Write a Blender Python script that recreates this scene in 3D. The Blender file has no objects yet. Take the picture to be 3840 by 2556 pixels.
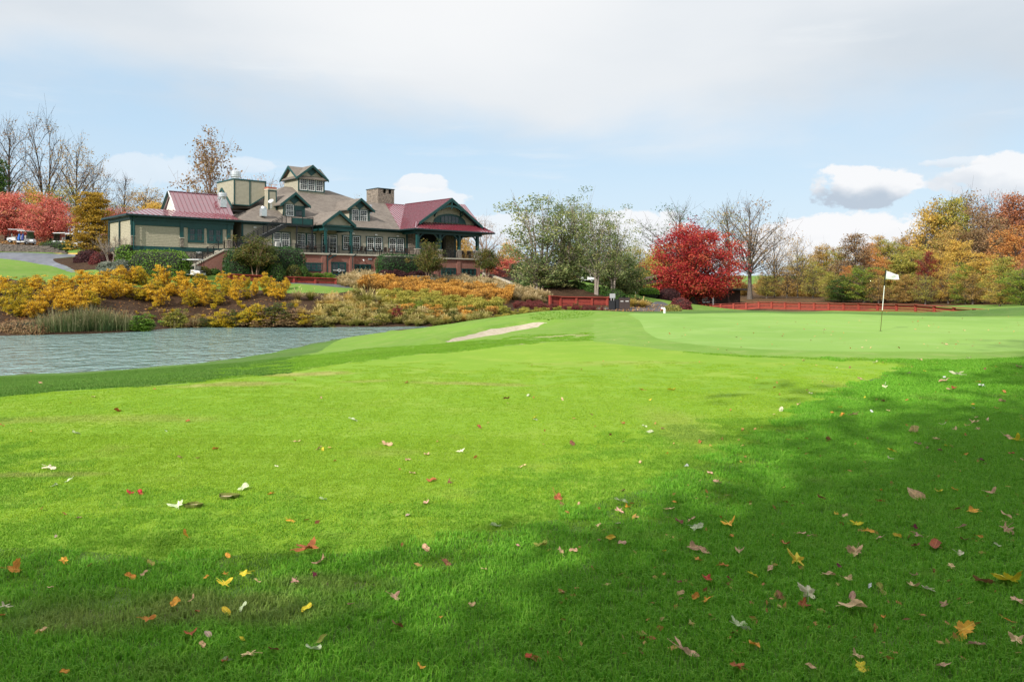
import bpy, bmesh, math, random
import numpy as np
from mathutils import Vector, Matrix
random.seed(7); RNG = np.random.default_rng(11)
SC = bpy.context.scene; COL = SC.collection
R = math.radians

# ------------------------------------------------------------------ camera, sky, sun, exposure
EYE = 1.6; FPX = 2987.0; CX0, CY0 = 1920.0, 1072.0        # photo pixels (3840 wide): focal length and horizon point
cam = bpy.data.cameras.new('camera'); camo = bpy.data.objects.new('camera', cam); COL.objects.link(camo)
cam.sensor_width = 36; cam.lens = 28.0; cam.clip_start = 0.1; cam.clip_end = 6000
camo.location = (0, 0, EYE); camo.rotation_euler = (R(90), 0, 0)
cam.shift_y = -(1278 - CY0) / 3840
SC.camera = camo
SUN_AZ, SUN_EL = 212.0, 33.0                                # clockwise from +Y; elevation
SUN_STRENGTH = 3.7; SKY_STRENGTH = 0.12; EXPOSURE = 0.55
SC.view_settings.view_transform = 'Standard'; SC.view_settings.look = 'None'
SC.view_settings.exposure = EXPOSURE; SC.view_settings.gamma = 1
SC.view_settings.use_curve_mapping = False
sl = bpy.data.lights.new('sun', 'SUN'); sl.energy = SUN_STRENGTH; sl.angle = R(0.8); sl.color = (1, .95, .87)
so = bpy.data.objects.new('sun', sl); COL.objects.link(so)
sdir = Vector((math.sin(R(SUN_AZ)) * math.cos(R(SUN_EL)), math.cos(R(SUN_AZ)) * math.cos(R(SUN_EL)), math.sin(R(SUN_EL))))
so.rotation_euler = sdir.to_track_quat('Z', 'Y').to_euler()

class NT:                                                    # tiny node-tree helper
    def __init__(s, tree): s.t = tree; s.n = tree.nodes; s.l = tree.links
    def node(s, typ, **kw):
        n = s.n.new(typ)
        for k, v in kw.items(): setattr(n, k, v)
        return n
    def put(s, sock, v):
        if v is None: return
        if hasattr(v, 'is_linked') or isinstance(v, bpy.types.NodeSocket): s.l.new(v, sock)
        else:
            if isinstance(v, (tuple, list)) and len(v) == 3 and sock.type == 'RGBA': v = (*v, 1)
            sock.default_value = v
    def math(s, op, a, b=None, c=None, clamp=False):
        n = s.node('ShaderNodeMath', operation=op, use_clamp=clamp)
        s.put(n.inputs[0], a)
        if b is not None: s.put(n.inputs[1], b)
        if c is not None: s.put(n.inputs[2], c)
        return n.outputs[0]
    def mix(s, f, a, b, mode='MIX'):
        n = s.node('ShaderNodeMix', data_type='RGBA', blend_type=mode, clamp_factor=True)
        s.put(n.inputs[0], f); s.put(n.inputs[6], a); s.put(n.inputs[7], b)
        return n.outputs[2]
    def noise(s, vec, scale, detail=4, rough=.55, out=0, dist=0):
        n = s.node('ShaderNodeTexNoise'); s.put(n.inputs['Vector'], vec)
        n.inputs['Scale'].default_value = scale; n.inputs['Detail'].default_value = detail
        n.inputs['Roughness'].default_value = rough; n.inputs['Distortion'].default_value = dist
        return n.outputs[out]
    def ramp(s, f, lo, hi, smooth=True):
        n = s.node('ShaderNodeMapRange', interpolation_type='SMOOTHSTEP' if smooth else 'LINEAR')
        s.put(n.inputs[0], f); s.put(n.inputs[1], lo); s.put(n.inputs[2], hi)
        return n.outputs[0]
    def comb(s, x, y, z):
        n = s.node('ShaderNodeCombineXYZ'); s.put(n.inputs[0], x); s.put(n.inputs[1], y); s.put(n.inputs[2], z)
        return n.outputs[0]

def build_world():
    w = bpy.data.worlds.new('World'); SC.world = w; w.use_nodes = True
    t = NT(w.node_tree); t.n.clear()
    out = t.node('ShaderNodeOutputWorld'); bg = t.node('ShaderNodeBackground')
    bg.inputs[1].default_value = SKY_STRENGTH; t.l.new(bg.outputs[0], out.inputs[0])
    sky = t.node('ShaderNodeTexSky', sky_type='NISHITA', sun_disc=False)
    sky.sun_elevation = R(SUN_EL); sky.sun_rotation = R(SUN_AZ)
    sky.air_density = 1.0; sky.dust_density = 1.2; sky.ozone_density = 1.3
    tc = t.node('ShaderNodeTexCoord'); sep = t.node('ShaderNodeSeparateXYZ'); t.l.new(tc.outputs['Generated'], sep.inputs[0])
    x, y, z = sep.outputs
    az = t.math('ARCTAN2', x, y); el = t.math('ARCSINE', z)
    # the blue between the clouds: the physical sky, paled by thin high haze
    k = 1.0 / SKY_STRENGTH / 2 ** EXPOSURE
    c = lambda r, g, b: (r * k, g * k, b * k)
    blue = t.mix(0.88, sky.outputs[0], c(.52, .73, .93))
    near_h = t.ramp(el, 0.24, 0.0)
    base = t.mix(t.math('MULTIPLY', near_h, .8), blue, c(.78, .90, .98))
    vec = t.comb(az, t.math('MULTIPLY', el, 2.6), 0)
    n1 = t.noise(vec, 2.3, 7, .52, dist=.3); n2 = t.noise(t.comb(az, t.math('MULTIPLY', el, 3.5), 3.1), 5.0, 8, .55)
    # the high grey deck: everything above a ragged edge that sinks towards the right
    edge = t.math('ADD', t.math('MULTIPLY', t.math('COSINE', t.math('ADD', az, 1.15)), .05), .155)
    ragged = t.math('ADD', el, t.math('MULTIPLY', t.math('SUBTRACT', n1, .5), .24))
    deck = t.ramp(t.math('SUBTRACT', ragged, edge), -.035, .075)
    n3 = t.noise(t.comb(t.math('MULTIPLY', az, .8), t.math('MULTIPLY', el, 2.2), 7), 2.2, 6, .5)
    deckcol = t.mix(t.ramp(n3, .30, .70), c(.64, .71, .78), c(.84, .87, .90))
    deckcol = t.mix(t.ramp(el, .36, .95), deckcol, c(1.28, 1.30, 1.32))
    brk = t.math('POWER', t.math('ADD', t.math('POWER', t.math('DIVIDE', t.math('SUBTRACT', az, -.10), .33), 2), t.math('POWER', t.math('DIVIDE', t.math('SUBTRACT', el, .38), .16), 2)), 1)
    deckcol = t.mix(t.math('MULTIPLY', t.ramp(brk, 1.2, 0), .85), deckcol, c(.97, .97, .97))
    col = t.mix(t.math('MULTIPLY', deck, .96), base, deckcol)
    # thin wisps below the deck
    wisp = t.ramp(t.noise(t.comb(az, t.math('MULTIPLY', el, 7), 1.7), 3.2, 7, .6), .55, .78)
    col = t.mix(t.math('MULTIPLY', wisp, .55), col, c(.90, .93, .95))
    # cumulus low over the horizon all the way round: heaped tops, flat greyer bases
    def heap(az0, el0, w_, h_, soft=.35, grey=.5, base_el=None, strength=1.0):
        nonlocal col
        dx = t.math('DIVIDE', t.math('SUBTRACT', az, az0), w_); dy = t.math('DIVIDE', t.math('SUBTRACT', el, el0), h_)
        r2 = t.math('ADD', t.math('MULTIPLY', dx, dx), t.math('MULTIPLY', dy, dy))
        rr = t.math('ADD', r2, t.math('MULTIPLY', t.math('SUBTRACT', lump, .5), 3.2))
        m = t.math('MULTIPLY', t.ramp(rr, 1.0, 1.0 - soft), strength)
        sh = t.ramp(t.math('ADD', t.math('SUBTRACT', dy, t.math('MULTIPLY', dx, -.35)), t.math('MULTIPLY', t.math('SUBTRACT', lump2, .5), 2.2)), .35, -.75)
        cc = t.mix(t.math('MULTIPLY', sh, grey), c(.96, .965, .98), c(.52, .60, .70))
        col = t.mix(m, col, cc)
    lump = t.noise(t.comb(az, t.math('MULTIPLY', el, 1.5), .4), 19, 9, .62)
    lump2 = t.noise(t.comb(az, t.math('MULTIPLY', el, 1.7), 5.4), 22, 5, .5)
    px = lambda sx: math.atan((sx - CX0) / FPX)
    pe = lambda sx, sy: math.asin((CY0 - sy) / math.sqrt(FPX ** 2 + (sx - CX0) ** 2 + (CY0 - sy) ** 2))
    for sx, sy, w_, h_, g, s_ in [(3230, 700, 195, 78, 1.0, .95), (3150, 880, 330, 80, .15, 1), (3760, 670, 210, 75, .5, .9),
                                  (3560, 610, 110, 22, .5, .5), (2380, 860, 260, 80, .1, .9), (1580, 690, 110, 38, .2, .8),
                                  (1560, 740, 190, 45, .15, .7), (2000, 860, 300, 60, .1, .6), (560, 640, 150, 60, .2, .4),
                                  (880, 620, 130, 36, .3, .35), (2940, 950, 420, 55, .05, .9)]:
        heap(px(sx), pe(sx, sy), w_ / FPX, h_ / FPX, grey=g, strength=s_)
    back = t.math('ABSOLUTE', az)
    far = t.ramp(t.math('SUBTRACT', t.math('ADD', t.noise(t.comb(az, t.math('MULTIPLY', el, 2), 9), 6, 6, .55), t.math('MULTIPLY', el, -1.6)), .5), -.02, .06)
    col = t.mix(t.math('MULTIPLY', far, t.ramp(back, .60, .9)), col, c(.98, .99, 1.0))
    ground = t.ramp(el, -.002, -.02)
    col = t.mix(ground, col, c(.10, .14, .06))
    t.l.new(col, bg.inputs[0])
build_world()

# ------------------------------------------------------------------ materials
MATS = {}
def new_mat(name):
    m = bpy.data.materials.new(name); m.use_nodes = True; t = NT(m.node_tree); t.n.clear()
    out = t.node('ShaderNodeOutputMaterial'); b = t.node('ShaderNodeBsdfPrincipled'); t.l.new(b.outputs[0], out.inputs[0])
    return m, t, b, out
def mat(name, col, rough=.6, metal=0, noise=.15, scale=6, bump=0, bscale=30, spec=.4, coord='Object', stretch=None):
    if name in MATS: return MATS[name]
    m, t, b, out = new_mat(name)
    tc = t.node('ShaderNodeTexCoord').outputs[coord]
    if stretch:
        mp = t.node('ShaderNodeMapping'); t.l.new(tc, mp.inputs[0]); mp.inputs['Scale'].default_value = stretch; tc = mp.outputs[0]
    n = t.noise(tc, scale, 6, .6)
    lo = tuple(c * (1 - noise) for c in col); hi = tuple(min(1, c * (1 + noise)) for c in col)
    t.put(b.inputs['Base Color'], t.mix(t.ramp(n, .3, .7), lo, hi))
    b.inputs['Roughness'].default_value = rough; b.inputs['Metallic'].default_value = metal
    b.inputs['Specular IOR Level'].default_value = spec
    if bump:
        bn = t.node('ShaderNodeBump'); bn.inputs['Strength'].default_value = bump; bn.inputs['Distance'].default_value = .02
        t.put(bn.inputs['Height'], t.noise(tc, bscale, 5, .6)); t.l.new(bn.outputs[0], b.inputs['Normal'])
    MATS[name] = m; return m

def leaf_mat(name, cols, trans=.35, rough=.5, spread=1.0):
    """foliage: each leaf picks a colour by its own and its clump's random number"""
    if name in MATS: return MATS[name]
    m, t, b, out = new_mat(name)
    a = t.node('ShaderNodeAttribute', attribute_name='rnd').outputs['Fac']
    c = t.node('ShaderNodeAttribute', attribute_name='clump').outputs['Fac']
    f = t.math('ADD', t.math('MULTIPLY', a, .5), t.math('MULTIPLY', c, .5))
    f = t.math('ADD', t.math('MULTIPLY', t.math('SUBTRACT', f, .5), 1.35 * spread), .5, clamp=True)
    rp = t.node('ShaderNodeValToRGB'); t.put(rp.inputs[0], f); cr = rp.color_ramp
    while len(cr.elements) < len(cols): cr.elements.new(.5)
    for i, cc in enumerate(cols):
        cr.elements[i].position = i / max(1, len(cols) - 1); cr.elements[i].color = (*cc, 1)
    t.put(b.inputs['Base Color'], rp.outputs[0]); b.inputs['Roughness'].default_value = rough
    b.inputs['Specular IOR Level'].default_value = .15
    tr = t.node('ShaderNodeBsdfTranslucent'); t.l.new(t.mix(.0, rp.outputs[0], rp.outputs[0]), tr.inputs[0])
    mx = t.node('ShaderNodeMixShader'); mx.inputs[0].default_value = trans
    t.l.new(b.outputs[0], mx.inputs[1]); t.l.new(tr.outputs[0], mx.inputs[2]); t.l.new(mx.outputs[0], out.inputs[0])
    MATS[name] = m; return m

def ground_mat(name, a, b_, c=None, rough=.9, s1=.25, s2=2.5, s3=30, bump=.5, wear=None, bd=.03, grain=.35):
    """ground: broad, middle and fine tone variation plus fine relief"""
    if name in MATS: return MATS[name]
    m, t, b, out = new_mat(name)
    tc = t.node('ShaderNodeTexCoord').outputs['Object']
    n1 = t.noise(tc, s1, 5, .6, dist=.4); n2 = t.noise(tc, s2, 5, .65); n3 = t.noise(tc, s3, 4, .7)
    col = t.mix(t.ramp(n1, .32, .68), a, b_)
    if c: col = t.mix(t.ramp(n2, .45, .72), col, c)
    if wear:
        wv, wc, wp = wear                                     # worn, straw-coloured turf: patches with their own places
        for (X, Y, rx, ry, s_) in wp:
            mp = t.node('ShaderNodeMapping', vector_type='POINT'); t.l.new(tc, mp.inputs[0])
            mp.inputs['Location'].default_value = (-X / rx, -Y / ry, 0); mp.inputs['Scale'].default_value = (1 / rx, 1 / ry, 0)
            ln = t.node('ShaderNodeVectorMath', operation='LENGTH'); t.l.new(mp.outputs[0], ln.inputs[0])
            f = t.ramp(t.math('ADD', ln.outputs['Value'], t.math('MULTIPLY', t.math('SUBTRACT', t.noise(tc, wv, 6, .65), .5), 2.4)), 1.0, .25)
            col = t.mix(t.math('MULTIPLY', f, s_), col, wc)
    g = t.math('ADD', 1 - grain / 2, t.math('MULTIPLY', t.math('SUBTRACT', n3, .5), grain * 3))
    vm = t.node('ShaderNodeVectorMath', operation='SCALE'); t.l.new(col, vm.inputs[0]); t.l.new(g, vm.inputs['Scale'])
    t.l.new(vm.outputs[0], b.inputs['Base Color']); b.inputs['Roughness'].default_value = rough
    b.inputs['Specular IOR Level'].default_value = .15
    bn = t.node('ShaderNodeBump'); bn.inputs['Strength'].default_value = bump; bn.inputs['Distance'].default_value = bd
    t.put(bn.inputs['Height'], t.math('ADD', n3, t.math('MULTIPLY', n2, .5))); t.l.new(bn.outputs[0], b.inputs['Normal'])
    MATS[name] = m; return m

# ------------------------------------------------------------------ object helpers
def tag(o, label=None, cat=None, group=None, kind=None):
    if label: o['label'] = label
    if cat: o['category'] = cat
    if group: o['group'] = group
    if kind: o['kind'] = kind
    return o
def empty(name, loc, rz=0, label=None, cat=None, group=None):
    o = bpy.data.objects.new(name, None); o.empty_display_size = .3; COL.objects.link(o)
    o.location = loc; o.rotation_euler = (0, 0, rz); return tag(o, label, cat, group)
def add_obj(name, me, material=None, parent=None, loc=None, rz=0, scale=None, smooth=False):
    o = bpy.data.objects.new(name, me); COL.objects.link(o)
    if material is not None:
        if not me.materials: me.materials.append(material)
        elif me.materials[0] != material:
            o.material_slots[0].link = 'OBJECT'; o.material_slots[0].material = material
    if parent: o.parent = parent
    if loc is not None: o.location = loc
    if rz: o.rotation_euler = (0, 0, rz)
    if scale is not None: o.scale = scale if isinstance(scale, (tuple, list)) else (scale,) * 3
    return o
def raw_mesh(name, V, F, attrs=None, smooth=False, material=None):
    """fast mesh from numpy: V (n,3), F (m,k) all with k corners, or a list of such arrays"""
    me = bpy.data.meshes.new(name)
    Fs = F if isinstance(F, list) else [F]; Fs = [np.asarray(f, dtype=np.int32) for f in Fs if len(f)]
    V = np.asarray(V, dtype=np.float32)
    me.vertices.add(len(V)); me.vertices.foreach_set('co', V.ravel())
    loops = np.concatenate([f.ravel() for f in Fs]); tot = np.concatenate([np.full(len(f), f.shape[1]) for f in Fs]).astype(np.int32)
    st = np.concatenate([[0], np.cumsum(tot)[:-1]]).astype(np.int32)
    me.loops.add(len(loops)); me.loops.foreach_set('vertex_index', loops)
    me.polygons.add(len(tot)); me.polygons.foreach_set('loop_start', st); me.polygons.foreach_set('loop_total', tot)
    if smooth: me.polygons.foreach_set('use_smooth', np.ones(len(tot), dtype=bool))
    me.update(calc_edges=True)
    if attrs:
        for k, a in attrs.items():
            at = me.attributes.new(k, 'FLOAT', 'FACE'); at.data.foreach_set('value', np.asarray(a, dtype=np.float32))
    if material: me.materials.append(material)
    return me
class MB:
    """collects boxes, beams, prisms as one mesh"""
    def __init__(s): s.v = []; s.f = []
    def quad(s, a, b, c, d): i = len(s.v); s.v += [a, b, c, d]; s.f.append((i, i + 1, i + 2, i + 3)); return s
    def poly(s, pts): i = len(s.v); s.v += list(pts); s.f.append(tuple(range(i, i + len(pts)))); return s
    def box(s, x0, x1, y0, y1, z0, z1):
        i = len(s.v)
        s.v += [(x0, y0, z0), (x1, y0, z0), (x1, y1, z0), (x0, y1, z0), (x0, y0, z1), (x1, y0, z1), (x1, y1, z1), (x0, y1, z1)]
        s.f += [(i, i + 3, i + 2, i + 1), (i + 4, i + 5, i + 6, i + 7), (i, i + 1, i + 5, i + 4), (i + 1, i + 2, i + 6, i + 5), (i + 2, i + 3, i + 7, i + 6), (i + 3, i, i + 4, i + 7)]
        return s
    def prism(s, pts, off):
        """closed polygon pts extruded by vector off"""
        n = len(pts); i = len(s.v); o = Vector(off)
        s.v += [tuple(p) for p in pts] + [tuple(Vector(p) + o) for p in pts]
        s.f.append(tuple(range(i + n - 1, i - 1, -1))); s.f.append(tuple(range(i + n, i + 2 * n)))
        for k in range(n): j = (k + 1) % n; s.f.append((i + k, i + j, i + n + j, i + n + k))
        return s
    def beam(s, a, b, w, h=None, up=(0, 0, 1)):
        h = h or w; a = Vector(a); b = Vector(b); d = (b - a).normalized(); u = Vector(up)
        if abs(d.dot(u)) > .98: u = Vector((1, 0, 0))
        sx = d.cross(u).normalized(); sz = sx.cross(d)
        i = len(s.v)
        for p in (a, b):
            for q, r_ in ((-1, -1), (1, -1), (1, 1), (-1, 1)): s.v.append(tuple(p + sx * (q * w / 2) + sz * (r_ * h / 2)))
        s.f += [(i, i + 1, i + 2, i + 3), (i + 7, i + 6, i + 5, i + 4)]
        for k in range(4): j = (k + 1) % 4; s.f.append((i + k, i + 4 + k, i + 4 + j, i + j))
        return s
    def cyl(s, a, b, r0, r1=None, n=10, cap=True):
        r1 = r0 if r1 is None else r1; a = Vector(a); b = Vector(b); d = (b - a).normalized()
        u = Vector((0, 0, 1)) if abs(d.z) < .9 else Vector((1, 0, 0)); sx = d.cross(u).normalized(); sy = d.cross(sx)
        i = len(s.v)
        for p, r_ in ((a, r0), (b, r1)):
            for k in range(n): t_ = 2 * math.pi * k / n; s.v.append(tuple(p + sx * (math.cos(t_) * r_) + sy * (math.sin(t_) * r_)))
        for k in range(n): j = (k + 1) % n; s.f.append((i + k, i + j, i + n + j, i + n + k))
        if cap: s.f.append(tuple(range(i + n - 1, i - 1, -1))); s.f.append(tuple(range(i + n, i + 2 * n)))
        return s
    def mesh(s, name, material=None, smooth=False, bevel=0):
        me = bpy.data.meshes.new(name); me.from_pydata([tuple(v) for v in s.v], [], s.f)
        bm = bmesh.new(); bm.from_mesh(me); bmesh.ops.recalc_face_normals(bm, faces=bm.faces)
        if bevel: bmesh.ops.bevel(bm, geom=bm.edges, offset=bevel, segments=2, affect='EDGES')
        bm.to_mesh(me); bm.free()
        if smooth: me.polygons.foreach_set('use_smooth', [True] * len(me.polygons))
        if material: me.materials.append(material)
        return me
    def build(s, name, material, parent=None, loc=None, rz=0, **k):
        return add_obj(name, s.mesh(name, material, **k), None, parent, loc, rz)

def S(sx, sy, Z): return Vector(((sx - CX0) / FPX * Z, Z, EYE - (sy - CY0) / FPX * Z))

# ------------------------------------------------------------------ terrain heights from surveyed points (thin-plate surface)
P3 = []
BO = Vector((-28.12, 98.6, 0)); BD = Vector((.729, .6845, 0)); BN = Vector((-.6845, .729, 0)); BRZ = math.atan2(.6845, .729)   # clubhouse frame: u along the front, v inwards
def BW(u, v, z=0): return Vector((BO.x + BD.x * u + BN.x * v, BO.y + BD.y * u + BN.y * v, z))
def sp(*pts):
    for a in pts: v = S(*a); P3.append((v.x, v.y, v.z))
def xp(*pts): P3.extend(pts)
xp((0, -12, 0), (-14, -10, 0), (16, -10, .2), (0, 0, 0), (-4, 3, 0), (4, 3, 0), (10, 3, .1), (-4, 8, 0), (0, 8, 0), (5, 8, 0), (12, 8, .15), (0, 14, 0), (6, 14, 0), (14, 15, .1),
   (-2, 18, -.05), (4, 20, 0), (12, 22, .02), (20, 20, .2), (8, 30, .05), (14, 28, .02), (14, 38, .05), (24, 32, .1), (20, 42, .05), (-9, 5, 0), (-16, 4, -.1), (-30, 2, -.2), (30, 10, .5), (50, 10, .9), (60, 40, .9))
sp((0, 1490, 11.6), (800, 1430, 13.6), (1500, 1335, 18.4), (1950, 1290, 22.4), (2250, 1268, 25.5))
sp((0, 1407, 33), (400, 1388, 35), (800, 1355, 39), (1100, 1305, 47.4), (1300, 1265, 57), (1470, 1238, 66))          # near shore
xp((-48, 30, -2.15), (-80, 24, -2.15), (-24, 46, -3), (-20, 54, -3.1), (-12.5, 66, -2.6), (-45, 46, -3.1), (-70, 40, -3), (-32, 40, -2.9))
sp((0, 1455, 19), (600, 1405, 22.6), (1200, 1330, 27.8), (1500, 1290, 34), (1580, 1262, 42), (1650, 1232, 46))
sp((1657, 1282, 30.5), (1763, 1276, 31), (1882, 1255, 32), (2009, 1236, 34), (2065, 1213, 37), (1721, 1268, 33.2), (1797, 1250, 35.5), (1861, 1234, 37), (2001, 1213, 38.5))
sp((1620, 1225, 45), (1800, 1200, 46), (1950, 1183, 47), (2080, 1166, 48), (2200, 1163, 50), (2330, 1170, 50), (2500, 1176, 50), (2595, 1168, 51), (2750, 1163, 51), (2850, 1165, 51), (3050, 1172, 50),
   (3300, 1176, 47), (3500, 1184, 45), (3600, 1183, 44), (3700, 1174, 44), (3840, 1156, 45), (4100, 1135, 45))
sp((2080, 1170, 58), (1850, 1205, 60), (2330, 1178, 60), (2600, 1176, 62), (2900, 1174, 60), (3300, 1176, 58), (3650, 1176, 56))
sp((0, 1258, 59.4), (450, 1246, 63.5), (650, 1231, 70), (1000, 1228, 71), (1300, 1226, 71.8), (1600, 1224, 73), (1750, 1210, 72), (1900, 1200, 72))   # far shore
sp((0, 1150, 66), (400, 1150, 68), (700, 1150, 75), (1100, 1160, 76), (1400, 1165, 77))
sp((100, 1060, 75), (0, 1030, 79), (350, 1050, 77), (0, 967, 92), (330, 1013, 85), (600, 1050, 82), (800, 1065, 84), (1090, 1098, 84), (900, 1040, 90), (1090, 1060, 90), (1250, 1075, 89), (1000, 1062, 88),
   (0, 945, 103), (250, 950, 100), (100, 958, 97), (-300, 935, 103), (-300, 1000, 80), (-300, 1200, 60))
sp((480, 965, 88), (400, 985, 86), (560, 1035, 81.5), (700, 1038, 82))
sp((0, 915, 110), (200, 922, 112), (350, 935, 104), (450, 940, 108), (0, 900, 130), (300, 905, 130), (-400, 900, 130), (200, 880, 200), (500, 905, 140), (800, 930, 150))
xp((-24, 93.5, 5.2), (-17, 100, 5.6))
sp((1250, 1029, 98), (1500, 1033, 105), (1750, 1037, 110), (960, 1035, 92), (1150, 1032, 95))
sp((1350, 1090, 88), (1550, 1090, 90), (1800, 1090, 95), (1550, 1150, 80), (1800, 1150, 82), (1950, 1120, 92), (1900, 1060, 108), (2000, 1165, 84))
sp((2120, 1070, 100), (2015, 1081, 98), (2250, 1104, 97), (2330, 1110, 101), (2180, 1082, 99), (2050, 1110, 94), (2080, 1152, 91), (2285, 1150, 93), (2300, 1152, 91), (2500, 1172, 82), (2100, 1172, 78), (2450, 1140, 100), (2420, 1110, 112), (2600, 1150, 112),
   (2250, 1060, 125), (2050, 1040, 125), (2000, 1175, 76))
sp((2595, 1166, 113), (2850, 1166, 100), (3100, 1170, 90), (3400, 1176, 80), (3680, 1180, 72), (2700, 1140, 130), (3000, 1128, 130), (3400, 1122, 130), (3800, 1120, 120), (3840, 1160, 70), (4200, 1130, 90))
xp((0, 160, 3), (60, 170, -.5), (-60, 230, 16), (0, 260, 6), (80, 260, 3), (140, 160, 2), (-140, 160, 12), (-140, 60, 1), (140, 60, 2), (0, 400, 10), (-200, 400, 20), (200, 400, 8), (200, 200, 4), (-250, 200, 16), (0, -60, 0), (-100, -60, 0), (100, -60, 1))
for _u in range(-8, 30, 4):
    for _v, _z in ((-4, 2.92), (-6.5, 2.75), (4, 2.6), (12, 2.7)): P3.append(tuple(BW(_u, _v, _z)))
    if _u < 8: P3.append(tuple(BW(_u, -10, 2.1)))
for _u in (-18, -13): P3.append(tuple(BW(_u, -4.5, 3.4 if _u > -15 else 4.2))); P3.append(tuple(BW(_u, 3, 5.0)))
PA = np.array(P3); _xy = PA[:, :2]
def _k(r2): return np.where(r2 > 0, .5 * r2 * np.log(np.maximum(r2, 1e-9)), 0)
_n = len(PA); _D = ((_xy[:, None] - _xy[None]) ** 2).sum(-1)
_A = np.zeros((_n + 3, _n + 3)); _A[:_n, :_n] = _k(_D) + np.eye(_n) * 1.5; _A[:_n, _n] = 1; _A[:_n, _n + 1:] = _xy; _A[_n, :_n] = 1; _A[_n + 1:, :_n] = _xy.T
_W = np.linalg.solve(_A, np.concatenate([PA[:, 2], [0, 0, 0]]))
def tps(X, Y):
    X = np.asarray(X, float); out = np.empty(X.shape); xf = X.ravel(); yf = np.asarray(Y, float).ravel(); o = out.ravel()
    for i in range(0, len(xf), 20000):
        a = xf[i:i + 20000]; b = yf[i:i + 20000]
        r2 = (a[:, None] - _xy[:, 0]) ** 2 + (b[:, None] - _xy[:, 1]) ** 2
        o[i:i + 20000] = _k(r2) @ _W[:_n] + _W[_n] + _W[_n + 1] * a + _W[_n + 2] * b
    return o.reshape(X.shape)
def axis(segs):
    a = [segs[0][0]]
    for s, e, d in segs:
        n = max(1, round((e - s) / d)); a += list(np.linspace(s, e, n + 1)[1:])
    return np.array(a)
GX = axis([(-3000, -600, 300), (-600, -150, 30), (-150, -60, 3), (-60, -14, .8), (-14, 24, .5), (24, 70, .9), (70, 160, 4), (160, 600, 40), (600, 3000, 300)])
GY = axis([(-600, -60, 60), (-60, -6, 4), (-6, 1, .8), (1, 60, .5), (60, 128, .7), (128, 200, 4), (200, 500, 20), (500, 4000, 350)])
_gx, _gy = np.meshgrid(GX, GY)
_fd = np.clip((np.hypot(np.clip(np.abs(_gx) - 150, 0, None), np.clip(np.abs(_gy - 120) - 180, 0, None))) / 200, 0, 1)
GZ = tps(np.clip(_gx, -240, 240), np.clip(_gy, -60, 390))
GZ = GZ * (1 - _fd) + 6 * _fd
# gentle small undulation so the turf never looks ironed
def und(x, y): return .02 * np.sin(x * .9 + np.sin(y * .5)) * np.sin(y * .63 + 1.3) + .012 * np.sin(x * 2.1 + y * 1.3)
GZ = GZ + und(_gx, _gy) * np.clip((_gy - 2) / 10, 0, 1)
# level ground at the foot of the clubhouse, and the step held up by the timber planter
_lu = (_gx - BO.x) * BD.x + (_gy - BO.y) * BD.y; _lv = (_gx - BO.x) * BN.x + (_gy - BO.y) * BN.y
_cap = 2.95 - np.clip(-6.5 - _lv, 0, 30) * .25 + np.clip(-8.5 - _lu, 0, 30) * .45
_m = (_lv > -22) & (_lv < 24) & (_lu > -25) & (_lu < 33)
GZ = np.where(_m, np.minimum(GZ, _cap), GZ)
_p0 = S(1018, 1056, 88.5); _p1 = S(1258, 1064, 93); _d = (_p1 - _p0).xy; _L = _d.length; _d = _d / _L
_t = ((_gx - _p0.x) * _d.x + (_gy - _p0.y) * _d.y) / _L; _s = -(_gx - _p0.x) * _d.y + (_gy - _p0.y) * _d.x
_zl = _p0.z + (_p1.z - _p0.z) * np.clip(_t, -1, 1)
GZ = np.where((_t > -.75) & (_t < 1.05) & (_s > .6) & (_s < 5), np.clip(GZ, _zl + .5, _zl + .8 + .03 * _s), GZ)
GZ = np.where((_t > -.75) & (_t < 1.2) & (_s <= .6) & (_s > -5), np.minimum(GZ, _zl - .03 + np.minimum(_s, 0) * .05), GZ)
def poly_sd(px, py, poly):
    """signed distance to a closed polygon, positive inside"""
    P = np.asarray(poly, float); Q = np.roll(P, -1, 0); d = np.full(px.shape, 1e18); ins = np.zeros(px.shape, bool)
    for (x0, y0), (x1, y1) in zip(P, Q):
        ex, ey = x1 - x0, y1 - y0; L = ex * ex + ey * ey + 1e-12
        t = np.clip(((px - x0) * ex + (py - y0) * ey) / L, 0, 1)
        d = np.minimum(d, (px - x0 - t * ex) ** 2 + (py - y0 - t * ey) ** 2)
        c = ((y0 > py) != (y1 > py)) & (px < (x1 - x0) * (py - y0) / (y1 - y0 + 1e-15) + x0); ins ^= c
    d = np.sqrt(d); return np.where(ins, d, -d)
def hgt(x, y):
    x = np.asarray(x, float); y = np.asarray(y, float)
    i = np.clip(np.searchsorted(GX, x) - 1, 0, len(GX) - 2); j = np.clip(np.searchsorted(GY, y) - 1, 0, len(GY) - 2)
    u = np.clip((x - GX[i]) / (GX[i + 1] - GX[i]), 0, 1); v = np.clip((y - GY[j]) / (GY[j + 1] - GY[j]), 0, 1)
    return (GZ[j, i] * (1 - u) + GZ[j, i + 1] * u) * (1 - v) + (GZ[j + 1, i] * (1 - u) + GZ[j + 1, i + 1] * u) * v
_T = np.concatenate([np.arange(2.2, 30, .05), np.arange(30, 200, .12)])
def G(sx, sy, zmin=0, water=False):
    """where the sight line through photo pixel (sx, sy) meets the ground, at least zmin metres deep"""
    a = (sx - CX0) / FPX; b = (sy - CY0) / FPX; T = _T[_T >= zmin]
    h = hgt(a * T, T)
    if water: h = np.maximum(h, -2.1)
    hit = np.nonzero(EYE - b * T <= h)[0]; Z = T[hit[0]] if len(hit) else T[-1]
    return Vector((a * Z, Z, float(hgt(a * Z, Z))))
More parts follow.
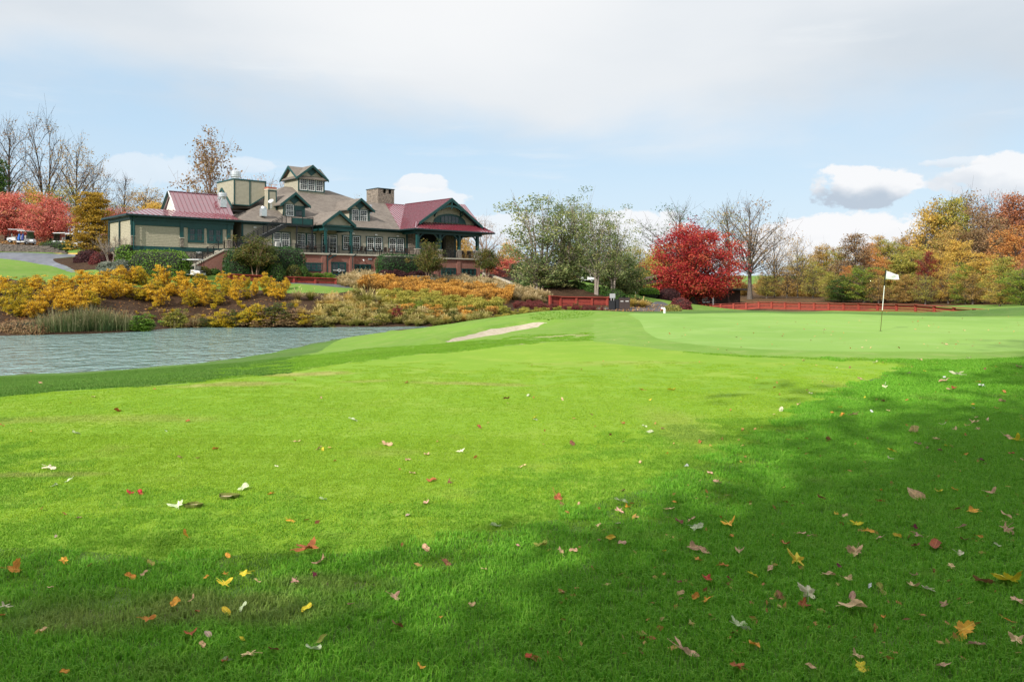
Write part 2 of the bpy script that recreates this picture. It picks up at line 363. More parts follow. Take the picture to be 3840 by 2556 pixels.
def smooth_poly(P, it=2):
    P = np.array(P, float)
    for _ in range(it):
        Q = np.roll(P, -1, 0); P = np.stack([P * .75 + Q * .25, P * .25 + Q * .75], 1).reshape(-1, 2)
    return P
def gp(pts): return [tuple(G(*p).xy) for p in pts]

SAND = smooth_poly([tuple(S(*p).xy) for p in [(1640, 1281, 30.5), (1763, 1270, 31.9), (1882, 1248, 33.4), (2009, 1228, 35.6), (2066, 1211, 37.8), (2001, 1214, 38.6), (1861, 1236, 37), (1797, 1251, 35.5), (1721, 1267, 33.5)]], 2)
_sd = poly_sd(_gx, _gy, SAND)
_back = np.clip((_gy - (31.2 + (_gx + 2.4) * 1.35)) / 2.2, -1, 1)
GZ = GZ - .22 * np.clip(_sd / .8, 0, 1) + .20 * np.exp(-((_sd + .5) / .45) ** 2) * (_back > 0) * (_sd < 0)

# ------------------------------------------------------------------ the ground sheet, cut along the edges of its surfaces
GREEN = smooth_poly([tuple(S(*p).xy) for p in [(2330, 1180, 45.5), (2400, 1203, 37), (2430, 1258, 26), (2540, 1288, 22.2), (2800, 1305, 20.4), (3100, 1318, 19.5), (3500, 1326, 18.9), (3840, 1320, 19.4), (4500, 1318, 19.6),
    (4700, 1215, 33), (3840, 1203, 37), (3500, 1186, 41.5), (3300, 1181, 43.5), (2900, 1177, 46)]], 2)
FAIR = smooth_poly(gp([(-500, 1520), (0, 1490), (800, 1428), (1100, 1392), (1500, 1335), (1950, 1292), (2250, 1270), (2440, 1290), (2640, 1330), (3150, 1350), (3420, 1362), (3330, 1400), (3100, 1500), (2900, 1620), (2650, 1730),
    (2350, 1850), (2000, 1980), (1500, 2060), (1000, 2100), (500, 2090), (0, 2050), (-500, 2040)]), 1)
def gz(pts, zmin): return [tuple(G(a, b, zmin).xy) for a, b in pts]
ROAD = smooth_poly(gz([(-500, 938), (0, 943), (185, 953), (330, 955), (330, 961), (267, 963), (205, 968), (196, 974), (214, 987), (258, 1001), (350, 1014), (320, 1016), (214, 1001), (107, 983), (0, 968), (-500, 960)], 78), 1)
ISLE = smooth_poly(gz([(200, 969), (267, 963.5), (400, 960), (520, 975), (600, 1030), (470, 1040), (350, 1016), (258, 1002), (214, 988), (197, 975)], 78), 1)
PATHM = smooth_poly(gz([(1000, 1058), (1260, 1060), (1330, 1066), (1330, 1084), (1200, 1071), (1075, 1065), (1000, 1063)], 78), 1)
PATHR = smooth_poly(gz([(2240, 1151), (2346, 1152), (2436, 1152), (2446, 1133), (2480, 1128), (2530, 1150), (2530, 1170), (2490, 1168), (2346, 1164), (2240, 1159)], 70), 1)
BED = gz([(-500, 1040), (0, 1036), (170, 1074), (400, 1072), (620, 1076), (860, 1084), (1090, 1099), (1250, 1102), (1345, 1086), (1345, 1062), (1420, 1048), (1500, 1034), (1790, 1037), (2000, 1075), (2120, 1064), (2240, 1095), (2370, 1112), (2440, 1132)], 66)
BED += [tuple(G(2560, 1150, 90).xy), tuple(G(2530, 1176, 66).xy), (8, 60), (-6, 55), (-10, 66), (-14, 68.0), (-20, 68.5), (-27, 66.5), (-32, 60.5), (-38.5, 56.8), (-60, 55)]
LITL = [(-26, 104), (-34, 105.5), (-45, 106), (-80, 107), (-240, 100), (-240, 240), (-10, 240), (-10, 118)]
LITR = [(20, 119), (60, 105), (72, 80), (240, 80), (240, 240), (-5, 240), (-5, 124)]
BEDB = [tuple(BW(u, v).xy) for u, v in [(-13.5, -4.6), (-10, -5.5), (-2, -6.5), (6, -7.5), (12, -9), (20, -10), (29, -9), (32, -3), (32, 2), (-9, 2), (-13.5, -3.9)]]   # planting beds in front of the brick wall

BARE = [(G(560, 2310).x, G(560, 2310).y, .75, .16), (G(900, 2290).x, G(900, 2290).y, .5, .12), (G(330, 2350).x, G(330, 2350).y, .4, .1), (G(1240, 2190).x, G(1240, 2190).y, .35, .08)]
M_LAWN = ground_mat('rough_turf', (.085, .175, .028), (.12, .235, .038), (.15, .23, .06), s1=.12, s2=1.3, s3=22, bump=.6, bd=.04, wear=(5, (.20, .18, .085), [(x_, y_, rx_ * .8, ry_ * .8, .6) for x_, y_, rx_, ry_ in BARE]))
WP = lambda sx, sy, zm, rx, ry, s_: (G(sx, sy, zm).x, G(sx, sy, zm).y, rx, ry, s_)
WEAR = [WP(860, 1440, 2, 1.3, .55, .75), WP(1130, 1405, 2, 1.2, .55, .8), WP(1740, 1437, 2, 1.2, .30, .6), WP(1900, 1446, 2, .9, .2, .5), WP(330, 1570, 2, 2.2, .4, .35), WP(150, 1782, 2, .7, .12, .5),
        WP(2300, 1360, 2, 2.6, .6, .3), WP(1440, 1700, 2, .5, .3, .25), WP(1370, 1430, 2, .6, .2, .4), WP(2550, 1600, 2, .5, 2.2, .25), WP(3200, 1460, 2, .4, 2.5, .25)]
M_FAIR = ground_mat('fairway_turf', (.178, .325, .024), (.222, .365, .030), (.262, .38, .045), s1=.16, s2=.9, s3=34, bump=.25, bd=.012, grain=.16,
    wear=(1.6, (.36, .34, .10), WEAR))
M_GREEN = ground_mat('putting_turf', (.185, .325, .062), (.23, .378, .08), (.25, .385, .098), s1=.10, s2=.45, s3=60, bump=.1, bd=.006, grain=.06)
M_COLLAR = ground_mat('collar_turf', (.157, .290, .040), (.197, .335, .052), (.24, .335, .08), s1=.3, s2=1.4, s3=36, bump=.35, bd=.015, grain=.18)
M_MOUND = ground_mat('mound_turf', (.15, .285, .034), (.19, .33, .044), (.235, .33, .07), s1=.22, s2=1.2, s3=26, bump=.5, bd=.03, grain=.25,
    wear=(1.3, (.42, .37, .20), [WP(2150, 1265, 28, 2.0, .9, .85), WP(2060, 1285, 2, 1.2, .6, .7), WP(2330, 1205, 28, .7, 4.5, .8), WP(2420, 1230, 2, .5, 2.2, .6), WP(1980, 1290, 2, 1.2, .4, .5), WP(2250, 1258, 20, 1.4, .7, .6), WP(2380, 1265, 2, .8, .5, .5)]))
M_LAWNF = ground_mat('far_turf', (.120, .220, .034), (.160, .270, .044), (.19, .26, .065), s1=.15, s2=.8, s3=16, bump=.3, grain=.15)
M_SAND = ground_mat('bunker_sand', (.42, .36, .27), (.49, .425, .32), (.35, .29, .21), s1=.6, s2=4, s3=40, bump=.5, bd=.03, grain=.12)
M_ROAD = ground_mat('asphalt', (.115, .125, .150), (.165, .180, .210), (.25, .27, .30), rough=.42, s1=.35, s2=1.2, s3=20, bump=.2, grain=.12)
M_PATH = ground_mat('path_asphalt', (.085, .088, .095), (.120, .122, .130), (.16, .15, .14), rough=.7, s1=.5, s2=2.5, s3=30, bump=.3, grain=.2)
M_MULCH = ground_mat('bark_mulch', (.060, .034, .020), (.098, .058, .035), (.15, .085, .045), s1=.6, s2=5, s3=22, bump=1.0, bd=.08, grain=.6)
M_LITTER = ground_mat('leaf_litter_ground', (.105, .060, .030), (.17, .10, .045), (.24, .14, .06), s1=.3, s2=3, s3=14, bump=.9, bd=.08, grain=.6)
MOUND = [tuple(v) for v in [(-9.0, 34), (-8.6, 27), (-7.4, 20), (-5, 14), (2, 14), (8, 16), (9, 30), (9, 40), (6.4, 46), (6.5, 56), (-10, 56), (-13, 66), (-11, 50), (-9.6, 40)]]

ZONES = [('sand_bunker', SAND, 0, M_SAND), ('putting_green', GREEN, 0, M_GREEN), ('green_collar', GREEN, -2.0, M_COLLAR), ('fairway', FAIR, 0, M_FAIR), ('mound_lawn', MOUND, 0, M_MOUND), ('road', ROAD, 0, M_ROAD), ('mulch_island', ISLE, 0, M_MULCH),
         ('cart_path', PATHM, 0, M_PATH), ('cart_path', PATHR, 0, M_PATH), ('mulch_bank', BED, 0, M_MULCH), ('planting_bed', BEDB, 0, M_MULCH), ('hill_ground', LITL, 0, M_LITTER), ('woodland_ground', LITR, 0, M_LITTER)]
def build_terrain():
    ny, nx = GZ.shape; V = np.stack([_gx.ravel(), _gy.ravel(), GZ.ravel()], 1)
    idx = np.arange(ny * nx).reshape(ny, nx); a, b, c, d = idx[:-1, :-1].ravel(), idx[:-1, 1:].ravel(), idx[1:, 1:].ravel(), idx[1:, :-1].ravel()
    T = np.concatenate([np.stack([a, b, c], 1), np.stack([a, c, d], 1)])
    for name, poly, off, m in ZONES:
        sd = poly_sd(V[:, 0], V[:, 1], poly) - off
        nz = np.array([math.sin(x * 7.1 + y * 3.3) + math.sin(y * 9.7 - x * 4.1) for x, y in V[:, :2]]) if name in ('fairway', 'mulch_bank', 'mound_lawn', 'green_collar') else 0
        if name == 'green_collar': sd = np.where(V[:, 1] > 40, -1, sd)
        sd = sd + nz * (.14 if name == 'green_collar' else .05); sd = np.where(np.abs(sd) < 1e-6, 1e-6, sd)
        s = sd[T] > 0; k = s.sum(1); inn = [T[k == 3]]; out = [T[k == 0]]; cache = {}; nv = []; base = len(V)
        def cut(i, j):
            key = (i, j) if i < j else (j, i)
            if key not in cache:
                t = sd[i] / (sd[i] - sd[j]); cache[key] = base + len(nv); nv.append(V[i] + (V[j] - V[i]) * t)
            return cache[key]
        mi, mo = [], []
        for tri, ss in zip(T[(k == 1) | (k == 2)], s[(k == 1) | (k == 2)]):
            for r_ in range(3):
                if (ss.sum() == 1 and ss[r_]) or (ss.sum() == 2 and not ss[r_]): break
            i, j, l = int(tri[r_]), int(tri[(r_ + 1) % 3]), int(tri[(r_ + 2) % 3]); p, q = cut(i, j), cut(i, l)
            A, B = [(i, p, q)], [(p, j, l), (p, l, q)]
            if ss[r_]: mi += A; mo += B
            else: mi += B; mo += A
        if nv: V = np.concatenate([V, np.array(nv)])
        if mi: inn.append(np.array(mi)); out.append(np.array(mo))
        I = np.concatenate(inn); T = np.concatenate(out)
        if len(I): emit(name, V, I, m)
    ft = V[T].mean(1); far = ((ft[:, 1] > 57) | (ft[:, 0] < -26)) & (ft[:, 1] > 40)
    emit('lawn', V, T[~far], M_LAWN); emit('far_lawn', V, T[far], M_LAWNF)
def emit(name, V, T, m):
    u, inv = np.unique(T, return_inverse=True)
    tag(add_obj(name, raw_mesh(name, V[u], inv.reshape(-1, 3), smooth=True, material=m)), kind='structure')
build_terrain()

def build_water():
    m, t, b, out = new_mat('pond_water')
    tc = t.node('ShaderNodeTexCoord').outputs['Object']
    mp = t.node('ShaderNodeMapping'); t.l.new(tc, mp.inputs[0]); mp.inputs['Scale'].default_value = (1.0, .75, 1); mp.inputs['Rotation'].default_value = (0, 0, R(-14))
    n1 = t.noise(mp.outputs[0], .8, 2, .5, dist=.8); n2 = t.noise(mp.outputs[0], 3.6, 2, .5); n0 = t.noise(tc, .18, 3, .5)
    b.inputs['Base Color'].default_value = (.19, .30, .28, 1); b.inputs['Roughness'].default_value = .08; b.inputs['IOR'].default_value = 1.33
    b.inputs['Specular IOR Level'].default_value = .5
    bn = t.node('ShaderNodeBump'); bn.inputs['Distance'].default_value = .42
    t.put(bn.inputs['Strength'], t.math('ADD', .75, t.math('MULTIPLY', n0, .5)))
    t.put(bn.inputs['Height'], t.math('ADD', n1, t.math('MULTIPLY', n2, .22))); t.l.new(bn.outputs[0], b.inputs['Normal'])
    P = [(-110, 20), (-20, 20), (-8, 44), (-3, 60), (-3, 82), (-20, 78), (-36, 70), (-110, 62)]
    tag(add_obj('pond', raw_mesh('pond', [(x, y, -2.1) for x, y in P], np.array([list(range(len(P)))]), material=m)), kind='structure')
build_water()

# ------------------------------------------------------------------ plant library
def quads(C, size, nrm=None, aspect=1.5, jitter=1.0, rnd=None, clump=None, tri=False):
    """leaf faces at centres C"""
    n = len(C); size = np.broadcast_to(size, (n,)).astype(float)
    N = RNG.normal(size=(n, 3)) * jitter
    if nrm is not None: N = N + nrm
    N /= np.linalg.norm(N, axis=1, keepdims=True) + 1e-9
    A = RNG.normal(size=(n, 3)); U = np.cross(N, A); U /= np.linalg.norm(U, axis=1, keepdims=True) + 1e-9; W = np.cross(N, U)
    s = (size * RNG.uniform(.65, 1.3, n))[:, None] * .5
    if tri: V = np.stack([C + U * s * aspect, C - U * s * .6 + W * s, C - U * s * .6 - W * s], 1).reshape(-1, 3); F = np.arange(3 * n).reshape(n, 3)
    else: V = np.stack([C + U * s * aspect, C + W * s * .8, C - U * s * aspect, C - W * s * .8], 1).reshape(-1, 3); F = np.arange(4 * n).reshape(n, 4)
    return V, F, (RNG.uniform(size=n) if rnd is None else rnd), (np.zeros(n) + .5 if clump is None else clump)
def tubes(lines, sides=5):
    """list of (points, radii) as one set of tapered tubes"""
    Vs, Fs = [], []; o = 0
    for pts, rad in lines:
        P = np.asarray(pts, float); r = np.asarray(rad, float); n = len(P)
        T = np.gradient(P, axis=0); T /= np.linalg.norm(T, axis=1, keepdims=True) + 1e-9
        ref = np.array([0, 0, 1.]) if abs(T[0, 2]) < .8 else np.array([1., 0, 0])
        X = np.cross(T, ref); X /= np.linalg.norm(X, axis=1, keepdims=True) + 1e-9; Y = np.cross(T, X)
        a = np.arange(sides) * 2 * np.pi / sides
        V = P[:, None] + (X[:, None] * np.cos(a)[None, :, None] + Y[:, None] * np.sin(a)[None, :, None]) * r[:, None, None]
        Vs.append(V.reshape(-1, 3)); b = np.arange(n - 1)[:, None] * sides; k = np.arange(sides)[None]; k2 = (k + 1) % sides
        Fs.append(np.stack([b + k, b + k2, b + sides + k2, b + sides + k], -1).reshape(-1, 4) + o); o += len(V.reshape(-1, 3))
    return np.concatenate(Vs), np.concatenate(Fs)
def curve(a, b, n=5, bow=.12, up=0.0, rng=None):
    a = np.asarray(a, float); b = np.asarray(b, float); L = np.linalg.norm(b - a); t = np.linspace(0, 1, n)[:, None]
    off = RNG.normal(size=3) * bow * L; off[2] += up * L
    return a * (1 - t) + b * t + off * (4 * t * (1 - t)) * .5
def profile(kind, h):
    """crown radius (0..1) at crown height h (0..1)"""
    if kind == 'round': return math.sqrt(max(0, 1 - (2 * h - .9) ** 2 / 1.25)) if h < .97 else .2
    if kind == 'egg': return max(.12, math.sin(math.pi * min(1, h * .92 + .10)) ** .75)
    if kind == 'cone': return max(.06, (1 - h) ** .8 * (1 if h > .12 else .75 + h * 2))
    if kind == 'vase': return .25 + .75 * math.sin(min(1.0, h * 1.15) * math.pi * .62) if h < .9 else .75
    if kind == 'column': return .55 + .45 * math.sin(math.pi * (h * .8 + .15)) if h < .95 else .4
    return 1
def tree(name, H, R_, base=.25, prof='egg', clumps=70, leaves=5000, leaf=.2, clump_r=None, stems=1, trunk_r=.16, shell=.55, twigs=0, twig_len=.9, droop=0., up=.35, lean=0, limbs=None, seed=1, leaf_low=0., leaf_top=None, flat=1.0, sides=6, stem_split=.12, top_clumps=True):
    """returns (trunk mesh, crown mesh or None), base at the origin"""
    global RNG
    keep = RNG; RNG = np.random.default_rng(seed); rnd = random.Random(seed)
    zb = H * base; lines, fine, tw = [], [], []
    tips = []
    spines = []
    for s in range(stems):
        an = 2 * math.pi * s / max(1, stems) + rnd.uniform(-.4, .4); sp_ = R_ * stem_split * (stems > 1) * rnd.uniform(1.5, 3.6)
        topz = H * (rnd.uniform(.80, .97) if stems > 1 else .96)
        b0 = np.array([math.cos(an) * .18 * (stems > 1), math.sin(an) * .18 * (stems > 1), -.15]); b1 = np.array([math.cos(an) * sp_ + lean, math.sin(an) * sp_, topz])
        P = curve(b0, b1, 9, .035); rr = trunk_r / math.sqrt(stems) ** .7
        rad = rr * (1 - np.linspace(0, 1, 9)) ** .85 + .012 * (H / 10)
        rad[0] *= 1.45; lines.append((P, rad)); spines.append((P, rad))
    C = []; cl = []
    cr = clump_r or R_ * .24
    for k in range(clumps):
        h = 1 - (1 - (k + rnd.random()) / clumps) ** .85
        rmax = profile(prof, h) * R_
        rho = rmax * (shell + (1 - shell) * rnd.random()) if rnd.random() < .72 else rmax * rnd.random() * .7
        an = k * 2.39996 + rnd.uniform(-.5, .5)
        tip = np.array([math.cos(an) * rho + lean * h, math.sin(an) * rho, zb + (H - zb) * h * .97 + rnd.uniform(-.3, .3) * .04 * H])
        # spring from the nearest stem, lower down
        best = min(spines, key=lambda q: np.linalg.norm(q[0][:, :2] - tip[:2], axis=1).min()) if stems > 1 else spines[0]
        P, rad = best; hz = max(zb * .85, tip[2] - rho * (up + .25) - .05 * H)
        i = float(np.interp(hz, P[:, 2], np.arange(len(P)))); a = np.array([np.interp(i, np.arange(len(P)), P[:, c]) for c in range(3)]); ra = float(np.interp(i, np.arange(len(P)), rad))
        L = np.linalg.norm(tip - a)
        Q = curve(a, tip, 6, .07, up * .25 - droop * .3); r0 = min(ra * .6, .015 + L * .0115); lines.append((Q, np.linspace(r0, .012 + .0006 * H, 6)))
        C.append(tip); cl.append(rnd.random())
        for q in range(2):
            j = rnd.uniform(.45, .85); m_ = Q[int(j * 5)]; e = m_ + RNG.normal(size=3) * cr * np.array([1, 1, .7]) * 1.1 + np.array([0, 0, up * cr]); fine.append((curve(m_, e, 4, .1), np.linspace(r0 * .45, .008, 4))); C.append(e); cl.append(rnd.random())
        for q in range(twigs):
            j = rnd.uniform(.35, 1); m_ = Q[min(5, int(j * 5 + .5))]; dr = (tip - a) / (L + 1e-6)
            e = m_ + (RNG.normal(size=3) * .55 + dr * .7 + np.array([0, 0, up * 1.2 - droop])) * twig_len * rnd.uniform(.4, 1.15)
            tw.append((np.stack([m_, (m_ + e) / 2 + RNG.normal(size=3) * .06, e]), np.array([.012, .009, .005]) * (1 + H / 30)))
            if rnd.random() < .6:
                e2 = (m_ + e) / 2 + (RNG.normal(size=3) * .5 + np.array([0, 0, up])) * twig_len * .5; tw.append((np.stack([(m_ + e) / 2, e2]), np.array([.009, .004]) * (1 + H / 30)))
    V1, F1 = tubes(lines, sides)
    parts = [(V1, F1)]
    if fine: parts.append(tubes(fine, 3))
    if tw: parts.append(tubes([t_ for t_ in tw if len(t_[0]) == 3], 3)); q = [t_ for t_ in tw if len(t_[0]) == 2]; q and parts.append(tubes(q, 3))
    o = 0; VV, FF = [], []
    for v, f in parts: VV.append(v); FF.append(f + o); o += len(v)
    tm = raw_mesh(name + '_trunk', np.concatenate(VV), np.concatenate(FF), smooth=True)
    cm = None
    if leaves:
        C = np.array(C); cl = np.array(cl); w = np.ones(len(C))
        if leaf_low: w = w * np.clip(1 - (C[:, 2] / H - .45) * leaf_low * 2, .04, 1)
        if leaf_top: w = w * np.where(C[:, 2] / H > leaf_top, .2, 1)
        w *= RNG.uniform(.4, 1.3, len(C)); w /= w.sum()
        i = RNG.choice(len(C), size=leaves, p=w)
        d = RNG.normal(size=(leaves, 3)); d /= np.linalg.norm(d, axis=1, keepdims=True); rad = RNG.uniform(.05, 1, leaves) ** .55
        off = d * rad[:, None] * cr * np.array([1.15, 1.15, .75 * flat])
        off[:, 2] -= droop * rad * cr * .5
        Lc = C[i] + off
        V, F, r_, c_ = quads(Lc, leaf, nrm=d * .6 + np.array([0, 0, .35]), rnd=np.clip(RNG.uniform(size=leaves), 0, 1), clump=np.clip(cl[i] * .75 + .25 * RNG.uniform(size=leaves), 0, 1))
        cm = raw_mesh(name + '_crown', V, F, {'rnd': r_, 'clump': c_})
    RNG = keep
    return tm, cm
BARK = mat('bark_grey_brown', (.115, .095, .078), rough=.9, noise=.35, scale=9, bump=.6, bscale=14)
BARK_D = mat('bark_dark', (.060, .050, .045), rough=.9, noise=.3, scale=9, bump=.6, bscale=14)
BARK_L = mat('bark_pale', (.26, .215, .18), rough=.9, noise=.35, scale=7, bump=.6, bscale=12)
BARK_C = mat('bark_smooth_tan', (.30, .20, .14), rough=.7, noise=.35, scale=5)
TPROTO = {}
def proto(key, **kw):
    if key not in TPROTO: TPROTO[key] = tree(key, **kw)
    return TPROTO[key]
def plant_tree(name, key, loc, scale, leafm, bark, label, cat='tree', group=None, rz=None, sxy=None):
    tm, cm = TPROTO[key]
    rz = random.uniform(0, 6.28) if rz is None else rz
    e = empty(name, loc, rz, label, cat, group); sc = (scale * (sxy or 1), scale * (sxy or 1), scale)
    add_obj('trunk', tm, bark, e, scale=sc)
    if cm: add_obj('crown', cm, leafm, e, scale=sc)
    return e
def place_by_px(sx, sytop, Z, dz=0):
    v = S(sx, sytop, Z); x, y = v.x, v.y; g = float(hgt(x, y)) + dz
    return (x, y, g), v.z - g

def leafy_solid(name, fn, n, leaf, core, inner_mat, leafm, loc, rz, label, cat, group=None, up=.3):
    """clipped shrub or hedge: a twiggy dark core closely covered in leaves; fn(n) gives surface points and normals"""
    e = empty(name, loc, rz, label, cat, group)
    add_obj('branches', core, inner_mat, e)
    P, N = fn(n); P = P + N * RNG.normal(size=(n, 1)) * leaf * .6
    lump = (np.sin(P[:, 0] * 2.3 + 1) * np.sin(P[:, 1] * 2.9) * np.sin(P[:, 2] * 3.1 + 2)) * .5 + .5
    V, F, r_, c_ = quads(P, leaf, nrm=N * .9 + np.array([0, 0, up]), jitter=.75, clump=np.clip(lump * .6 + RNG.uniform(size=n) * .4, 0, 1))
    add_obj('foliage', raw_mesh(name + '_foliage', V, F, {'rnd': r_, 'clump': c_}, material=leafm), None, e)
    return e
def sbox(w, d, h, p=4.0, z0=0):
    """superellipsoid hedge sampler"""
    def fn(n):
        u = RNG.normal(size=(n * 2, 3)); u[:, 0] *= w; u[:, 1] *= d; u[:, 2] = np.abs(u[:, 2]) * h * 1.2
        u /= np.linalg.norm(u, axis=1, keepdims=True)
        k = (np.abs(u / np.array([w / 2, d / 2, h])) ** p).sum(1) ** (-1 / p); P = u * k[:, None]
        area = 1.0; P = P[:n]; N = np.sign(P) * np.abs(P / np.array([w / 2, d / 2, h])) ** (p - 1); N /= np.linalg.norm(N, axis=1, keepdims=True) + 1e-9
        return P * (1 + .025 * np.sin(P[:, :1] * 3.1) * np.sin(P[:, 2:] * 4.3 + P[:, 1:2])) + np.array([0, 0, z0]), N
    bm = bmesh.new(); bmesh.ops.create_icosphere(bm, subdivisions=3, radius=1)
    for v in bm.verts:
        c = np.array(v.co); c[2] = max(c[2], -.15); k = (np.abs(c) ** p).sum() ** (-1 / p); q = c * k * .93
        v.co = (q[0] * w / 2, q[1] * d / 2, q[2] * h + z0)
    me = bpy.data.meshes.new('core'); bm.to_mesh(me); bm.free()
    return fn, me
def hedge(name, loc, rz, w, d, h, leafm, label, cat='hedge', p=5, n=None, leaf=.1, group=None, inner=None):
    fn, core = sbox(w, d, h, p)
    n = n or int((w * h * 1.3 + w * d + d * h) * 1.3 / (leaf * leaf * .9))
    n = min(n, 9000)
    return leafy_solid(name, fn, n, leaf, core, inner or M_INNER, leafm, loc, rz, label, cat, group)
M_INNER = mat('inner_twigs', (.018, .022, .012), rough=.95, noise=.4, scale=8)
M_INNER_R = mat('inner_twigs_red', (.030, .012, .012), rough=.95, noise=.4, scale=8)

def grass_clump(name, n, H, W, blade=.02, arch=.5, seed=1, plume=0, segs=3, base=.12):
    """fountain of arching blades; returns mesh (rnd/clump attributes on faces)"""
    r = np.random.default_rng(seed); an = r.uniform(0, 2 * np.pi, n); out = r.uniform(.1, 1, n) ** .7
    d = np.stack([np.cos(an), np.sin(an)], 1); L = H * r.uniform(.6, 1.1, n)
    t = np.linspace(0, 1, segs + 1)[None, :, None]
    b0 = np.concatenate([d * (r.uniform(0, base, n) * W)[:, None], np.zeros((n, 1))], 1)
    hor = (out * W * .5)[:, None, None] * np.concatenate([d, np.zeros((n, 1))], 1)[:, None] * t ** 1.6
    z = (L[:, None] * (t[..., 0] - arch * out[:, None] * t[..., 0] ** 2.6))[..., None] * np.array([0, 0, 1.])
    P = b0[:, None] + hor + z; side = np.concatenate([-d[:, 1:], d[:, :1], np.zeros((n, 1))], 1)[:, None]
    side = side * np.cos(r.uniform(-1.2, 1.2, n))[:, None, None] + np.array([0, 0, .3])
    w = blade * (1 - t ** 2 * .9) * r.uniform(.7, 1.3, n)[:, None, None]
    V = np.stack([P - side * w / 2, P + side * w / 2], 2).reshape(-1, 3)
    m = (segs + 1) * 2; k = np.arange(segs) * 2; q = np.stack([k, k + 1, k + 3, k + 2], 1)
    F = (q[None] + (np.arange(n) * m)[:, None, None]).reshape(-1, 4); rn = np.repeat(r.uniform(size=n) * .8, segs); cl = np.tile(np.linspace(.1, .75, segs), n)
    if plume:
        i = r.choice(n, plume); tip = P[i, -1]; dr = P[i, -1] - P[i, -2]; dr /= np.linalg.norm(dr, axis=1, keepdims=True); dr[:, 2] += .5
        o = len(V); pl = H * .16; s = side[i, 0] * blade * 1.4
        V = np.concatenate([V, np.stack([tip, tip + dr * pl * .5 + s, tip + dr * pl, tip + dr * pl * .5 - s], 1).reshape(-1, 3)])
        F = np.concatenate([F, np.arange(4 * plume).reshape(-1, 4) + o]); rn = np.concatenate([rn, np.ones(plume)]); cl = np.concatenate([cl, np.ones(plume)])
    return raw_mesh(name, V, F, {'rnd': rn, 'clump': cl})
def merged(name, items, leafm, kind='stuff', label=None, cat=None):
    """many plants nobody would count, as one mesh: items = (mesh, loc, rz, scale)"""
    Vs, Fs, A, B = [], [], [], []; o = 0; cache = {}
    for me, loc, rz, sc in items:
        if me.name not in cache:
            v = np.empty(len(me.vertices) * 3, np.float32); me.vertices.foreach_get('co', v)
            f = np.empty(len(me.loops), np.int32); me.loops.foreach_get('vertex_index', f)
            a = np.empty(len(me.polygons), np.float32); me.attributes['rnd'].data.foreach_get('value', a); b = a.copy(); me.attributes['clump'].data.foreach_get('value', b)
            cache[me.name] = (v.reshape(-1, 3), f.reshape(len(me.polygons), -1), a, b)
        v, f, a, b = cache[me.name]; c, s = math.cos(rz), math.sin(rz)
        w = v @ np.array([[c, s, 0], [-s, c, 0], [0, 0, 1]]) * np.array(sc if isinstance(sc, (tuple, list)) else (sc,) * 3) + np.array(loc)
        Vs.append(w); Fs.append(f + o); o += len(v); j = RNG.uniform(-.2, .2); A.append(np.clip(a + j, 0, 1)); B.append(np.clip(b + j, 0, 1))
    o_ = add_obj(name, raw_mesh(name, np.concatenate(Vs), np.concatenate(Fs), {'rnd': np.concatenate(A), 'clump': np.concatenate(B)}, material=leafm))
    return tag(o_, label, cat, kind=kind)

# ------------------------------------------------------------------ the clubhouse: u along the front, v into the building, z up
def c1(x, y): return 400 + .3061 * x, 600 + .3061 * y        # survey views of the front: left, middle, right
def c2(x, y): return 900 + .3061 * x, 600 + .3061 * y
def c3(x, y): return 1350 + .3061 * x, 680 + .3061 * y
def FU(p, v):
    a = (p[0] - CX0) / FPX; Z = (v + BO.x * BN.x + BO.y * BN.y) / (a * BN.x + BN.y)
    return (a * Z - BO.x) * BD.x + (Z - BO.y) * BD.y, EYE + (CY0 - p[1]) / FPX * Z
TRIM = mat('green_paint', (.009, .058, .056), rough=.45, noise=.12, scale=3)
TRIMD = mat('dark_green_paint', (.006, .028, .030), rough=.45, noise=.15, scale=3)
SIDE = mat('khaki_siding', (.36, .33, .25), rough=.7, noise=.07, scale=2.5, bump=.1, bscale=40)
SIDEL = mat('khaki_shingles', (.39, .35, .255), rough=.8, noise=.10, scale=5, bump=.2, bscale=30)
WHITE = mat('white_paint', (.78, .78, .75), rough=.4, noise=.04)
CONC = mat('concrete', (.46, .42, .34), rough=.85, noise=.15, scale=3, bump=.2)
IRON = mat('black_iron', (.012, .013, .015), rough=.45, noise=.2)
STEEL = mat('galvanised_steel', (.62, .64, .66), rough=.35, metal=.7, noise=.12, scale=4)
STONE = mat('field_stone', (.25, .205, .165), rough=.9, noise=.5, scale=4.5, bump=.5)
MORT = mat('mortar', (.17, .155, .135), rough=.95, noise=.2)
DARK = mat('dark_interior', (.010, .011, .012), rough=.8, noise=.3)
def m_glass():
    m, t, b, out = new_mat('window_glass'); tc = t.node('ShaderNodeTexCoord').outputs['Object']
    n = t.noise(tc, 1.1, 3, .6); t.put(b.inputs['Base Color'], t.mix(t.ramp(n, .4, .62), (.010, .013, .013), (.045, .050, .040)))
    b.inputs['Roughness'].default_value = .04; b.inputs['Specular IOR Level'].default_value = .6
    bn = t.node('ShaderNodeBump'); bn.inputs['Strength'].default_value = .15; t.put(bn.inputs['Height'], t.noise(tc, 2.2, 2)); t.l.new(bn.outputs[0], b.inputs['Normal'])
    return m
GLASS = m_glass()
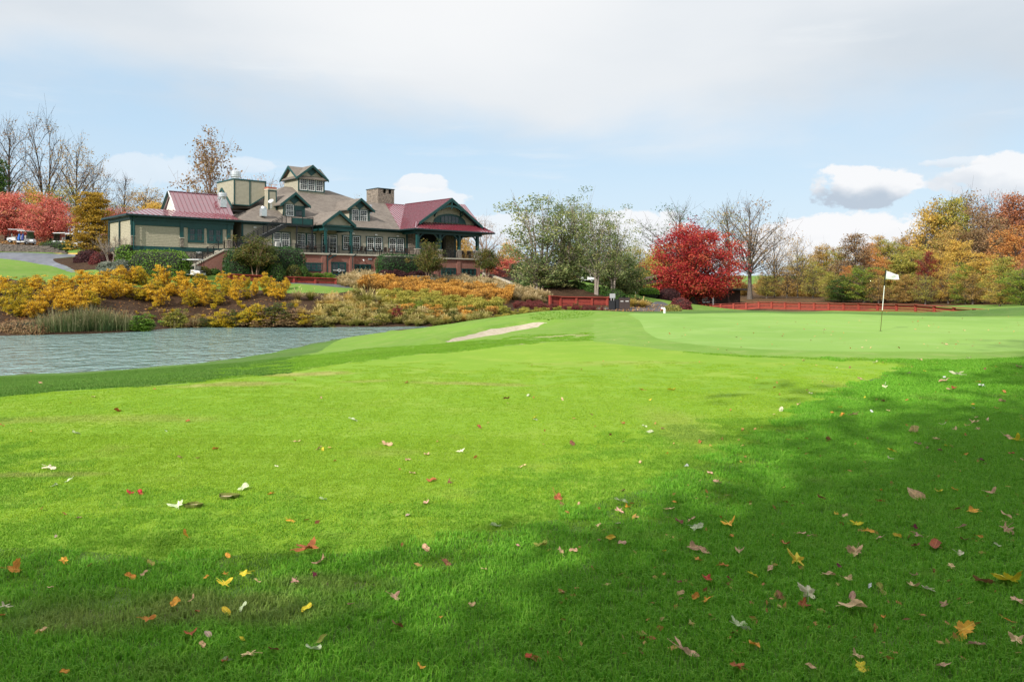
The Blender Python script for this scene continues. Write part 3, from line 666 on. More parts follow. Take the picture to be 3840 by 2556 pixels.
def m_brick():
    m, t, b, out = new_mat('red_brick'); tc = t.node('ShaderNodeTexCoord').outputs['Object']
    sp_ = t.node('ShaderNodeSeparateXYZ'); t.l.new(tc, sp_.inputs[0])
    vec = t.comb(t.math('ADD', sp_.outputs[0], sp_.outputs[1]), sp_.outputs[2], 0)
    br = t.node('ShaderNodeTexBrick'); t.l.new(vec, br.inputs['Vector']); br.inputs['Scale'].default_value = 1
    br.inputs['Brick Width'].default_value = .22; br.inputs['Row Height'].default_value = .078; br.inputs['Mortar Size'].default_value = .012
    br.inputs['Color1'].default_value = (.24, .050, .030, 1); br.inputs['Color2'].default_value = (.32, .085, .050, 1); br.inputs['Mortar'].default_value = (.24, .17, .14, 1)
    st = t.ramp(t.noise(tc, .8, 6, .65), .55, .75)
    t.put(b.inputs['Base Color'], t.mix(t.math('MULTIPLY', st, .16), br.outputs['Color'], (.50, .40, .36))); b.inputs['Roughness'].default_value = .85
    bn = t.node('ShaderNodeBump'); bn.inputs['Strength'].default_value = .6; bn.inputs['Distance'].default_value = .01; bn.invert = True
    t.l.new(br.outputs['Fac'], bn.inputs['Height']); t.l.new(bn.outputs[0], b.inputs['Normal']); return m
BRICK = m_brick()
def m_shingle():
    m, t, b, out = new_mat('asphalt_shingles'); tc = t.node('ShaderNodeTexCoord').outputs['Object']
    sp_ = t.node('ShaderNodeSeparateXYZ'); t.l.new(tc, sp_.inputs[0])
    vec = t.comb(t.math('ADD', sp_.outputs[0], sp_.outputs[1]), t.math('MULTIPLY', sp_.outputs[2], 1.6), 0)
    br = t.node('ShaderNodeTexBrick'); t.l.new(vec, br.inputs['Vector']); br.inputs['Scale'].default_value = 1
    br.inputs['Brick Width'].default_value = .33; br.inputs['Row Height'].default_value = .115; br.inputs['Mortar Size'].default_value = .006
    br.inputs['Color1'].default_value = (.125, .103, .085, 1); br.inputs['Color2'].default_value = (.200, .168, .140, 1); br.inputs['Mortar'].default_value = (.11, .085, .07, 1)
    n = t.noise(tc, .45, 6, .65); n2 = t.noise(tc, 7, 4, .7)
    c = t.mix(t.math('MULTIPLY', t.ramp(n, .42, .7), .5), br.outputs['Color'], (.235, .20, .165)); c = t.mix(t.math('MULTIPLY', t.ramp(n2, .5, .7), .45), c, (.13, .105, .085))
    t.put(b.inputs['Base Color'], c); b.inputs['Roughness'].default_value = .9
    bn = t.node('ShaderNodeBump'); bn.inputs['Strength'].default_value = .5; bn.inputs['Distance'].default_value = .02; t.put(bn.inputs['Height'], n2); t.l.new(bn.outputs[0], b.inputs['Normal']); return m
SHING = m_shingle()
REDM = mat('red_metal_roof', (.165, .022, .036), rough=.33, noise=.10, scale=1.5, spec=.8)

_b = next(n for n in REDM.node_tree.nodes if n.type == 'BSDF_PRINCIPLED'); _b.inputs['Coat Weight'].default_value = 1; _b.inputs['Coat Roughness'].default_value = .10; _b.inputs['Coat IOR'].default_value = 2.3
BLD = empty('clubhouse', BO, BRZ, 'long clubhouse with khaki siding, green trim, brown and dark red roofs, above the pond', 'building')
def part(mb, name, m, par=None, kind=None, **k):
    o = mb.build(name, m, par or BLD, **k)
    if kind: o['kind'] = kind
    return o
def wmap(face, pos):
    if face == 'front': return lambda s, z, o: (s, pos - o, z)
    if face == 'left': return lambda s, z, o: (pos - o, s, z)
    return lambda s, z, o: (pos + o, s, z)
def fbox(mb, f, s0, s1, z0, z1, o0, o1):
    mb.prism([f(s0, z0, o0), f(s1, z0, o0), f(s1, z1, o0), f(s0, z1, o0)], Vector(f(0, 0, o1)) - Vector(f(0, 0, o0)))
def xrange_at(poly, z):
    xs = []
    for (x0, z0), (x1, z1) in zip(poly, poly[1:] + poly[:1]):
        if (z0 - z) * (z1 - z) <= 0 and z0 != z1: xs.append(x0 + (x1 - x0) * (z - z0) / (z1 - z0))
    return (min(xs), max(xs)) if len(xs) > 1 else None
def lap(poly, face, pos, pitch=.15, m=None, name='siding', par=None):
    f = wmap(face, pos); mb = MB(); zs = [p[1] for p in poly]; z = min(zs)
    while z < max(zs) - .01:
        z1 = min(z + pitch, max(zs)); a = xrange_at(poly, z + 1e-4); b = xrange_at(poly, z1 - 1e-4)
        if a and b:
            mb.poly([f(a[0], z, .028), f(a[1], z, .028), f(b[1], z1, .006), f(b[0], z1, .006)])
            mb.poly([f(a[0], z, .002), f(a[1], z, .002), f(a[1], z, .028), f(a[0], z, .028)])
        z = z1
    return part(mb, name, m or SIDE, par, 'stuff')
def shingles(poly, face, pos, w=.2, hgt_=.17, m=None, par=None, name='wall_shingles'):
    f = wmap(face, pos); mb = MB(); zs = [p[1] for p in poly]; z = min(zs); r = random.Random(5); row = 0
    while z < max(zs) - .02:
        z1 = min(z + hgt_, max(zs)); a = xrange_at(poly, z + 1e-3); b = xrange_at(poly, z1 - 1e-3)
        if a and b:
            x0, x1 = max(a[0], b[0]), min(a[1], b[1]); x = min(a[0], b[0]) - (row % 2) * w * .5
            while x < max(a[1], b[1]):
                e = min(x + w * r.uniform(.8, 1.2), max(a[1], b[1])); l_ = max(x, min(a[0], b[0])) + .006
                if e - l_ > .02:
                    o = r.uniform(.022, .036); la, lb = max(l_, a[0]), max(l_, b[0]); ea, eb = min(e, a[1]), min(e, b[1])
                    if ea > la and eb > lb:
                        mb.poly([f(la, z + .004, o), f(ea, z + .004, o), f(eb, z1, .008), f(lb, z1, .008)]); mb.poly([f(la, z + .004, .002), f(ea, z + .004, .002), f(ea, z + .004, o), f(la, z + .004, o)])
                        mb.poly([f(ea, z + .004, .002), f(eb, z1, .002), f(eb, z1, .008), f(ea, z + .004, o)])
                x = e
        z = z1; row += 1
    return part(mb, name, m or SIDEL, par, 'stuff')
def stonework(f, s0, s1, z0, z1, size=.2, par=None, depth=.06, name='stonework'):
    r = random.Random(int(s0 * 100) + 3); mb = MB(); ob = MB(); fbox(mb, f, s0, s1, z0, z1, -.03, .012)
    o = part(mb, name, MORT, par)
    z = z0
    while z < z1 - .03:
        h = size * r.uniform(.6, 1.1); s = s0 - r.random() * size * .5
        while s < s1:
            w = size * r.uniform(.7, 1.7); a, b = max(s0, s) + .015, min(s1, s + w) - .015; c, d = z + .012, min(z1, z + h) - .012
            if b - a > .04 and d - c > .03:
                k = [r.uniform(.1, .35) for _ in range(4)]; W_, H_ = b - a, d - c
                pts = [(a + W_ * k[0], c), (b - W_ * k[1], c), (b, c + H_ * k[2]), (b, d - H_ * k[3]), (b - W_ * k[1], d), (a + W_ * k[0], d), (a, d - H_ * k[2]), (a, c + H_ * k[3])]
                cx, cz = (a + b) / 2, (c + d) / 2; dp = depth * r.uniform(.5, 1.1)
                inner = [(cx + (x - cx) * .72, cz + (y - cz) * .72) for x, y in pts]
                for i in range(8):
                    j = (i + 1) % 8; ob.poly([f(*pts[i], .012), f(*pts[j], .012), f(*inner[j], dp), f(*inner[i], dp)])
                ob.poly([f(*p, dp) for p in inner])
            s += w
        z += h
    q = ob.build('stones', STONE, o); q['kind'] = 'stuff'; return o
def clip_poly(P, axis_, lo, hi):
    def half(P, sgn, lim):
        out = []
        for i in range(len(P)):
            a, b = P[i], P[(i + 1) % len(P)]; da, db = sgn * (a[axis_] - lim), sgn * (b[axis_] - lim)
            if da >= 0: out.append(a)
            if da * db < 0: t = da / (da - db); out.append(tuple(a[k] + (b[k] - a[k]) * t for k in range(len(a))))
        return out
    return half(half(P, 1, lo), -1, hi) if P else P
def metal_roof(poly, zf, axis_, w=.42, th=.05, name='roof_panel'):
    """standing-seam sheets: poly in (u, v), zf height, axis_ the direction across the sheets; each sheet its own part"""
    lo, hi = min(p[axis_] for p in poly), max(p[axis_] for p in poly); n = max(1, round((hi - lo) / w)); w = (hi - lo) / n
    for i in range(n):
        a, b = lo + i * w, lo + (i + 1) * w
        Q = clip_poly(poly, axis_, a + .004, b - .004)
        if len(Q) < 3: continue
        mb = MB(); mb.prism([(u, v, zf(u, v)) for u, v in Q], (0, 0, -th))
        E_ = clip_poly(poly, axis_, a + .004, a + .05); o = 1 - axis_
        if len(E_) >= 3:
            e0, e1 = min(E_, key=lambda p: p[o]), max(E_, key=lambda p: p[o]); g = lambda p: (p[0], p[1], zf(*p) + .03)
            c = a + .03; A = (c, e0[1]) if axis_ == 0 else (e0[0], c); B = (c, e1[1]) if axis_ == 0 else (e1[0], c); mb.beam(g(A), g(B), .045, .075)
        part(mb, name, REDM)
def slab_roof(poly, zf, m, name='roof', th=.16):
    mb = MB(); mb.prism([(u, v, zf(u, v)) for u, v in poly], (0, 0, -th)); return part(mb, name, m)
def window(face, pos, s0, s1, z0, z1, sashes, casing=None, sash=None, cols=3, rows=3, cw=.12, name='window', par=None, split=True):
    """casing, then for each sash rectangle a frame with meeting rail, muntins and glass"""
    f = wmap(face, pos); mb = MB(); fbox(mb, f, s0, s1, z0, z0 + cw, .03, .10); fbox(mb, f, s0 - .04, s1 + .04, z1 - cw, z1, .03, .115)
    fbox(mb, f, s0, s0 + cw, z0 + cw, z1 - cw, .03, .10); fbox(mb, f, s1 - cw, s1, z0 + cw, z1 - cw, .03, .10)
    for (a, b), (c, d) in zip(sashes, sashes[1:]): fbox(mb, f, b + .01, c - .01, z0 + cw, z1 - cw, .03, .10)
    w = part(mb, name, casing or TRIM, par)
    for a, b in sashes:
        z2, z3 = z0 + cw + .01, z1 - cw - .01; t = .07; q = MB()
        fbox(q, f, a, b, z2, z2 + t * 1.3, .035, .09); fbox(q, f, a, b, z3 - t, z3, .035, .09); fbox(q, f, a, a + t, z2 + t, z3 - t, .035, .089); fbox(q, f, b - t, b, z2 + t, z3 - t, .035, .089)
        zm = (z2 + z3) / 2
        if split: fbox(q, f, a + t, b - t, zm - .035, zm + .035, .035, .095)
        o = q.build('sash', sash or WHITE, w)
        g = MB(); fbox(g, f, a + t, b - t, z2 + t, z3 - t, .036, .05); g.build('pane', GLASS, w)
        k = MB()
        for i in range(1, cols): x = a + t + (b - a - 2 * t) * i / cols; fbox(k, f, x - .011, x + .011, z2 + t, z3 - t, .051, .066)
        R2 = rows * (2 if split else 1)
        for i in range(1, R2): z = z2 + t + (z3 - z2 - 2 * t) * i / R2; fbox(k, f, a + t, b - t, z - .011, z + .011, .051, .064)
        if k.v: o2 = k.build('muntins', sash or WHITE, w); o2['kind'] = 'stuff'
    return w
def railing(pts, h=1.0, step=.125, par=None, name='railing', post_every=1.8, posts=True):
    """black metal railing along a 3-D polyline of its foot"""
    mb = MB(); bal = MB(); P = []
    for a, b in zip(pts, pts[1:]):
        a, b = Vector(a), Vector(b); L = (b - a).length; up = Vector((0, 0, h))
        mb.beam(a + up, b + up, .06, .045); mb.beam(a + Vector((0, 0, .1)), b + Vector((0, 0, .1)), .035, .03); mb.beam(a + Vector((0, 0, h - .14)), b + Vector((0, 0, h - .14)), .03, .025)
        n = max(1, round(L / step))
        for i in range(n): p = a + (b - a) * ((i + .5) / n); bal.beam(p + Vector((0, 0, .1)), p + Vector((0, 0, h - .14)), .018)
        k = max(1, round(L / post_every)); P += [a + (b - a) * (i / k) for i in range(k + 1)]
    r_ = part(mb, name, IRON, par)
    o = bal.build('balusters', IRON, r_); o['kind'] = 'stuff'
    if posts:
        pm = MB().box(-.035, .035, -.035, .035, 0, h + .06).mesh('post', IRON)
        for p in P: add_obj('post', pm, None, r_, p)
    return r_

def gable(uc, hw, vw, zb, ze, za, over=.5, back=None, zb_side=None, fo=.5, trim=.34, diamond=True, roofm=None, siding_z=None, side_wall=True, wall=True):
    """a gabled front: side walls, siding in the gable, raked trim, two roof planes running back along v"""
    k = (za - ze) / (hw + over); back = back if back is not None else vw + (za - 9.35) / .52 + 1
    if wall:
        mb = MB(); mb.box(uc - hw, uc + hw, vw, back, zb, ze + .05); mb.prism([(uc - hw, vw, ze), (uc + hw, vw, ze), (uc, vw, ze + hw * k)], (0, back - vw, 0)); part(mb, 'dormer_wall', SIDE)
    lap([(uc - hw, siding_z or ze), (uc + hw, siding_z or ze), (uc + hw, ze + .02), (uc, ze + hw * k), (uc - hw, ze + .02)] if (siding_z or ze) < ze - .03 else [(uc - hw, ze), (uc + hw, ze), (uc, ze + hw * k)], 'front', vw)
    if side_wall: lap([(vw, zb), (back, zb), (back, ze), (vw, ze)], 'left', uc - hw)
    th = .16
    for s in (-1, 1):
        P = [(uc, za), (uc + s * (hw + over), ze), (uc + s * (hw + over), ze - th), (uc, za - th)]
        mb = MB(); mb.prism([(u, vw - fo, z) for u, z in P], (0, back - vw + fo, 0)); part(mb, 'roof', roofm or SHING)
        mb = MB(); mb.prism([(u, vw - fo - .06, z) for u, z in [(uc, za + .03), (uc + s * (hw + over + .06), ze + .03 - .06 * k), (uc + s * (hw + over + .06), ze - trim), (uc, za - trim)]], (0, .10, 0)); part(mb, 'rake_board', TRIM)
        mb = MB(); mb.box(*sorted((uc + s * (hw + .01), uc + s * (hw + over))), vw - fo + .05, back - .3, ze - th - .05, ze - th + .0); part(mb, 'soffit', TRIMD)
    if diamond:
        d = min(.62, (za - ze) * .42); cz = za - trim - d * 1.0; mb = MB(); mb.prism([(uc, vw - .09, cz + d), (uc + d * 1.15, vw - .09, cz), (uc, vw - .09, cz - d * .85), (uc - d * 1.15, vw - .09, cz)], (0, .06, 0)); part(mb, 'gable_ornament', TRIM)

def build_clubhouse():
    SLAB = 5.66
    # --- brick base under the terrace
    mb = MB(); mb.box(-9.1, 28.9, -3.5, 6, 2.0, SLAB - .2); part(mb, 'brick_wall', BRICK)
    pm = MB()
    mb = MB(); mb.box(-9.3, 16.6, -3.68, .0, SLAB - .2, SLAB); part(mb, 'terrace_slab', CONC)
    mb = MB(); mb.box(16.6, 29.1, -3.72, 6, SLAB - .30, SLAB - .12); part(mb, 'terrace_slab', CONC)
    for u in (.35, 3.35, 7.35, 11.1, 20.9, 24.85, 28.55):
        mb = MB(); mb.box(u - .32, u + .32, -3.6, -3.5 - .002, 2.0, SLAB - .28); part(mb, 'brick_pilaster', BRICK)
    for a, b, c, d in [((790, 1255), (1010, 1362), c2, 3), ((1400, 1275), (1600, 1383), c2, 3), ((990, 1058), (1170, 1150), c3, 3), ((1245, 1068), (1415, 1158), c3, 3)]:
        u0, z1 = FU(c(*a), -3.5); u1, z0 = FU(c(*b), -3.5); w = (u1 - u0 - .24) / 3
        window('front', -3.5, u0, u1, z0, z1, [(u0 + .12 + i * w + .03, u0 + .12 + (i + 1) * w - .03) for i in range(3)], TRIM, TRIM, cols=2, rows=1, cw=.1)
    u0, z1 = FU(c2(1115, 1248), -3.5); u1, _ = FU(c2(1295, 1410), -3.5); z0 = 2.9; um = (u0 + u1) / 2
    dr = window('front', -3.5, u0, u1, z0, z1, [(u0 + .13, um - .02), (um + .02, u1 - .13)], TRIM, TRIM, cols=2, rows=3, cw=.12, name='double_door', split=False)
    mb = MB(); mb.box(u0 + .22, um - .1, -3.66, -3.62, 3.52, 3.58); mb.box(um + .1, u1 - .22, -3.66, -3.62, 3.52, 3.58)
    for k in range(14):
        t0, t1 = k / 14 * 6.283, (k + 1) / 14 * 6.283; mb.beam((um + math.cos(t0) * .17, -3.67, 3.55 + math.sin(t0) * .17), (um + math.cos(t1) * .17, -3.67, 3.55 + math.sin(t1) * .17), .05)
    part(mb, 'push_bar', WHITE, dr)
    for uv in [(1590, 1215, c2, .30, .12), (125, 950, c3, .0, .0)][:1]:
        u, z = FU(c2(1592, 1215), -3.5); mb = MB(); mb.box(u - .28, u + .28, -3.54, -3.5, z - .11, z + .11); 
        for i in range(4): mb.box(u - .24, u + .24, -3.57, -3.545, z - .09 + i * .05, z - .06 + i * .05)
        part(mb, 'wall_vent', STEEL)
    for px in [(1510, 1222)]:
        u, z = FU(c2(*px), -3.5); mb = MB(); mb.box(u - .08, u + .08, -3.6, -3.5, z - .05, z + .06); mb.cyl((u, -3.6, z - .05), (u, -3.66, z - .16), .03, .07); part(mb, 'wall_lamp', WHITE)
    # --- main wall and its windows
    mb = MB(); mb.box(-5.6, 18.5, .0, 21, 2.5, 9.25); part(mb, 'main_wall', SIDE)
    lap([(-5.6, SLAB), (18.5, SLAB), (18.5, 9.0), (-5.6, 9.0)], 'front', 0)
    for u in (-5.5, 18.4): mb = MB(); mb.box(u - .12, u + .12, -.07, 0 - .002, SLAB, 9.1); part(mb, 'corner_board', TRIM)
    mb = MB(); mb.box(-5.6, 18.5, -.08, -.002, 8.95, 9.2); part(mb, 'frieze_board', TRIM)
    zt, zb = 8.15, 6.38
    def pair(c, x0, x1, sh, zb=zb):
        u0, _ = FU(c(x0, 900), 0); u1, _ = FU(c(x1, 900), 0); S_ = [(FU(c(a, 900), 0)[0], FU(c(b, 900), 0)[0]) for a, b in sh]
        window('front', 0, u0 - .02, u1 + .02, zb - .1, zt + .12, S_, TRIM, WHITE, cols=3, rows=3, cw=.11)
    pair(c2, 395, 612, [(408, 492), (507, 602)]); pair(c2, 688, 925, [(698, 796), (822, 915)]); pair(c2, 1250, 1475, [(1262, 1346), (1378, 1465)])
    pair(c2, 1543, 1745, [(1553, 1638), (1650, 1737)]); pair(c2, 1817, 2012, [(1827, 1908), (1920, 2002)])
    u0, _ = FU(c2(990, 900), 0); u1, _ = FU(c2(1190, 900), 0); um = (u0 + u1) / 2
    fd = window('front', 0, u0, u1, SLAB, 8.28, [(u0 + .12, um - .015), (um + .015, u1 - .12)], TRIM, WHITE, cols=2, rows=5, cw=.1, name='french_door', split=False)
    mb = MB(); mb.box(u0 + .12, u1 - .12, -.11, -.095, 7.82, 7.9); part(mb, 'transom', WHITE, fd)
    for c, x, y in [(c1, 1808, 827), (c2, 1382, 902), (c2, 1660, 918), (c2, 1925, 933)]:
        u, z = FU(c(x, y), 0); mb = MB(); mb.box(u - .1, u + .1, -.12, -.03, z - .03, z + .1); mb.cyl((u - .17, -.16, z), (u + .17, -.16, z), .085, n=10); part(mb, 'wall_lamp', WHITE)
    u, z = FU(c2(461, 1036), 0); mb = MB(); mb.box(u - .4, u + .4, -.45, -.11, z - .3, z + .3)
    for i in range(8): mb.box(u - .36, u + .36, -.47, -.452, z - .26 + i * .065, z - .235 + i * .065)
    part(mb, 'window_air_conditioner', WHITE)
    # gutter and eave
    zf = lambda u, v: 9.35 + .52 * (v + .6)
    mb = MB(); mb.box(-6.2, 16.9, -.74, -.602, 9.16, 9.34); part(mb, 'gutter', TRIMD)
    mb = MB(); mb.box(-6.2, 17.5, -.6, -.085, 9.1, 9.16); part(mb, 'soffit', TRIMD)
    # --- the brown roofs
    ul = FU(c2(545, 290), 11)[0]; ur = FU(c2(1090, 338), 11)[0]; u8 = FU(c2(1500, 500), 8)[0]
    slab_roof([(-6.2, -.6), (16.9, -.6), (20.27, 8), (u8, 8), (ur, 11), (ul, 11)], zf, SHING)
    kl = (zf(0, 11) - 9.35) / (ul + 6.2)
    slab_roof([(-6.2, -.6), (ul, 11), (ul, 11.2), (-6.2, 22.6)], lambda u, v: 9.35 + kl * (u + 6.2), SHING)
    slab_roof([(ul, 11), (ur, 11), (u8, 14), (20.27, 14), (20.27, 22.6), (-6.2, 22.6)], lambda u, v: 9.35 + .52 * (22.6 - v), SHING)
    kr = (zf(0, 11) - zf(0, 8)) / (u8 - ur)
    slab_roof([(ur, 11), (u8, 8), (u8, 14)], lambda u, v: zf(0, 11) - kr * (u - ur), SHING)
    mb = MB(); mb.box(u8 - .5, 27, 8, 8.3, 13.6, zf(0, 8) + .02); part(mb, 'roof_ridge', SHING)
    slab_roof([(u8, 8), (27, 8), (27, 14), (u8, 14)], lambda u, v: zf(0, 8), SHING)
    # small gable of the rear roof showing behind the ventilation enclosure
    ua, za = FU(c1(1412, 350), 7.5); mb = MB()
    mb.prism([(ua, 7.5, za), (ua, 4.3, za - 2.6), (ua, 10.7, za - 2.6)], (5, 0, 0)); part(mb, 'roof', SHING)
    mb = MB(); mb.beam((ua - .05, 7.5, za), (ua - .05, 4.2, za - 2.7), .1, .28); mb.beam((ua - .05, 7.5, za), (ua - .05, 10.8, za - 2.7), .1, .28); part(mb, 'rake_board', TRIM)
    # --- ventilation enclosure on the roof
    u0, z1 = FU(c1(1560, 232), 4); um, z1m = FU(c1(1752, 246), 4); u1, _ = FU(c1(1945, 270), 4); zb0 = FU(c1(1560, 545), 4)[1]
    zt_ = (z1 + z1m) / 2; zr = FU(c1(1945, 440), 4)[1]
    mb = MB(); mb.prism([(u0, 4, zb0), (um, 4, zb0), (u1, 4, zr), (u1, 4, zt_), (u0, 4, zt_)], (0, 5, 0)); en = part(mb, 'roof_screen', SIDE)
    lap([(u0 + .1, zb0), (um - .06, zb0), (um - .06, zt_ - .1), (u0 + .1, zt_ - .1)], 'front', 4, par=en)
    lap([(um + .06, zb0 + .05), (u1 - .1, zr), (u1 - .1, zt_ - .1), (um + .06, zt_ - .1)], 'front', 4, par=en)
    lap([(4, zb0), (9, zb0 + 1.2), (9, zt_ - .1), (4, zt_ - .1)], 'left', u0, par=en)
    mb = MB()
    for u in (u0, um, u1): mb.box(u - .07, u + .07, 3.93, 3.965, zb0 - .05 if u < u1 else zr, zt_)
    mb.box(u0 - .09, u1 + .09, 3.92, 3.97, zt_ - .1, zt_ + .06); mb.box(u0 - .09, u0 - .03, 3.97, 9, zt_ - .1, zt_ + .06); mb.box(u0 - .05, um, 3.93, 3.968, zb0 - .06, zb0 + .06)
    mb.beam((um, 3.95, zb0), (u1, 3.95, zr), .05, .14); part(mb, 'trim_boards', TRIM, en)
    u, z = FU(c1(1580, 215), 5.5); mb = MB(); mb.cyl((u, 5.5, zt_), (u, 5.5, z + .1), .42, .42, 14); mb.cyl((u, 5.5, z + .1), (u, 5.5, z + .75), .62, .62, 16); mb.cyl((u, 5.5, z + .3), (u, 5.5, z + .36), .68, .68, 16); mb.cyl((u, 5.5, z + .75), (u, 5.5, z + .9), .62, .3, 16); part(mb, 'exhaust_fan', STEEL)
    u, z = FU(c1(1420, 580), 2.6); mb = MB(); mb.box(u - .38, u + .38, 2.3, 3.1, z, z + .95); mb.cyl((u, 2.7, z + .95), (u, 2.7, z + 1.3), .36, .45, 14); mb.cyl((u, 2.7, z + 1.3), (u, 2.7, z + 1.75), .52, .52, 16); mb.cyl((u, 2.7, z + 1.48), (u, 2.7, z + 1.54), .56, .56, 16); mb.box(u - .62, u - .38, 2.4, 2.7, z + .95, z + 1.2); part(mb, 'exhaust_fan', STEEL)
    u, z = FU(c2(288, 678), .4); mb = MB(); mb.box(u - .32, u + .32, .15, .8, z - .1, z + .85); mb.cyl((u, .45, z + .85), (u, .45, z + 1.08), .34, .30, 12); part(mb, 'roof_vent', STEEL)
    u, z = FU(c2(1590, 560), 5); mb = MB(); mb.box(u - .3, u + .2, 4.8, 5.3, z - .25, z + .15); part(mb, 'roof_vent', STEEL)
    u, z = FU(c2(1600, 640), 2.2); mb = MB(); mb.box(u - .15, u + .15, 2.1, 2.4, z - .15, z + .1); part(mb, 'roof_vent', STEEL)
    mb = MB(); a = FU(c1(1540, 625), 2.2); b = FU(c1(1700, 632), 2.2); mb.cyl((a[0], 2.2, a[1]), (b[0], 2.2, b[1]), .07, n=8); mb.cyl((a[0], 2.2, a[1] - .5), (a[0], 2.2, a[1]), .05, n=6); part(mb, 'roof_pipe', IRON)
    # boxed chimney with siding and a red cap beside the satellite dish
    u0, z1 = FU(c2(345, 368), 3); u1, _ = FU(c2(447, 368), 3); mb = MB(); mb.box(u0, u1, 3, 4.3, 10.8, z1 + .02); ch = part(mb, 'boxed_chimney', SIDE)
    lap([(u0 + .12, 10.9), (u1 - .12, 10.9), (u1 - .12, z1 - .1), (u0 + .12, z1 - .1)], 'front', 3, par=ch); lap([(3, 10.9), (4.3, 10.9), (4.3, z1), (3, z1)], 'left', u0, par=ch)
    mb = MB(); mb.box(u0 - .01, u0 + .12, 2.95, 2.998, 10.8, z1); mb.box(u1 - .12, u1 + .01, 2.95, 2.998, 10.8, z1); mb.box(u0 - .04, u1 + .04, 2.93, 2.999, z1 - .1, z1 + .03); part(mb, 'trim_boards', TRIM, ch)
    mb = MB(); mb.box(u0 - .06, u1 + .06, 2.9, 4.4, z1 + .03, z1 + .2); part(mb, 'chimney_band', CONC, ch); mb = MB(); mb.box(u0 - .02, u1 + .02, 2.95, 4.35, z1 + .2, z1 + .42); part(mb, 'chimney_cap', mat('terracotta', (.36, .11, .07), rough=.7), ch)
    # --- dormers
    gable(2.02, 1.42, 1.5, 9.1, 11.85, 13.45, over=.62, fo=.5)
    gable(11.68, 1.5, 1.5, 10.2, 11.88, 13.42, over=.60, fo=.5)
    u0, z1 = FU(c2(557, 545), 1.5); u1, z0 = FU(c2(655, 690), 1.5)
    window('front', 1.5, u0 - .06, u1 + .06, z0 - .05, z1 + .08, [(u0, u1)], TRIM, WHITE, 3, 3, cw=.06)
    u0, z1 = FU(c2(675, 612), 1.5); u1, _ = FU(c2(765, 612), 1.5); mb = MB(); mb.box(u0 - .12, u1 + .12, 1.44, 1.498, z1, 11.8); mb.box(u0 - .1, u0, 1.42, 1.498, 9.2, z1); mb.box(u1, u1 + .1, 1.42, 1.498, 9.2, z1); d = part(mb, 'balcony_door', TRIM)
    mb = MB(); mb.box(u0 + .1, u1 - .1, 1.46, 1.49, 9.35, z1 - .15); part(mb, 'pane', GLASS, d); mb = MB(); mb.box(u0, u0 + .1, 1.45, 1.497, 9.2, z1 - .01); mb.box(u1 - .1, u1, 1.45, 1.497, 9.2, z1 - .01); mb.box(u0 + .1, u1 - .1, 1.45, 1.497, z1 - .15, z1 - .01); part(mb, 'frame', TRIMD, d)
    a = FU(c2(1367, 605), 1.5); b = FU(c2(1555, 758), 1.5); m1 = FU(c2(1453, 605), 1.5)[0]; m2 = FU(c2(1467, 605), 1.5)[0]
    window('front', 1.5, a[0] - .1, b[0] + .1, b[1] - .08, a[1] + .08, [(a[0], m1), (m2, b[0])], TRIM, WHITE, 3, 3, cw=.08)
    for uc in (2.02 - 1.42, 2.02 + 1.42, 11.68 - 1.5, 11.68 + 1.5): mb = MB(); mb.box(uc - .09, uc + .09, 1.44, 1.497, 10.2, 11.85); part(mb, 'corner_board', TRIM)
    lap([(.6, 10.0), (3.44, 10.0), (3.44, 11.85), (.6, 11.85)], 'front', 1.5)
    lap([(10.18, 10.3), (13.18, 10.3), (13.18, 11.88), (10.18, 11.88)], 'front', 1.5)
    # --- cupola: cross gables
    V9 = 9.3; u0, zs = FU(c2(712, 375), V9); u1, _ = FU(c2(1030, 400), V9); uc = (u0 + u1) / 2; hw = (u1 - u0) / 2; ze = FU(c2(700, 205), V9 - .4)[1]; za = FU(c2(885, 60), V9 - .45)[1]
    gable(uc, hw, V9, 12.5, ze, za, over=.42, fo=.45, back=V9 + 2 * hw, side_wall=True)
    mb = MB(); k = (za - ze) / (hw + .42)
    for s in (-1, 1):
        vc = V9 + hw; P = [(vc, za - .1), (vc + s * (hw + .42), ze - .02), (vc + s * (hw + .42), ze - .18), (vc, za - .26)]
        mb = MB(); mb.prism([(u0 - .45, v, z) for v, z in P], (u1 - u0 + .9, 0, 0)); part(mb, 'roof', SHING)
        mb = MB(); mb.prism([(u0 - .51, v, z) for v, z in [(vc, za - .07), (vc + s * (hw + .47), ze - .05), (vc + s * (hw + .47), ze - .34), (vc, za - .42)]], (.1, 0, 0)); part(mb, 'rake_board', TRIM)
        mb = MB(); mb.prism([(u1 + .42, v, z) for v, z in [(vc, za - .07), (vc + s * (hw + .47), ze - .05), (vc + s * (hw + .47), ze - .34), (vc, za - .42)]], (.1, 0, 0)); part(mb, 'rake_board', TRIM)
    lap([(V9, ze), (V9 + 2 * hw, ze), (V9 + hw, ze + hw * k - .1)], 'left', u0)
    sh = [(FU(c2(a, 300), V9)[0], FU(c2(b, 300), V9)[0]) for a, b in [(730, 820), (830, 916), (927, 1014)]]; zt_ = FU(c2(820, 232), V9)[1]; zb_ = FU(c2(730, 366), V9)[1]
    window('front', V9, u0 - .05, u1 + .05, zb_ - .12, zt_ + .14, sh, TRIM, WHITE, 3, 3, cw=.13, name='window')
    # --- porch gable over the french door
    u0, _ = FU(c2(1020, 780), -3.9); u1, _ = FU(c2(1420, 795), -3.9); uc = (u0 + u1) / 2
    gable(uc, (u1 - u0) / 2 - .45, -3.45, 9.0, 9.32, FU(c2(1215, 618), -3.9)[1], over=.45, fo=.42, back=2.6, diamond=False, side_wall=False, wall=False, trim=.42)
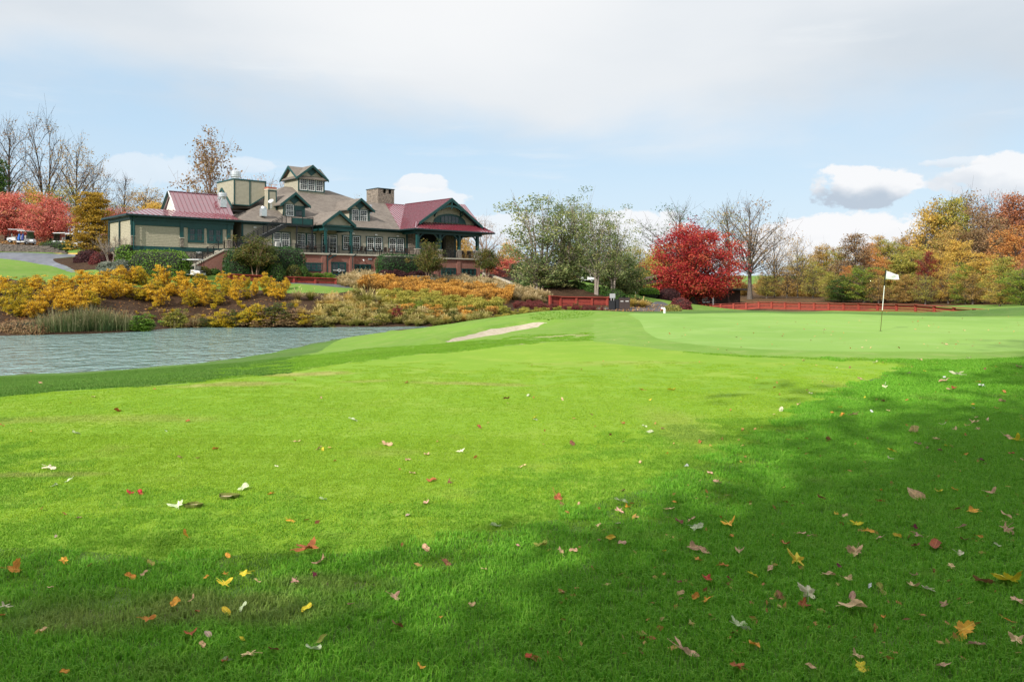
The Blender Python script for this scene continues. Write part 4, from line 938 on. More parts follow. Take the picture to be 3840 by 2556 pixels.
    mb = MB(); mb.prism([(uc - 1.85, -3.44, 9.2), (uc + 1.85, -3.44, 9.2), (uc, -3.44, 10.7)], (0, 3.3, 0)); part(mb, 'gable_wall', SIDE)
    pu0, pu1 = FU(c2(1050, 1140), -3.4)[0], FU(c2(1360, 1150), -3.4)[0]
    mb = MB(); mb.box(pu0 - .3, pu1 + .3, -3.5, -3.25, 8.5, 9.18); mb.box(pu0 - .12, pu0 + .12, -3.2, -.1, 8.5, 9.18); mb.box(pu1 - .12, pu1 + .12, -3.2, -.1, 8.5, 9.18); mb.box(pu0 - .4, pu1 + .4, -3.62, -3.505, 9.0, 9.2); part(mb, 'porch_beam', TRIM)
    for u in (pu0, pu1):
        mb = MB(); mb.box(u - .13, u + .13, -3.5, -3.24, SLAB, 8.5); mb.box(u - .17, u + .17, -3.54, -3.2, SLAB, SLAB + .2); mb.box(u - .17, u + .17, -3.54, -3.2, 8.35, 8.5); part(mb, 'porch_post', TRIM)
        mb = MB(); mb.cyl((u + .05, -3.74, 2.9), (u + .05, -3.74, 5.3), .06, n=8); mb.beam((u + .05, -3.74, 5.3), (u + .55, -3.74, 5.62), .1); part(mb, 'downspout', TRIMD)
    mb = MB(); mb.cyl((pu0 + .05, -3.74, 4.75), (pu0 + 1.0, -3.74, 5.35), .07, n=8); mb.box(pu0 + .9, pu0 + 1.25, -3.85, -3.69, 5.3, 5.5); part(mb, 'downspout', TRIMD)
    # --- balcony and stair up to the dormer door
    mb = MB(); mb.box(-.95, 2.72, -2.2, 1.4, 8.88, 9.06); part(mb, 'balcony_deck', IRON)
    railing([(-.2, -2.15, 9.06), (2.68, -2.15, 9.06), (2.68, .6, 9.06)], h=.98, post_every=1.2)
    mb = MB(); mb.box(-.2, 2.6, -2.16, -2.14, 9.1, 9.9); part(mb, 'balcony_panel', TRIM)
    for u in (.5, 2.6): mb = MB(); mb.box(u - .07, u + .07, -2.15, -2.0, SLAB, 8.88); part(mb, 'balcony_post', IRON)
    a, b = Vector((-.95, 0, 8.95)), Vector((-7.0, 0, SLAB + .1))
    for v in (-2.2, -1.15): mb = MB(); mb.beam((a.x, v, a.z), (b.x, v, b.z), .06, .42); part(mb, 'stair_stringer', IRON)
    tm = MB().box(-.13, .13, -.93, 0, -.02, .02).mesh('tread', STEEL)
    for i in range(18): t = (i + .5) / 18; p = a.lerp(b, t); add_obj('tread', tm, None, BLD, (p.x, -1.18, p.z + .17))
    railing([(-.95, -2.2, 9.1), (-7.0, -2.2, SLAB + .25)], h=.95, post_every=1.5); railing([(-.95, -1.15, 9.1), (-7.0, -1.15, SLAB + .25)], h=.95, post_every=1.5)
    # --- lower stair with its brick flank
    a, b = Vector((-9.45, 0, 5.72)), Vector((-13.15, 0, 3.72))
    mb = MB(); mb.prism([(-9.1, -4.25, 2.0), (-9.1, -4.25, 5.6), (-9.45, -4.25, 5.6), (-13.1, -4.25, 3.62), (-13.1, -4.25, 2.0)], (0, .35, 0)); part(mb, 'stair_wall', BRICK)
    mb = MB(); mb.box(-9.1, -7.4, -4.25, -3.52, 2.0, 5.48); part(mb, 'stair_wall', BRICK)
    mb = MB(); mb.beam((a.x, -4.08, a.z - .05), (b.x, -4.08, b.z - .03), .46, .14); mb.box(-9.5, -7.0, -4.31, -3.70, 5.56, 5.70); part(mb, 'stair_coping', CONC)
    tm = MB().box(-.16, .16, 0, 1.3, -.06, .0).mesh('tread', CONC)
    for i in range(13): p = a.lerp(b, (i + .5) / 13); add_obj('tread', tm, None, BLD, (p.x, -3.9, p.z - .15))
    railing([(-7.0, -4.08, 5.7), (a.x, -4.08, 5.7), (b.x, -4.08, b.z + .02)], h=.92, post_every=1.3)
    railing([(a.x, -2.55, 5.7), (b.x, -2.55, b.z + .02)], h=.92, post_every=1.3)
    # terrace railing
    railing([(-6.9, -3.5, SLAB), (-2.4, -3.5, SLAB), (pu0 - .2, -3.5, SLAB)], h=1.0); railing([(pu0 + .2, -3.5, SLAB), (pu1 - .2, -3.5, SLAB)], h=1.0); railing([(pu1 + .2, -3.5, SLAB), (17.6, -3.5, SLAB)], h=1.0, post_every=2.0)
    railing([(18.1, -3.5, SLAB - .12), (21.4, -3.5, SLAB - .12)], h=1.05); railing([(21.85, -3.5, SLAB - .12), (24.9, -3.5, SLAB - .12)], h=1.05); railing([(25.4, -3.5, SLAB - .12), (28.4, -3.5, SLAB - .12), (28.7, -3.2, SLAB - .12), (28.7, 1.5, SLAB - .12)], h=1.05)
    # --- pavilion at the right end
    st = SLAB - .12
    for u in (17.84, 21.63, 25.13, 28.57):
        mb = MB(); mb.box(u - .19, u + .19, -3.48, -3.1, 6.65, 8.75); part(mb, 'pavilion_post', TRIM)
        f = wmap('front', -3.56); stonework(f, u - .28, u + .28, st, 6.6, .17, depth=.05, name='stone_pier')
        f = wmap('left', u - .29); stonework(f, -3.52, -3.0, st, 6.6, .17, depth=.05, name='stone_pier')
        mb = MB(); mb.box(u - .27, u + .27, -3.545, -3.02, st, 6.6); part(mb, 'pier_core', MORT); mb = MB(); mb.box(u - .33, u + .33, -3.62, -2.96, 6.6, 6.68); part(mb, 'pier_cap', CONC)
        for s in (-1, 1):
            if (s < 0 and u < 18) or (s > 0 and u > 28): continue
            mb = MB(); pts = [(u + s * .15, 7.75), (u + s * .35, 8.25), (u + s * .7, 8.6), (u + s * 1.1, 8.8)]
            for p, q in zip(pts, pts[1:]): mb.beam((p[0], -3.3, p[1]), (q[0], -3.3, q[1]), .16, .16, up=(0, 1, 0))
            part(mb, 'curved_brace', TRIM)
    for u in (17.84, 28.57):
        mb = MB(); mb.box(u - .19, u + .19, 1.8, 2.15, st, 8.75); part(mb, 'pavilion_post', TRIM)
    mb = MB(); mb.box(17.4, 29.3, -3.5, -3.08, 8.75, 9.2); mb.box(28.35, 28.8, -3.07, 6, 8.75, 9.2); mb.box(17.65, 18.05, -3.07, -.02, 8.75, 9.2); part(mb, 'pavilion_beam', TRIM)
    mb = MB(); mb.box(17.0, 31.1, -4.05, -3.52, 9.18, 9.24); mb.box(28.82, 31.1, -3.5, 6, 9.18, 9.24); part(mb, 'soffit', TRIMD)
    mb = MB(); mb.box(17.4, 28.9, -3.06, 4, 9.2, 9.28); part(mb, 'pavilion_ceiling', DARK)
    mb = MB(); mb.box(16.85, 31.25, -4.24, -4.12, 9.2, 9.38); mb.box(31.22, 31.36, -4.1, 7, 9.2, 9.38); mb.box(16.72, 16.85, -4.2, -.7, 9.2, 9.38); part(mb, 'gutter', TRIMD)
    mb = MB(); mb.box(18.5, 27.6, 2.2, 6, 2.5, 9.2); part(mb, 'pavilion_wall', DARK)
    stonework(wmap('front', -.05), 18.6, 20.1, st, 9.0, .24, name='stone_wall'); stonework(wmap('front', 1.6), 26.6, 28.2, st, 9.0, .24, name='stone_wall')
    mb = MB(); mb.box(18.6, 20.1, -.02, 2.2, st, 9.1); mb.box(26.6, 28.2, 1.63, 5.8, st, 9.1); part(mb, 'wall_core', MORT)
    for u0 in (20.5, 22.0, 23.5, 25.0):
        window('front', 2.2, u0, u0 + 1.25, st, 8.1, [(u0 + .1, u0 + 1.15)], TRIM, TRIMD, 2, 4, cw=.1, name='pavilion_door', split=False)
    kk = (14.0 - 9.4) / (24.05 - 16.9); zl = lambda u, v: 14.0 - kk * abs(u - 24.05)
    metal_roof([(24.05, -3.05), (24.05, 8.3), (16.9, -.55), (16.9, -4.1), (18.3, -3.05)], zl, 1, w=.42)
    metal_roof([(24.05, -3.05), (24.05, 8.3), (31.2, 8.3), (31.2, -4.1), (29.8, -3.05)], zl, 1, w=.42)
    metal_roof([(16.9, -4.1), (31.2, -4.1), (29.5, -2.0), (18.6, -2.0)], lambda u, v: 9.4 + .52 * (v + 4.1), 0, w=.56)
    metal_roof([(16.9, -.6), (24.05, 8), (20.27, 8)], lambda u, v: zf(u, v) + .03, 0, w=.5)
    A = FU(c3(1180, 276), 6); B = FU(c3(1282, 284), 6); mb = MB()
    zr_ = (A[1] + B[1]) / 2; C_ = FU(c3(1500, 580), 1)
    for i in range(5):
        t0, t1 = i / 5, (i + 1) / 5; l = lambda t: (A[0] + (B[0] - A[0]) * t, 6, zr_); h_ = lambda t: (29 + (C_[0] + .3 - 29) * t, 1, C_[1] - .1)
        mb = MB(); mb.prism([l(t0), l(t1), h_(t1), h_(t0)], (0, .03, -.05)); mb.beam(l(t1), h_(t1), .05, .09); part(mb, 'roof_panel', REDM)
    mb = MB(); mb.beam((24.05, -3.1, 14.03), (24.05, 8.2, 14.03), .22, .06); part(mb, 'ridge_cap', REDM); mb = MB(); mb.beam((20.2, 8, 13.86), (24.3, 8, 13.86), .22, .07); part(mb, 'ridge_cap', REDM)
    mb = MB(); mb.beam((18.6, -2, 10.5), (16.9, -4.1, 9.44), .14, .06); mb.beam((29.5, -2, 10.5), (31.2, -4.1, 9.44), .14, .06); part(mb, 'hip_cap', REDM)
    # its gable: wide rake boards, shingled face, arched window
    mb = MB(); mb.prism([(18.7, -1.98, 10.4), (29.4, -1.98, 10.4), (24.05, -1.98, 13.85)], (0, 8, 0)); part(mb, 'gable_wall', SIDEL)
    shingles([(19.3, 10.5), (28.8, 10.5), (24.05, 13.6)], 'front', -2.0, w=.24, hgt_=.2)
    for s in (-1, 1):
        mb = MB(); P = [(24.05, 14.06), (24.05 + s * 5.75, 14.06 - kk * 5.75), (24.05 + s * 5.75, 14.06 - kk * 5.75 - .42), (24.05, 13.6)]; mb.prism([(u, -3.12, z) for u, z in P], (0, .12, 0)); part(mb, 'rake_board', TRIM)
        mb = MB(); P = [(24.05, 13.92), (24.05 + s * 5.6, 13.92 - kk * 5.6), (24.05 + s * 5.6, 13.84 - kk * 5.6), (24.05, 13.84)]; mb.prism([(u, -2.98, z) for u, z in P], (0, .96, 0)); part(mb, 'soffit', TRIMD)
        mb = MB(); q = 24.05 + s * 2.35; mb.beam((q, -2.95, 12.25), (q, -2.1, 12.2), .14); mb.beam((q, -2.9, 12.2), (q, -2.1, 11.5), .13); mb.box(q - .07, q + .07, -2.15, -2.03, 11.3, 12.3); part(mb, 'gable_bracket', TRIM)
    mb = MB(); pts = [(-1.9, 12.35), (-1.1, 12.72), (-.4, 12.88), (.4, 12.88), (1.1, 12.72), (1.9, 12.35)]
    for p, q in zip(pts, pts[1:]): mb.beam((24.05 + p[0], -3.0, p[1]), (24.05 + q[0], -3.0, q[1]), .14, .26)
    mb.box(23.95, 24.15, -3.08, -2.94, 12.5, 13.7); mb.beam((24.05 - 1.3, -3, 12.7), (24.05 - 1.0, -3, 13.3), .12); mb.beam((24.05 + 1.3, -3, 12.7), (24.05 + 1.0, -3, 13.3), .12); part(mb, 'gable_truss', TRIM)
    cx, z0, rx, rz_ = 24.45, 10.56, 2.95, 1.32
    arc = lambda a, b, n=16: [(cx + math.cos(math.pi * i / n) * a, z0 + math.sin(math.pi * i / n) * b) for i in range(n + 1)]
    mb = MB(); o_, i_ = arc(rx, rz_), arc(rx - .22, rz_ - .2)
    for k in range(16): mb.prism([(o_[k][0], -2.14, o_[k][1]), (o_[k + 1][0], -2.14, o_[k + 1][1]), (i_[k + 1][0], -2.14, i_[k + 1][1]), (i_[k][0], -2.14, i_[k][1])], (0, .1, 0))
    aw = part(mb, 'arched_window', TRIM)
    mb = MB(); mb.prism([(x, -2.09, z) for x, z in arc(rx - .2, rz_ - .18)], (0, .04, 0)); part(mb, 'arch_panel', TRIM, aw)
    gx = 1.62; pts = [(cx + x, z0 + .08) for x in (-gx, gx)] + [(cx + x, z0 + (rz_ - .28) * math.sqrt(max(0, 1 - (x / (rx - .3)) ** 2))) for x in np.linspace(gx, -gx, 9)]
    mb = MB(); mb.prism([(x, -2.105, z) for x, z in pts], (0, .012, 0)); part(mb, 'pane', GLASS, aw)
    mb = MB()
    for x in np.linspace(-gx, gx, 6): mb.box(cx + x - .035, cx + x + .035, -2.135, -2.107, z0 + .08, z0 + (rz_ - .28) * math.sqrt(max(0, 1 - (x / (rx - .3)) ** 2)))
    part(mb, 'mullions', TRIM, aw)
    # --- chimney of field stone
    u0, z1 = FU(c2(1688, 338), 8.5); u1, _ = FU(c2(1888, 345), 8.5); zc = z1 - .05
    mb = MB(); mb.box(u0 + .03, u1 - .03, 8.53, 11.5, 12.8, zc - .75); mb.box(u0 + .5, u0 + .58, 8.6, 11.4, zc - .75, zc); 
    chm = part(mb, 'chimney', MORT)
    W_ = u1 - u0; op = [(.33, .50), (.66, .83)]; segs = [0, op[0][0], op[0][1], op[1][0], op[1][1], 1]
    f = wmap('front', 8.5)
    stonework(f, u0, u1, 12.9, zc - .72, .2, chm)
    for a, b in ((0, .33), (.50, .66), (.83, 1)):
        stonework(f, u0 + W_ * a, u0 + W_ * b, zc - .72, zc - .06, .18, chm); mb = MB(); mb.box(u0 + W_ * a + .02, u0 + W_ * b - .02, 8.53, 8.9, zc - .75, zc - .06); part(mb, 'pier_core', MORT, chm)
    stonework(wmap('left', u0), 8.5, 11.5, 12.9, zc - .06, .2, chm)
    mb = MB(); mb.box(u0 + .02, u1 - .02, 9.4, 9.5, zc - .75, zc - .06); part(mb, 'flue', DARK, chm)
    mb = MB(); mb.box(u0 - .08, u1 + .08, 8.4, 11.6, zc - .06, zc + .04); part(mb, 'chimney_cap', TRIMD, chm)
    # --- left wing
    V = -1.0; L, Rr = -18.42, -7.1
    mb = MB(); mb.box(L + .05, Rr, V + .02, 6.2, 5.2, 9.25); part(mb, 'wing_wall', SIDEL)
    mb = MB(); mb.box(L - .02, Rr, V - .08, 6.2, 5.48, 5.92); part(mb, 'base_beam', TRIM); mb = MB(); mb.box(L - .02, Rr + .02, V - .09, V - .002, 8.15, 8.72); mb.box(L - .06, Rr + .1, V - .17, V - .092, 8.72, 9.1); mb.box(L - .09, L + .048, V - .07, 6.2, 8.72, 9.1); part(mb, 'frieze_board', TRIM)
    stonework(wmap('front', V + .05), L + .1, Rr + .3, 3.0, 5.46, .26, name='stone_base'); mb = MB(); mb.box(L + .1, Rr + .3, V + .08, 6, 2.5, 5.47); part(mb, 'wall_core', MORT)
    stonework(wmap('left', L + .12), V + .05, 6.0, 3.6, 5.46, .26, name='stone_base')
    pil = [(L + .02, L + .45), (-13.2, -12.82), (-7.83, -7.42)]
    for a, b in pil:
        mb = MB(); mb.box(a, b, V - .16, V - .002, 7.0, 8.7); part(mb, 'pilaster', TRIM); mb = MB(); mb.box(a - .06, b + .06, V - .24, V - .002, 6.92, 7.0); part(mb, 'pilaster_cap', CONC)
        stonework(wmap('front', V - .14), a, b, 5.94, 6.92, .17, name='stone_pier'); mb = MB(); mb.box(a + .01, b - .01, V - .12, V - .003, 5.93, 6.92); part(mb, 'pier_core', MORT)
    w1 = (-12.32, -10.5, 6.50, 8.17); w2 = (-10.16, -8.34, 6.48, 8.16)
    shingles([(L + .45, 5.93), (-13.21, 5.93), (-13.21, 8.15), (L + .45, 8.15)], 'front', V); shingles([(-12.81, 5.93), (-7.84, 5.93), (-7.84, 8.15), (-12.81, 8.15)], 'front', V)
    shingles([(V, 5.93), (6.1, 5.93), (6.1, 8.7), (V, 8.7)], 'left', L + .05)
    for a, b, c, d in (w1, w2):
        w = (b - a) / 2; window('front', V, a, b, c, d + .08, [(a + .17, a + w - .09), (a + w + .09, b - .17)], TRIM, TRIM, 2, 2, cw=.17)
    for v in (2.4, 6.05): mb = MB(); mb.box(L - .12, L + .06, v - .12, v + .12, 5.5, 8.8); part(mb, 'corner_post', TRIMD)
    mb = MB(); mb.cyl((L + .25, V - .32, 5.3), (L + .25, V - .32, 8.9), .06, n=8); mb.beam((L + .25, V - .32, 8.9), (L + .25, V - .62, 9.2), .11); part(mb, 'downspout', TRIM)
    u, z = FU(c1(1127, 1133), V); mb = MB(); mb.box(u - .3, u + .3, V - .08, V, z - .12, z + .12)
    for i in range(4): mb.box(u - .26, u + .26, V - .1, V - .085, z - .1 + i * .055, z - .07 + i * .055)
    part(mb, 'wall_vent', WHITE)
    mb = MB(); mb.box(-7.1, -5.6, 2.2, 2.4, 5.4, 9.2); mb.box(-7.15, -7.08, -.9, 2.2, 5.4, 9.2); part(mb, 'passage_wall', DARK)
    mb = MB(); mb.box(-9.4, -5.6, -1.0, 2.2, 5.35, 5.6); part(mb, 'landing', CONC)
    # wing roofs: wide low skirt, steep red gable on top
    kw = .27; zlow = lambda u, v: 9.3 + kw * (v + 1.6)
    metal_roof([(-18.95, -1.6), (-6.2, -1.6), (-6.2, 2.0), (-15.6, 2.0)], zlow, 0, w=.55)
    metal_roof([(-18.95, -1.6), (-15.6, 2.0), (-15.6, 2.6), (-18.95, 6.9)], lambda u, v: 9.3 + kw * (u + 18.95), 1, w=.55)
    slab_roof([(-15.6, 2.0), (-6.2, 2.0), (-6.2, 2.6), (-15.6, 2.6)], lambda u, v: 9.3 + kw * 3.3, REDM); slab_roof([(-15.6, 2.6), (-6.2, 2.6), (-6.2, 6.9), (-18.95, 6.9)], lambda u, v: 9.3 + kw * (6.9 - v) * .77, REDM)
    mb = MB(); mb.box(-19.0, -6.2, -1.74, -1.602, 9.1, 9.28); mb.box(-19.09, -18.96, -1.74, 6.9, 9.1, 9.28); part(mb, 'gutter', TRIMD)
    mb = MB(); mb.box(-18.9, -6.2, -1.6, V - .18, 9.06, 9.12); mb.box(-18.95, L - .1, V - .17, 6.9, 9.06, 9.12); part(mb, 'soffit', TRIMD)
    zu = lambda u, v: 10.1 + (v - 1.5) * (2.56 / 2.5)
    metal_roof([(-12.7, 1.45), (-5.9, 1.45), (-5.9, 4.0), (-12.5, 4.0)], zu, 0, w=.52)
    slab_roof([(-12.5, 4.0), (-5.9, 4.0), (-5.9, 6.5), (-12.7, 6.5)], lambda u, v: zu(u, 8.0 - v), REDM, th=.1)
    mb = MB(); mb.beam((-12.6, 4, 12.68), (-5.9, 4, 12.68), .24, .08); part(mb, 'ridge_cap', REDM)
    mb = MB(); mb.prism([(-12.3, 1.7, 9.7), (-12.3, 4, 12.5), (-12.3, 6.3, 9.7)], (6, 0, 0)); part(mb, 'gable_wall', WHITE)
    lap([(1.9, 9.9), (6.1, 9.9), (4.0, 12.2)], 'left', -12.3, m=mat('pale_siding', (.62, .60, .54), rough=.7))
    mb = MB(); mb.beam((-12.72, 6.6, 9.9), (-12.64, 4, 12.6), .1, .3, up=(1, 0, 0)); part(mb, 'rake_board', TRIM); mb = MB(); mb.beam((-12.72, 1.5, 10.05), (-12.64, 4, 12.6), .06, .12, up=(1, 0, 0)); part(mb, 'rake_board', WHITE)
build_clubhouse()

# satellite dish on the shingle roof
def dish():
    u, z = FU(c2(372, 505), .9); p = BW(u, .9, z); e = empty('satellite_dish', BW(u + .1, .9, z - .75), 0, 'grey satellite dish on the brown roof in front of the boxed chimney', 'satellite dish')
    bm = bmesh.new(); bmesh.ops.create_uvsphere(bm, u_segments=20, v_segments=12, radius=.95)
    bmesh.ops.delete(bm, geom=[v for v in bm.verts if v.co.z > -.72], context='VERTS')
    for v in bm.verts: v.co.z = (v.co.z + .95) * .6
    bmesh.ops.solidify(bm, geom=bm.faces, thickness=.02); me = bpy.data.meshes.new('reflector'); bm.to_mesh(me); bm.free()
    o = add_obj('reflector', me, mat('dish_grey', (.55, .55, .55), rough=.4), e, (0, 0, .75)); o.rotation_euler = (R(60), 0, R(-25)); o.scale = (.85, .62, .8)
    MB().cyl((0, 0, -.12), (0, 0, .7), .035).cyl((0, 0, .45), (.25, -.55, .62), .02).box(.2, .3, -.62, -.5, .58, .7).build('mast', STEEL, e)
dish()
# terrace furniture
def furniture():
    def chair_meshes():
        leg = MB().beam((0, 0, 0), (0, 0, .44), .03).mesh('leg', IRON)
        seat = MB().box(-.24, .24, -.24, .24, .42, .46).mesh('seat', mat('brown_weave', (.06, .035, .025), rough=.8), bevel=.01)
        back = MB().prism([(-.23, .22, .48), (.23, .22, .48), (.20, .30, 1.0), (-.20, .30, 1.0)], (0, .03, 0)).mesh('backrest', MATS['brown_weave'])
        arm = MB().beam((-.25, -.2, .66), (-.25, .22, .68), .03).beam((.25, -.2, .66), (.25, .22, .68), .03).beam((-.25, -.2, .44), (-.25, -.2, .66), .025).beam((.25, -.2, .44), (.25, -.2, .66), .025).mesh('armrests', IRON)
        return leg, seat, back, arm
    leg, seat, back, arm = chair_meshes()
    def chair(u, v, a, label):
        e = empty('terrace_chair', BW(u, v, 5.66), BRZ + a, label, 'chair', 'chairs on the terrace')
        for x in (-.21, .21):
            for y in (-.2, .2): add_obj('leg', leg, None, e, (x, y, 0))
        add_obj('seat', seat, None, e); add_obj('backrest', back, None, e); add_obj('armrests', arm, None, e)
    top = MB().cyl((0, 0, .72), (0, 0, .75), .6, n=20).mesh('tabletop', MATS['brown_weave']); tl = MB().cyl((0, 0, 0), (0, 0, .72), .04).cyl((0, 0, 0), (0, 0, .03), .3, .25, n=12).mesh('pedestal', IRON)
    T = [(1.9, 'left of the french door'), (3.3, 'near the porch post'), (9.2, 'before the window pair right of the porch'), (12.9, 'before the third window pair'), (16.2, 'before the last window pair')]
    for u, w in T:
        e = empty('terrace_table', BW(u, -1.9, 5.66), BRZ, 'round dark terrace table ' + w, 'table', 'tables on the terrace'); add_obj('tabletop', top, None, e); add_obj('pedestal', tl, None, e)
        chair(u - .95, -1.9, R(90), 'brown armchair left of the terrace table ' + w); chair(u + .95, -1.9, R(-90), 'brown armchair right of the terrace table ' + w)
        if u > 8: chair(u - .1, -2.75, R(180), 'brown armchair against the railing, table ' + w)
    for u, w in ((26.4, 'left'), (27.5, 'right')): chair(u, -2.2, R(180), 'brown armchair under the red pavilion roof, ' + w + ' of two near the corner post')
    for u, w in ((4.6, 'left of'), (7.6, 'right of')):
        e = empty('patio_umbrella', BW(u if u < 5 else 7.75, -2.6, 5.66), 0, 'furled dark parasol standing on the terrace ' + w + ' the french door', 'parasol', 'furled parasols')
        MB().cyl((0, 0, 0), (0, 0, .9), .03).cyl((0, 0, 0), (0, 0, .08), .28, .24, n=12).build('pole', IRON, e); MB().cyl((0, 0, .7), (0, 0, 1.5), .15, .12, n=8).cyl((0, 0, 1.5), (0, 0, 2.1), .12, .02, n=8).build('canopy', DARK, e)
furniture()

# ------------------------------------------------------------------ foliage colours
L_RED = leaf_mat('leaves_crimson', [(.22, .013, .022), (.38, .028, .036), (.52, .065, .052), (.56, .19, .08)], trans=.4)
L_REDP = leaf_mat('leaves_coral', [(0.356, 0.065, 0.06), (0.596, 0.142, 0.115), (0.746, 0.254, 0.189), (0.607, 0.3, 0.136)], trans=.4)
L_GOLDC = leaf_mat('leaves_golden_needles', [(0.176, 0.122, 0.018), (0.372, 0.223, 0.026), (0.504, 0.312, 0.041), (0.286, 0.244, 0.041)], trans=.35)
L_BIRCH = leaf_mat('leaves_birch', [(0.093, 0.149, 0.051), (0.159, 0.214, 0.073), (0.264, 0.306, 0.116), (0.47, 0.434, 0.176)], trans=.4)
L_YG = leaf_mat('leaves_yellow_green', [(0.148, 0.181, 0.036), (0.294, 0.315, 0.057), (0.483, 0.418, 0.085), (0.555, 0.447, 0.125)], trans=.4)  # palette lightened and greyed in place of haze over the distant wood
L_YEL = leaf_mat('leaves_yellow', [(0.291, 0.23, 0.046), (0.551, 0.381, 0.076), (0.763, 0.519, 0.116), (0.654, 0.387, 0.106)], trans=.4)
L_GOLD = leaf_mat('leaves_gold_tan', [(0.226, 0.165, 0.044), (0.426, 0.275, 0.081), (0.612, 0.385, 0.123), (0.402, 0.339, 0.101)], trans=.4)  # paled as well: the wood's haze is put into the leaf colour
L_OR = leaf_mat('leaves_orange', [(0.283, 0.132, 0.046), (0.539, 0.227, 0.072), (0.706, 0.341, 0.099), (0.501, 0.329, 0.104)], trans=.4)
L_RUST = leaf_mat('leaves_rust', [(0.211, 0.077, 0.041), (0.399, 0.152, 0.076), (0.519, 0.229, 0.116), (0.335, 0.206, 0.099)], trans=.35)
L_BRN = leaf_mat('leaves_brown', [(0.144, 0.085, 0.047), (0.263, 0.156, 0.08), (0.384, 0.245, 0.126), (0.291, 0.238, 0.098)], trans=.35)  # brown lightened to carry painted distance haze
L_DRED = leaf_mat('leaves_dark_red', [(.10, .012, .016), (.20, .022, .026), (.30, .05, .04), (.22, .10, .04)], trans=.3)
L_GRN = leaf_mat('leaves_green', [(.020, .060, .012), (.040, .100, .018), (.070, .140, .026), (.13, .18, .04)], trans=.3)
L_BGRN = leaf_mat('leaves_bright_green', [(0.093, 0.175, 0.025), (0.171, 0.264, 0.036), (0.292, 0.355, 0.054), (0.38, 0.38, 0.069)], trans=.4)
L_MYRT = leaf_mat('leaves_crape_myrtle', [(.045, .075, .018), (.085, .115, .026), (.13, .13, .03), (.22, .14, .035)], trans=.35)
L_HEDGE = leaf_mat('leaves_hedge', [(0.04, 0.103, 0.014), (0.086, 0.178, 0.021), (0.149, 0.27, 0.03), (0.218, 0.333, 0.046)], trans=.25)
L_LAUR = leaf_mat('leaves_laurel', [(.014, .050, .016), (.028, .085, .024), (.048, .12, .032), (.08, .16, .04)], trans=.2, rough=.35)
L_BARB = leaf_mat('leaves_barberry', [(.028, .014, .018), (.055, .022, .026), (.095, .032, .032), (.07, .04, .03)], trans=.25)
L_BARR = leaf_mat('leaves_barberry_red', [(.10, .022, .026), (.17, .035, .038), (.22, .06, .05), (.12, .05, .04)], trans=.3)
L_SAGE = leaf_mat('leaves_grey_green', [(.08, .11, .07), (.14, .17, .12), (.20, .22, .17), (.26, .27, .22)], trans=.25)
L_AMB = leaf_mat('leaves_amber_shrub', [(0.312, 0.201, 0.021), (0.644, 0.381, 0.029), (0.789, 0.508, 0.04), (0.791, 0.59, 0.075)], trans=.4)
L_AMBG = leaf_mat('leaves_olive_shrub', [(.17, .18, .02), (.36, .30, .022), (.66, .43, .025), (.56, .44, .05)], trans=.4)
L_MEAD = leaf_mat('stems_orange_meadow', [(0.144, 0.096, 0.034), (0.286, 0.165, 0.05), (0.526, 0.275, 0.06), (0.681, 0.376, 0.077)], trans=.35)
L_MEADG = leaf_mat('stems_green_meadow', [(0.096, 0.12, 0.024), (0.204, 0.216, 0.036), (0.336, 0.312, 0.054), (0.48, 0.408, 0.084)], trans=.35)
L_TAN = leaf_mat('blades_tan', [(0.168, 0.144, 0.054), (0.324, 0.252, 0.102), (0.504, 0.384, 0.18), (0.672, 0.54, 0.312)], trans=.4)
L_STRAW = leaf_mat('blades_straw_gold', [(0.216, 0.168, 0.036), (0.432, 0.312, 0.072), (0.624, 0.444, 0.12), (0.72, 0.552, 0.216)], trans=.4)
L_OLIV = leaf_mat('blades_olive', [(0.096, 0.114, 0.024), (0.204, 0.204, 0.042), (0.348, 0.312, 0.072), (0.552, 0.456, 0.192)], trans=.4)
L_REED = leaf_mat('blades_reed', [(.05, .09, .03), (.11, .15, .05), (.26, .24, .12), (.42, .34, .20)], trans=.35)
L_LITTER = leaf_mat('scattered_leaf_litter', [(.20, .08, .03), (.38, .17, .05), (.50, .28, .08), (.55, .40, .18)], trans=.2)
L_DEAD = leaf_mat('dry_leaves_on_twigs', [(0.162, 0.099, 0.055), (0.296, 0.17, 0.088), (0.431, 0.28, 0.129), (0.272, 0.234, 0.096)], trans=.3)

# tree forms
proto('shade', H=17, R_=5.2, base=.22, prof='egg', clumps=150, leaves=40000, leaf=.285, clump_r=1.7, trunk_r=.3, shell=.5, seed=70, up=.6)
proto('maple', H=11.6, R_=5.5, base=.20, prof='round', clumps=165, leaves=30000, leaf=.17, clump_r=1.0, trunk_r=.32, shell=.66, seed=3, up=.55)
for i in range(3): proto(f'round{i}', H=8, R_=4.2, base=.16, prof='egg', clumps=85, leaves=11000, leaf=.19, clump_r=.95, trunk_r=.16, shell=.6, seed=20 + i, up=.6, twigs=1)
proto('cone', H=8, R_=2.7, base=.17, prof='cone', clumps=130, leaves=14000, leaf=.13, clump_r=.55, trunk_r=.14, shell=.55, seed=31, up=-.15, flat=.45, droop=.15)
for i in range(3): proto(f'bareup{i}', H=20, R_=4.2, base=.30, prof='egg', clumps=32, leaves=1300, leaf=.16, clump_r=.9, trunk_r=.19, shell=.5, seed=41 + i, up=1.15, twigs=6, twig_len=1.7, stems=2 if i == 1 else 1)
for i in range(3): proto(f'bare{i}', H=15, R_=5.2, base=.22, prof='round', clumps=44, leaves=2300, leaf=.18, clump_r=1.2, trunk_r=.17, shell=.6, seed=51 + i, up=.75, twigs=7, twig_len=1.5)
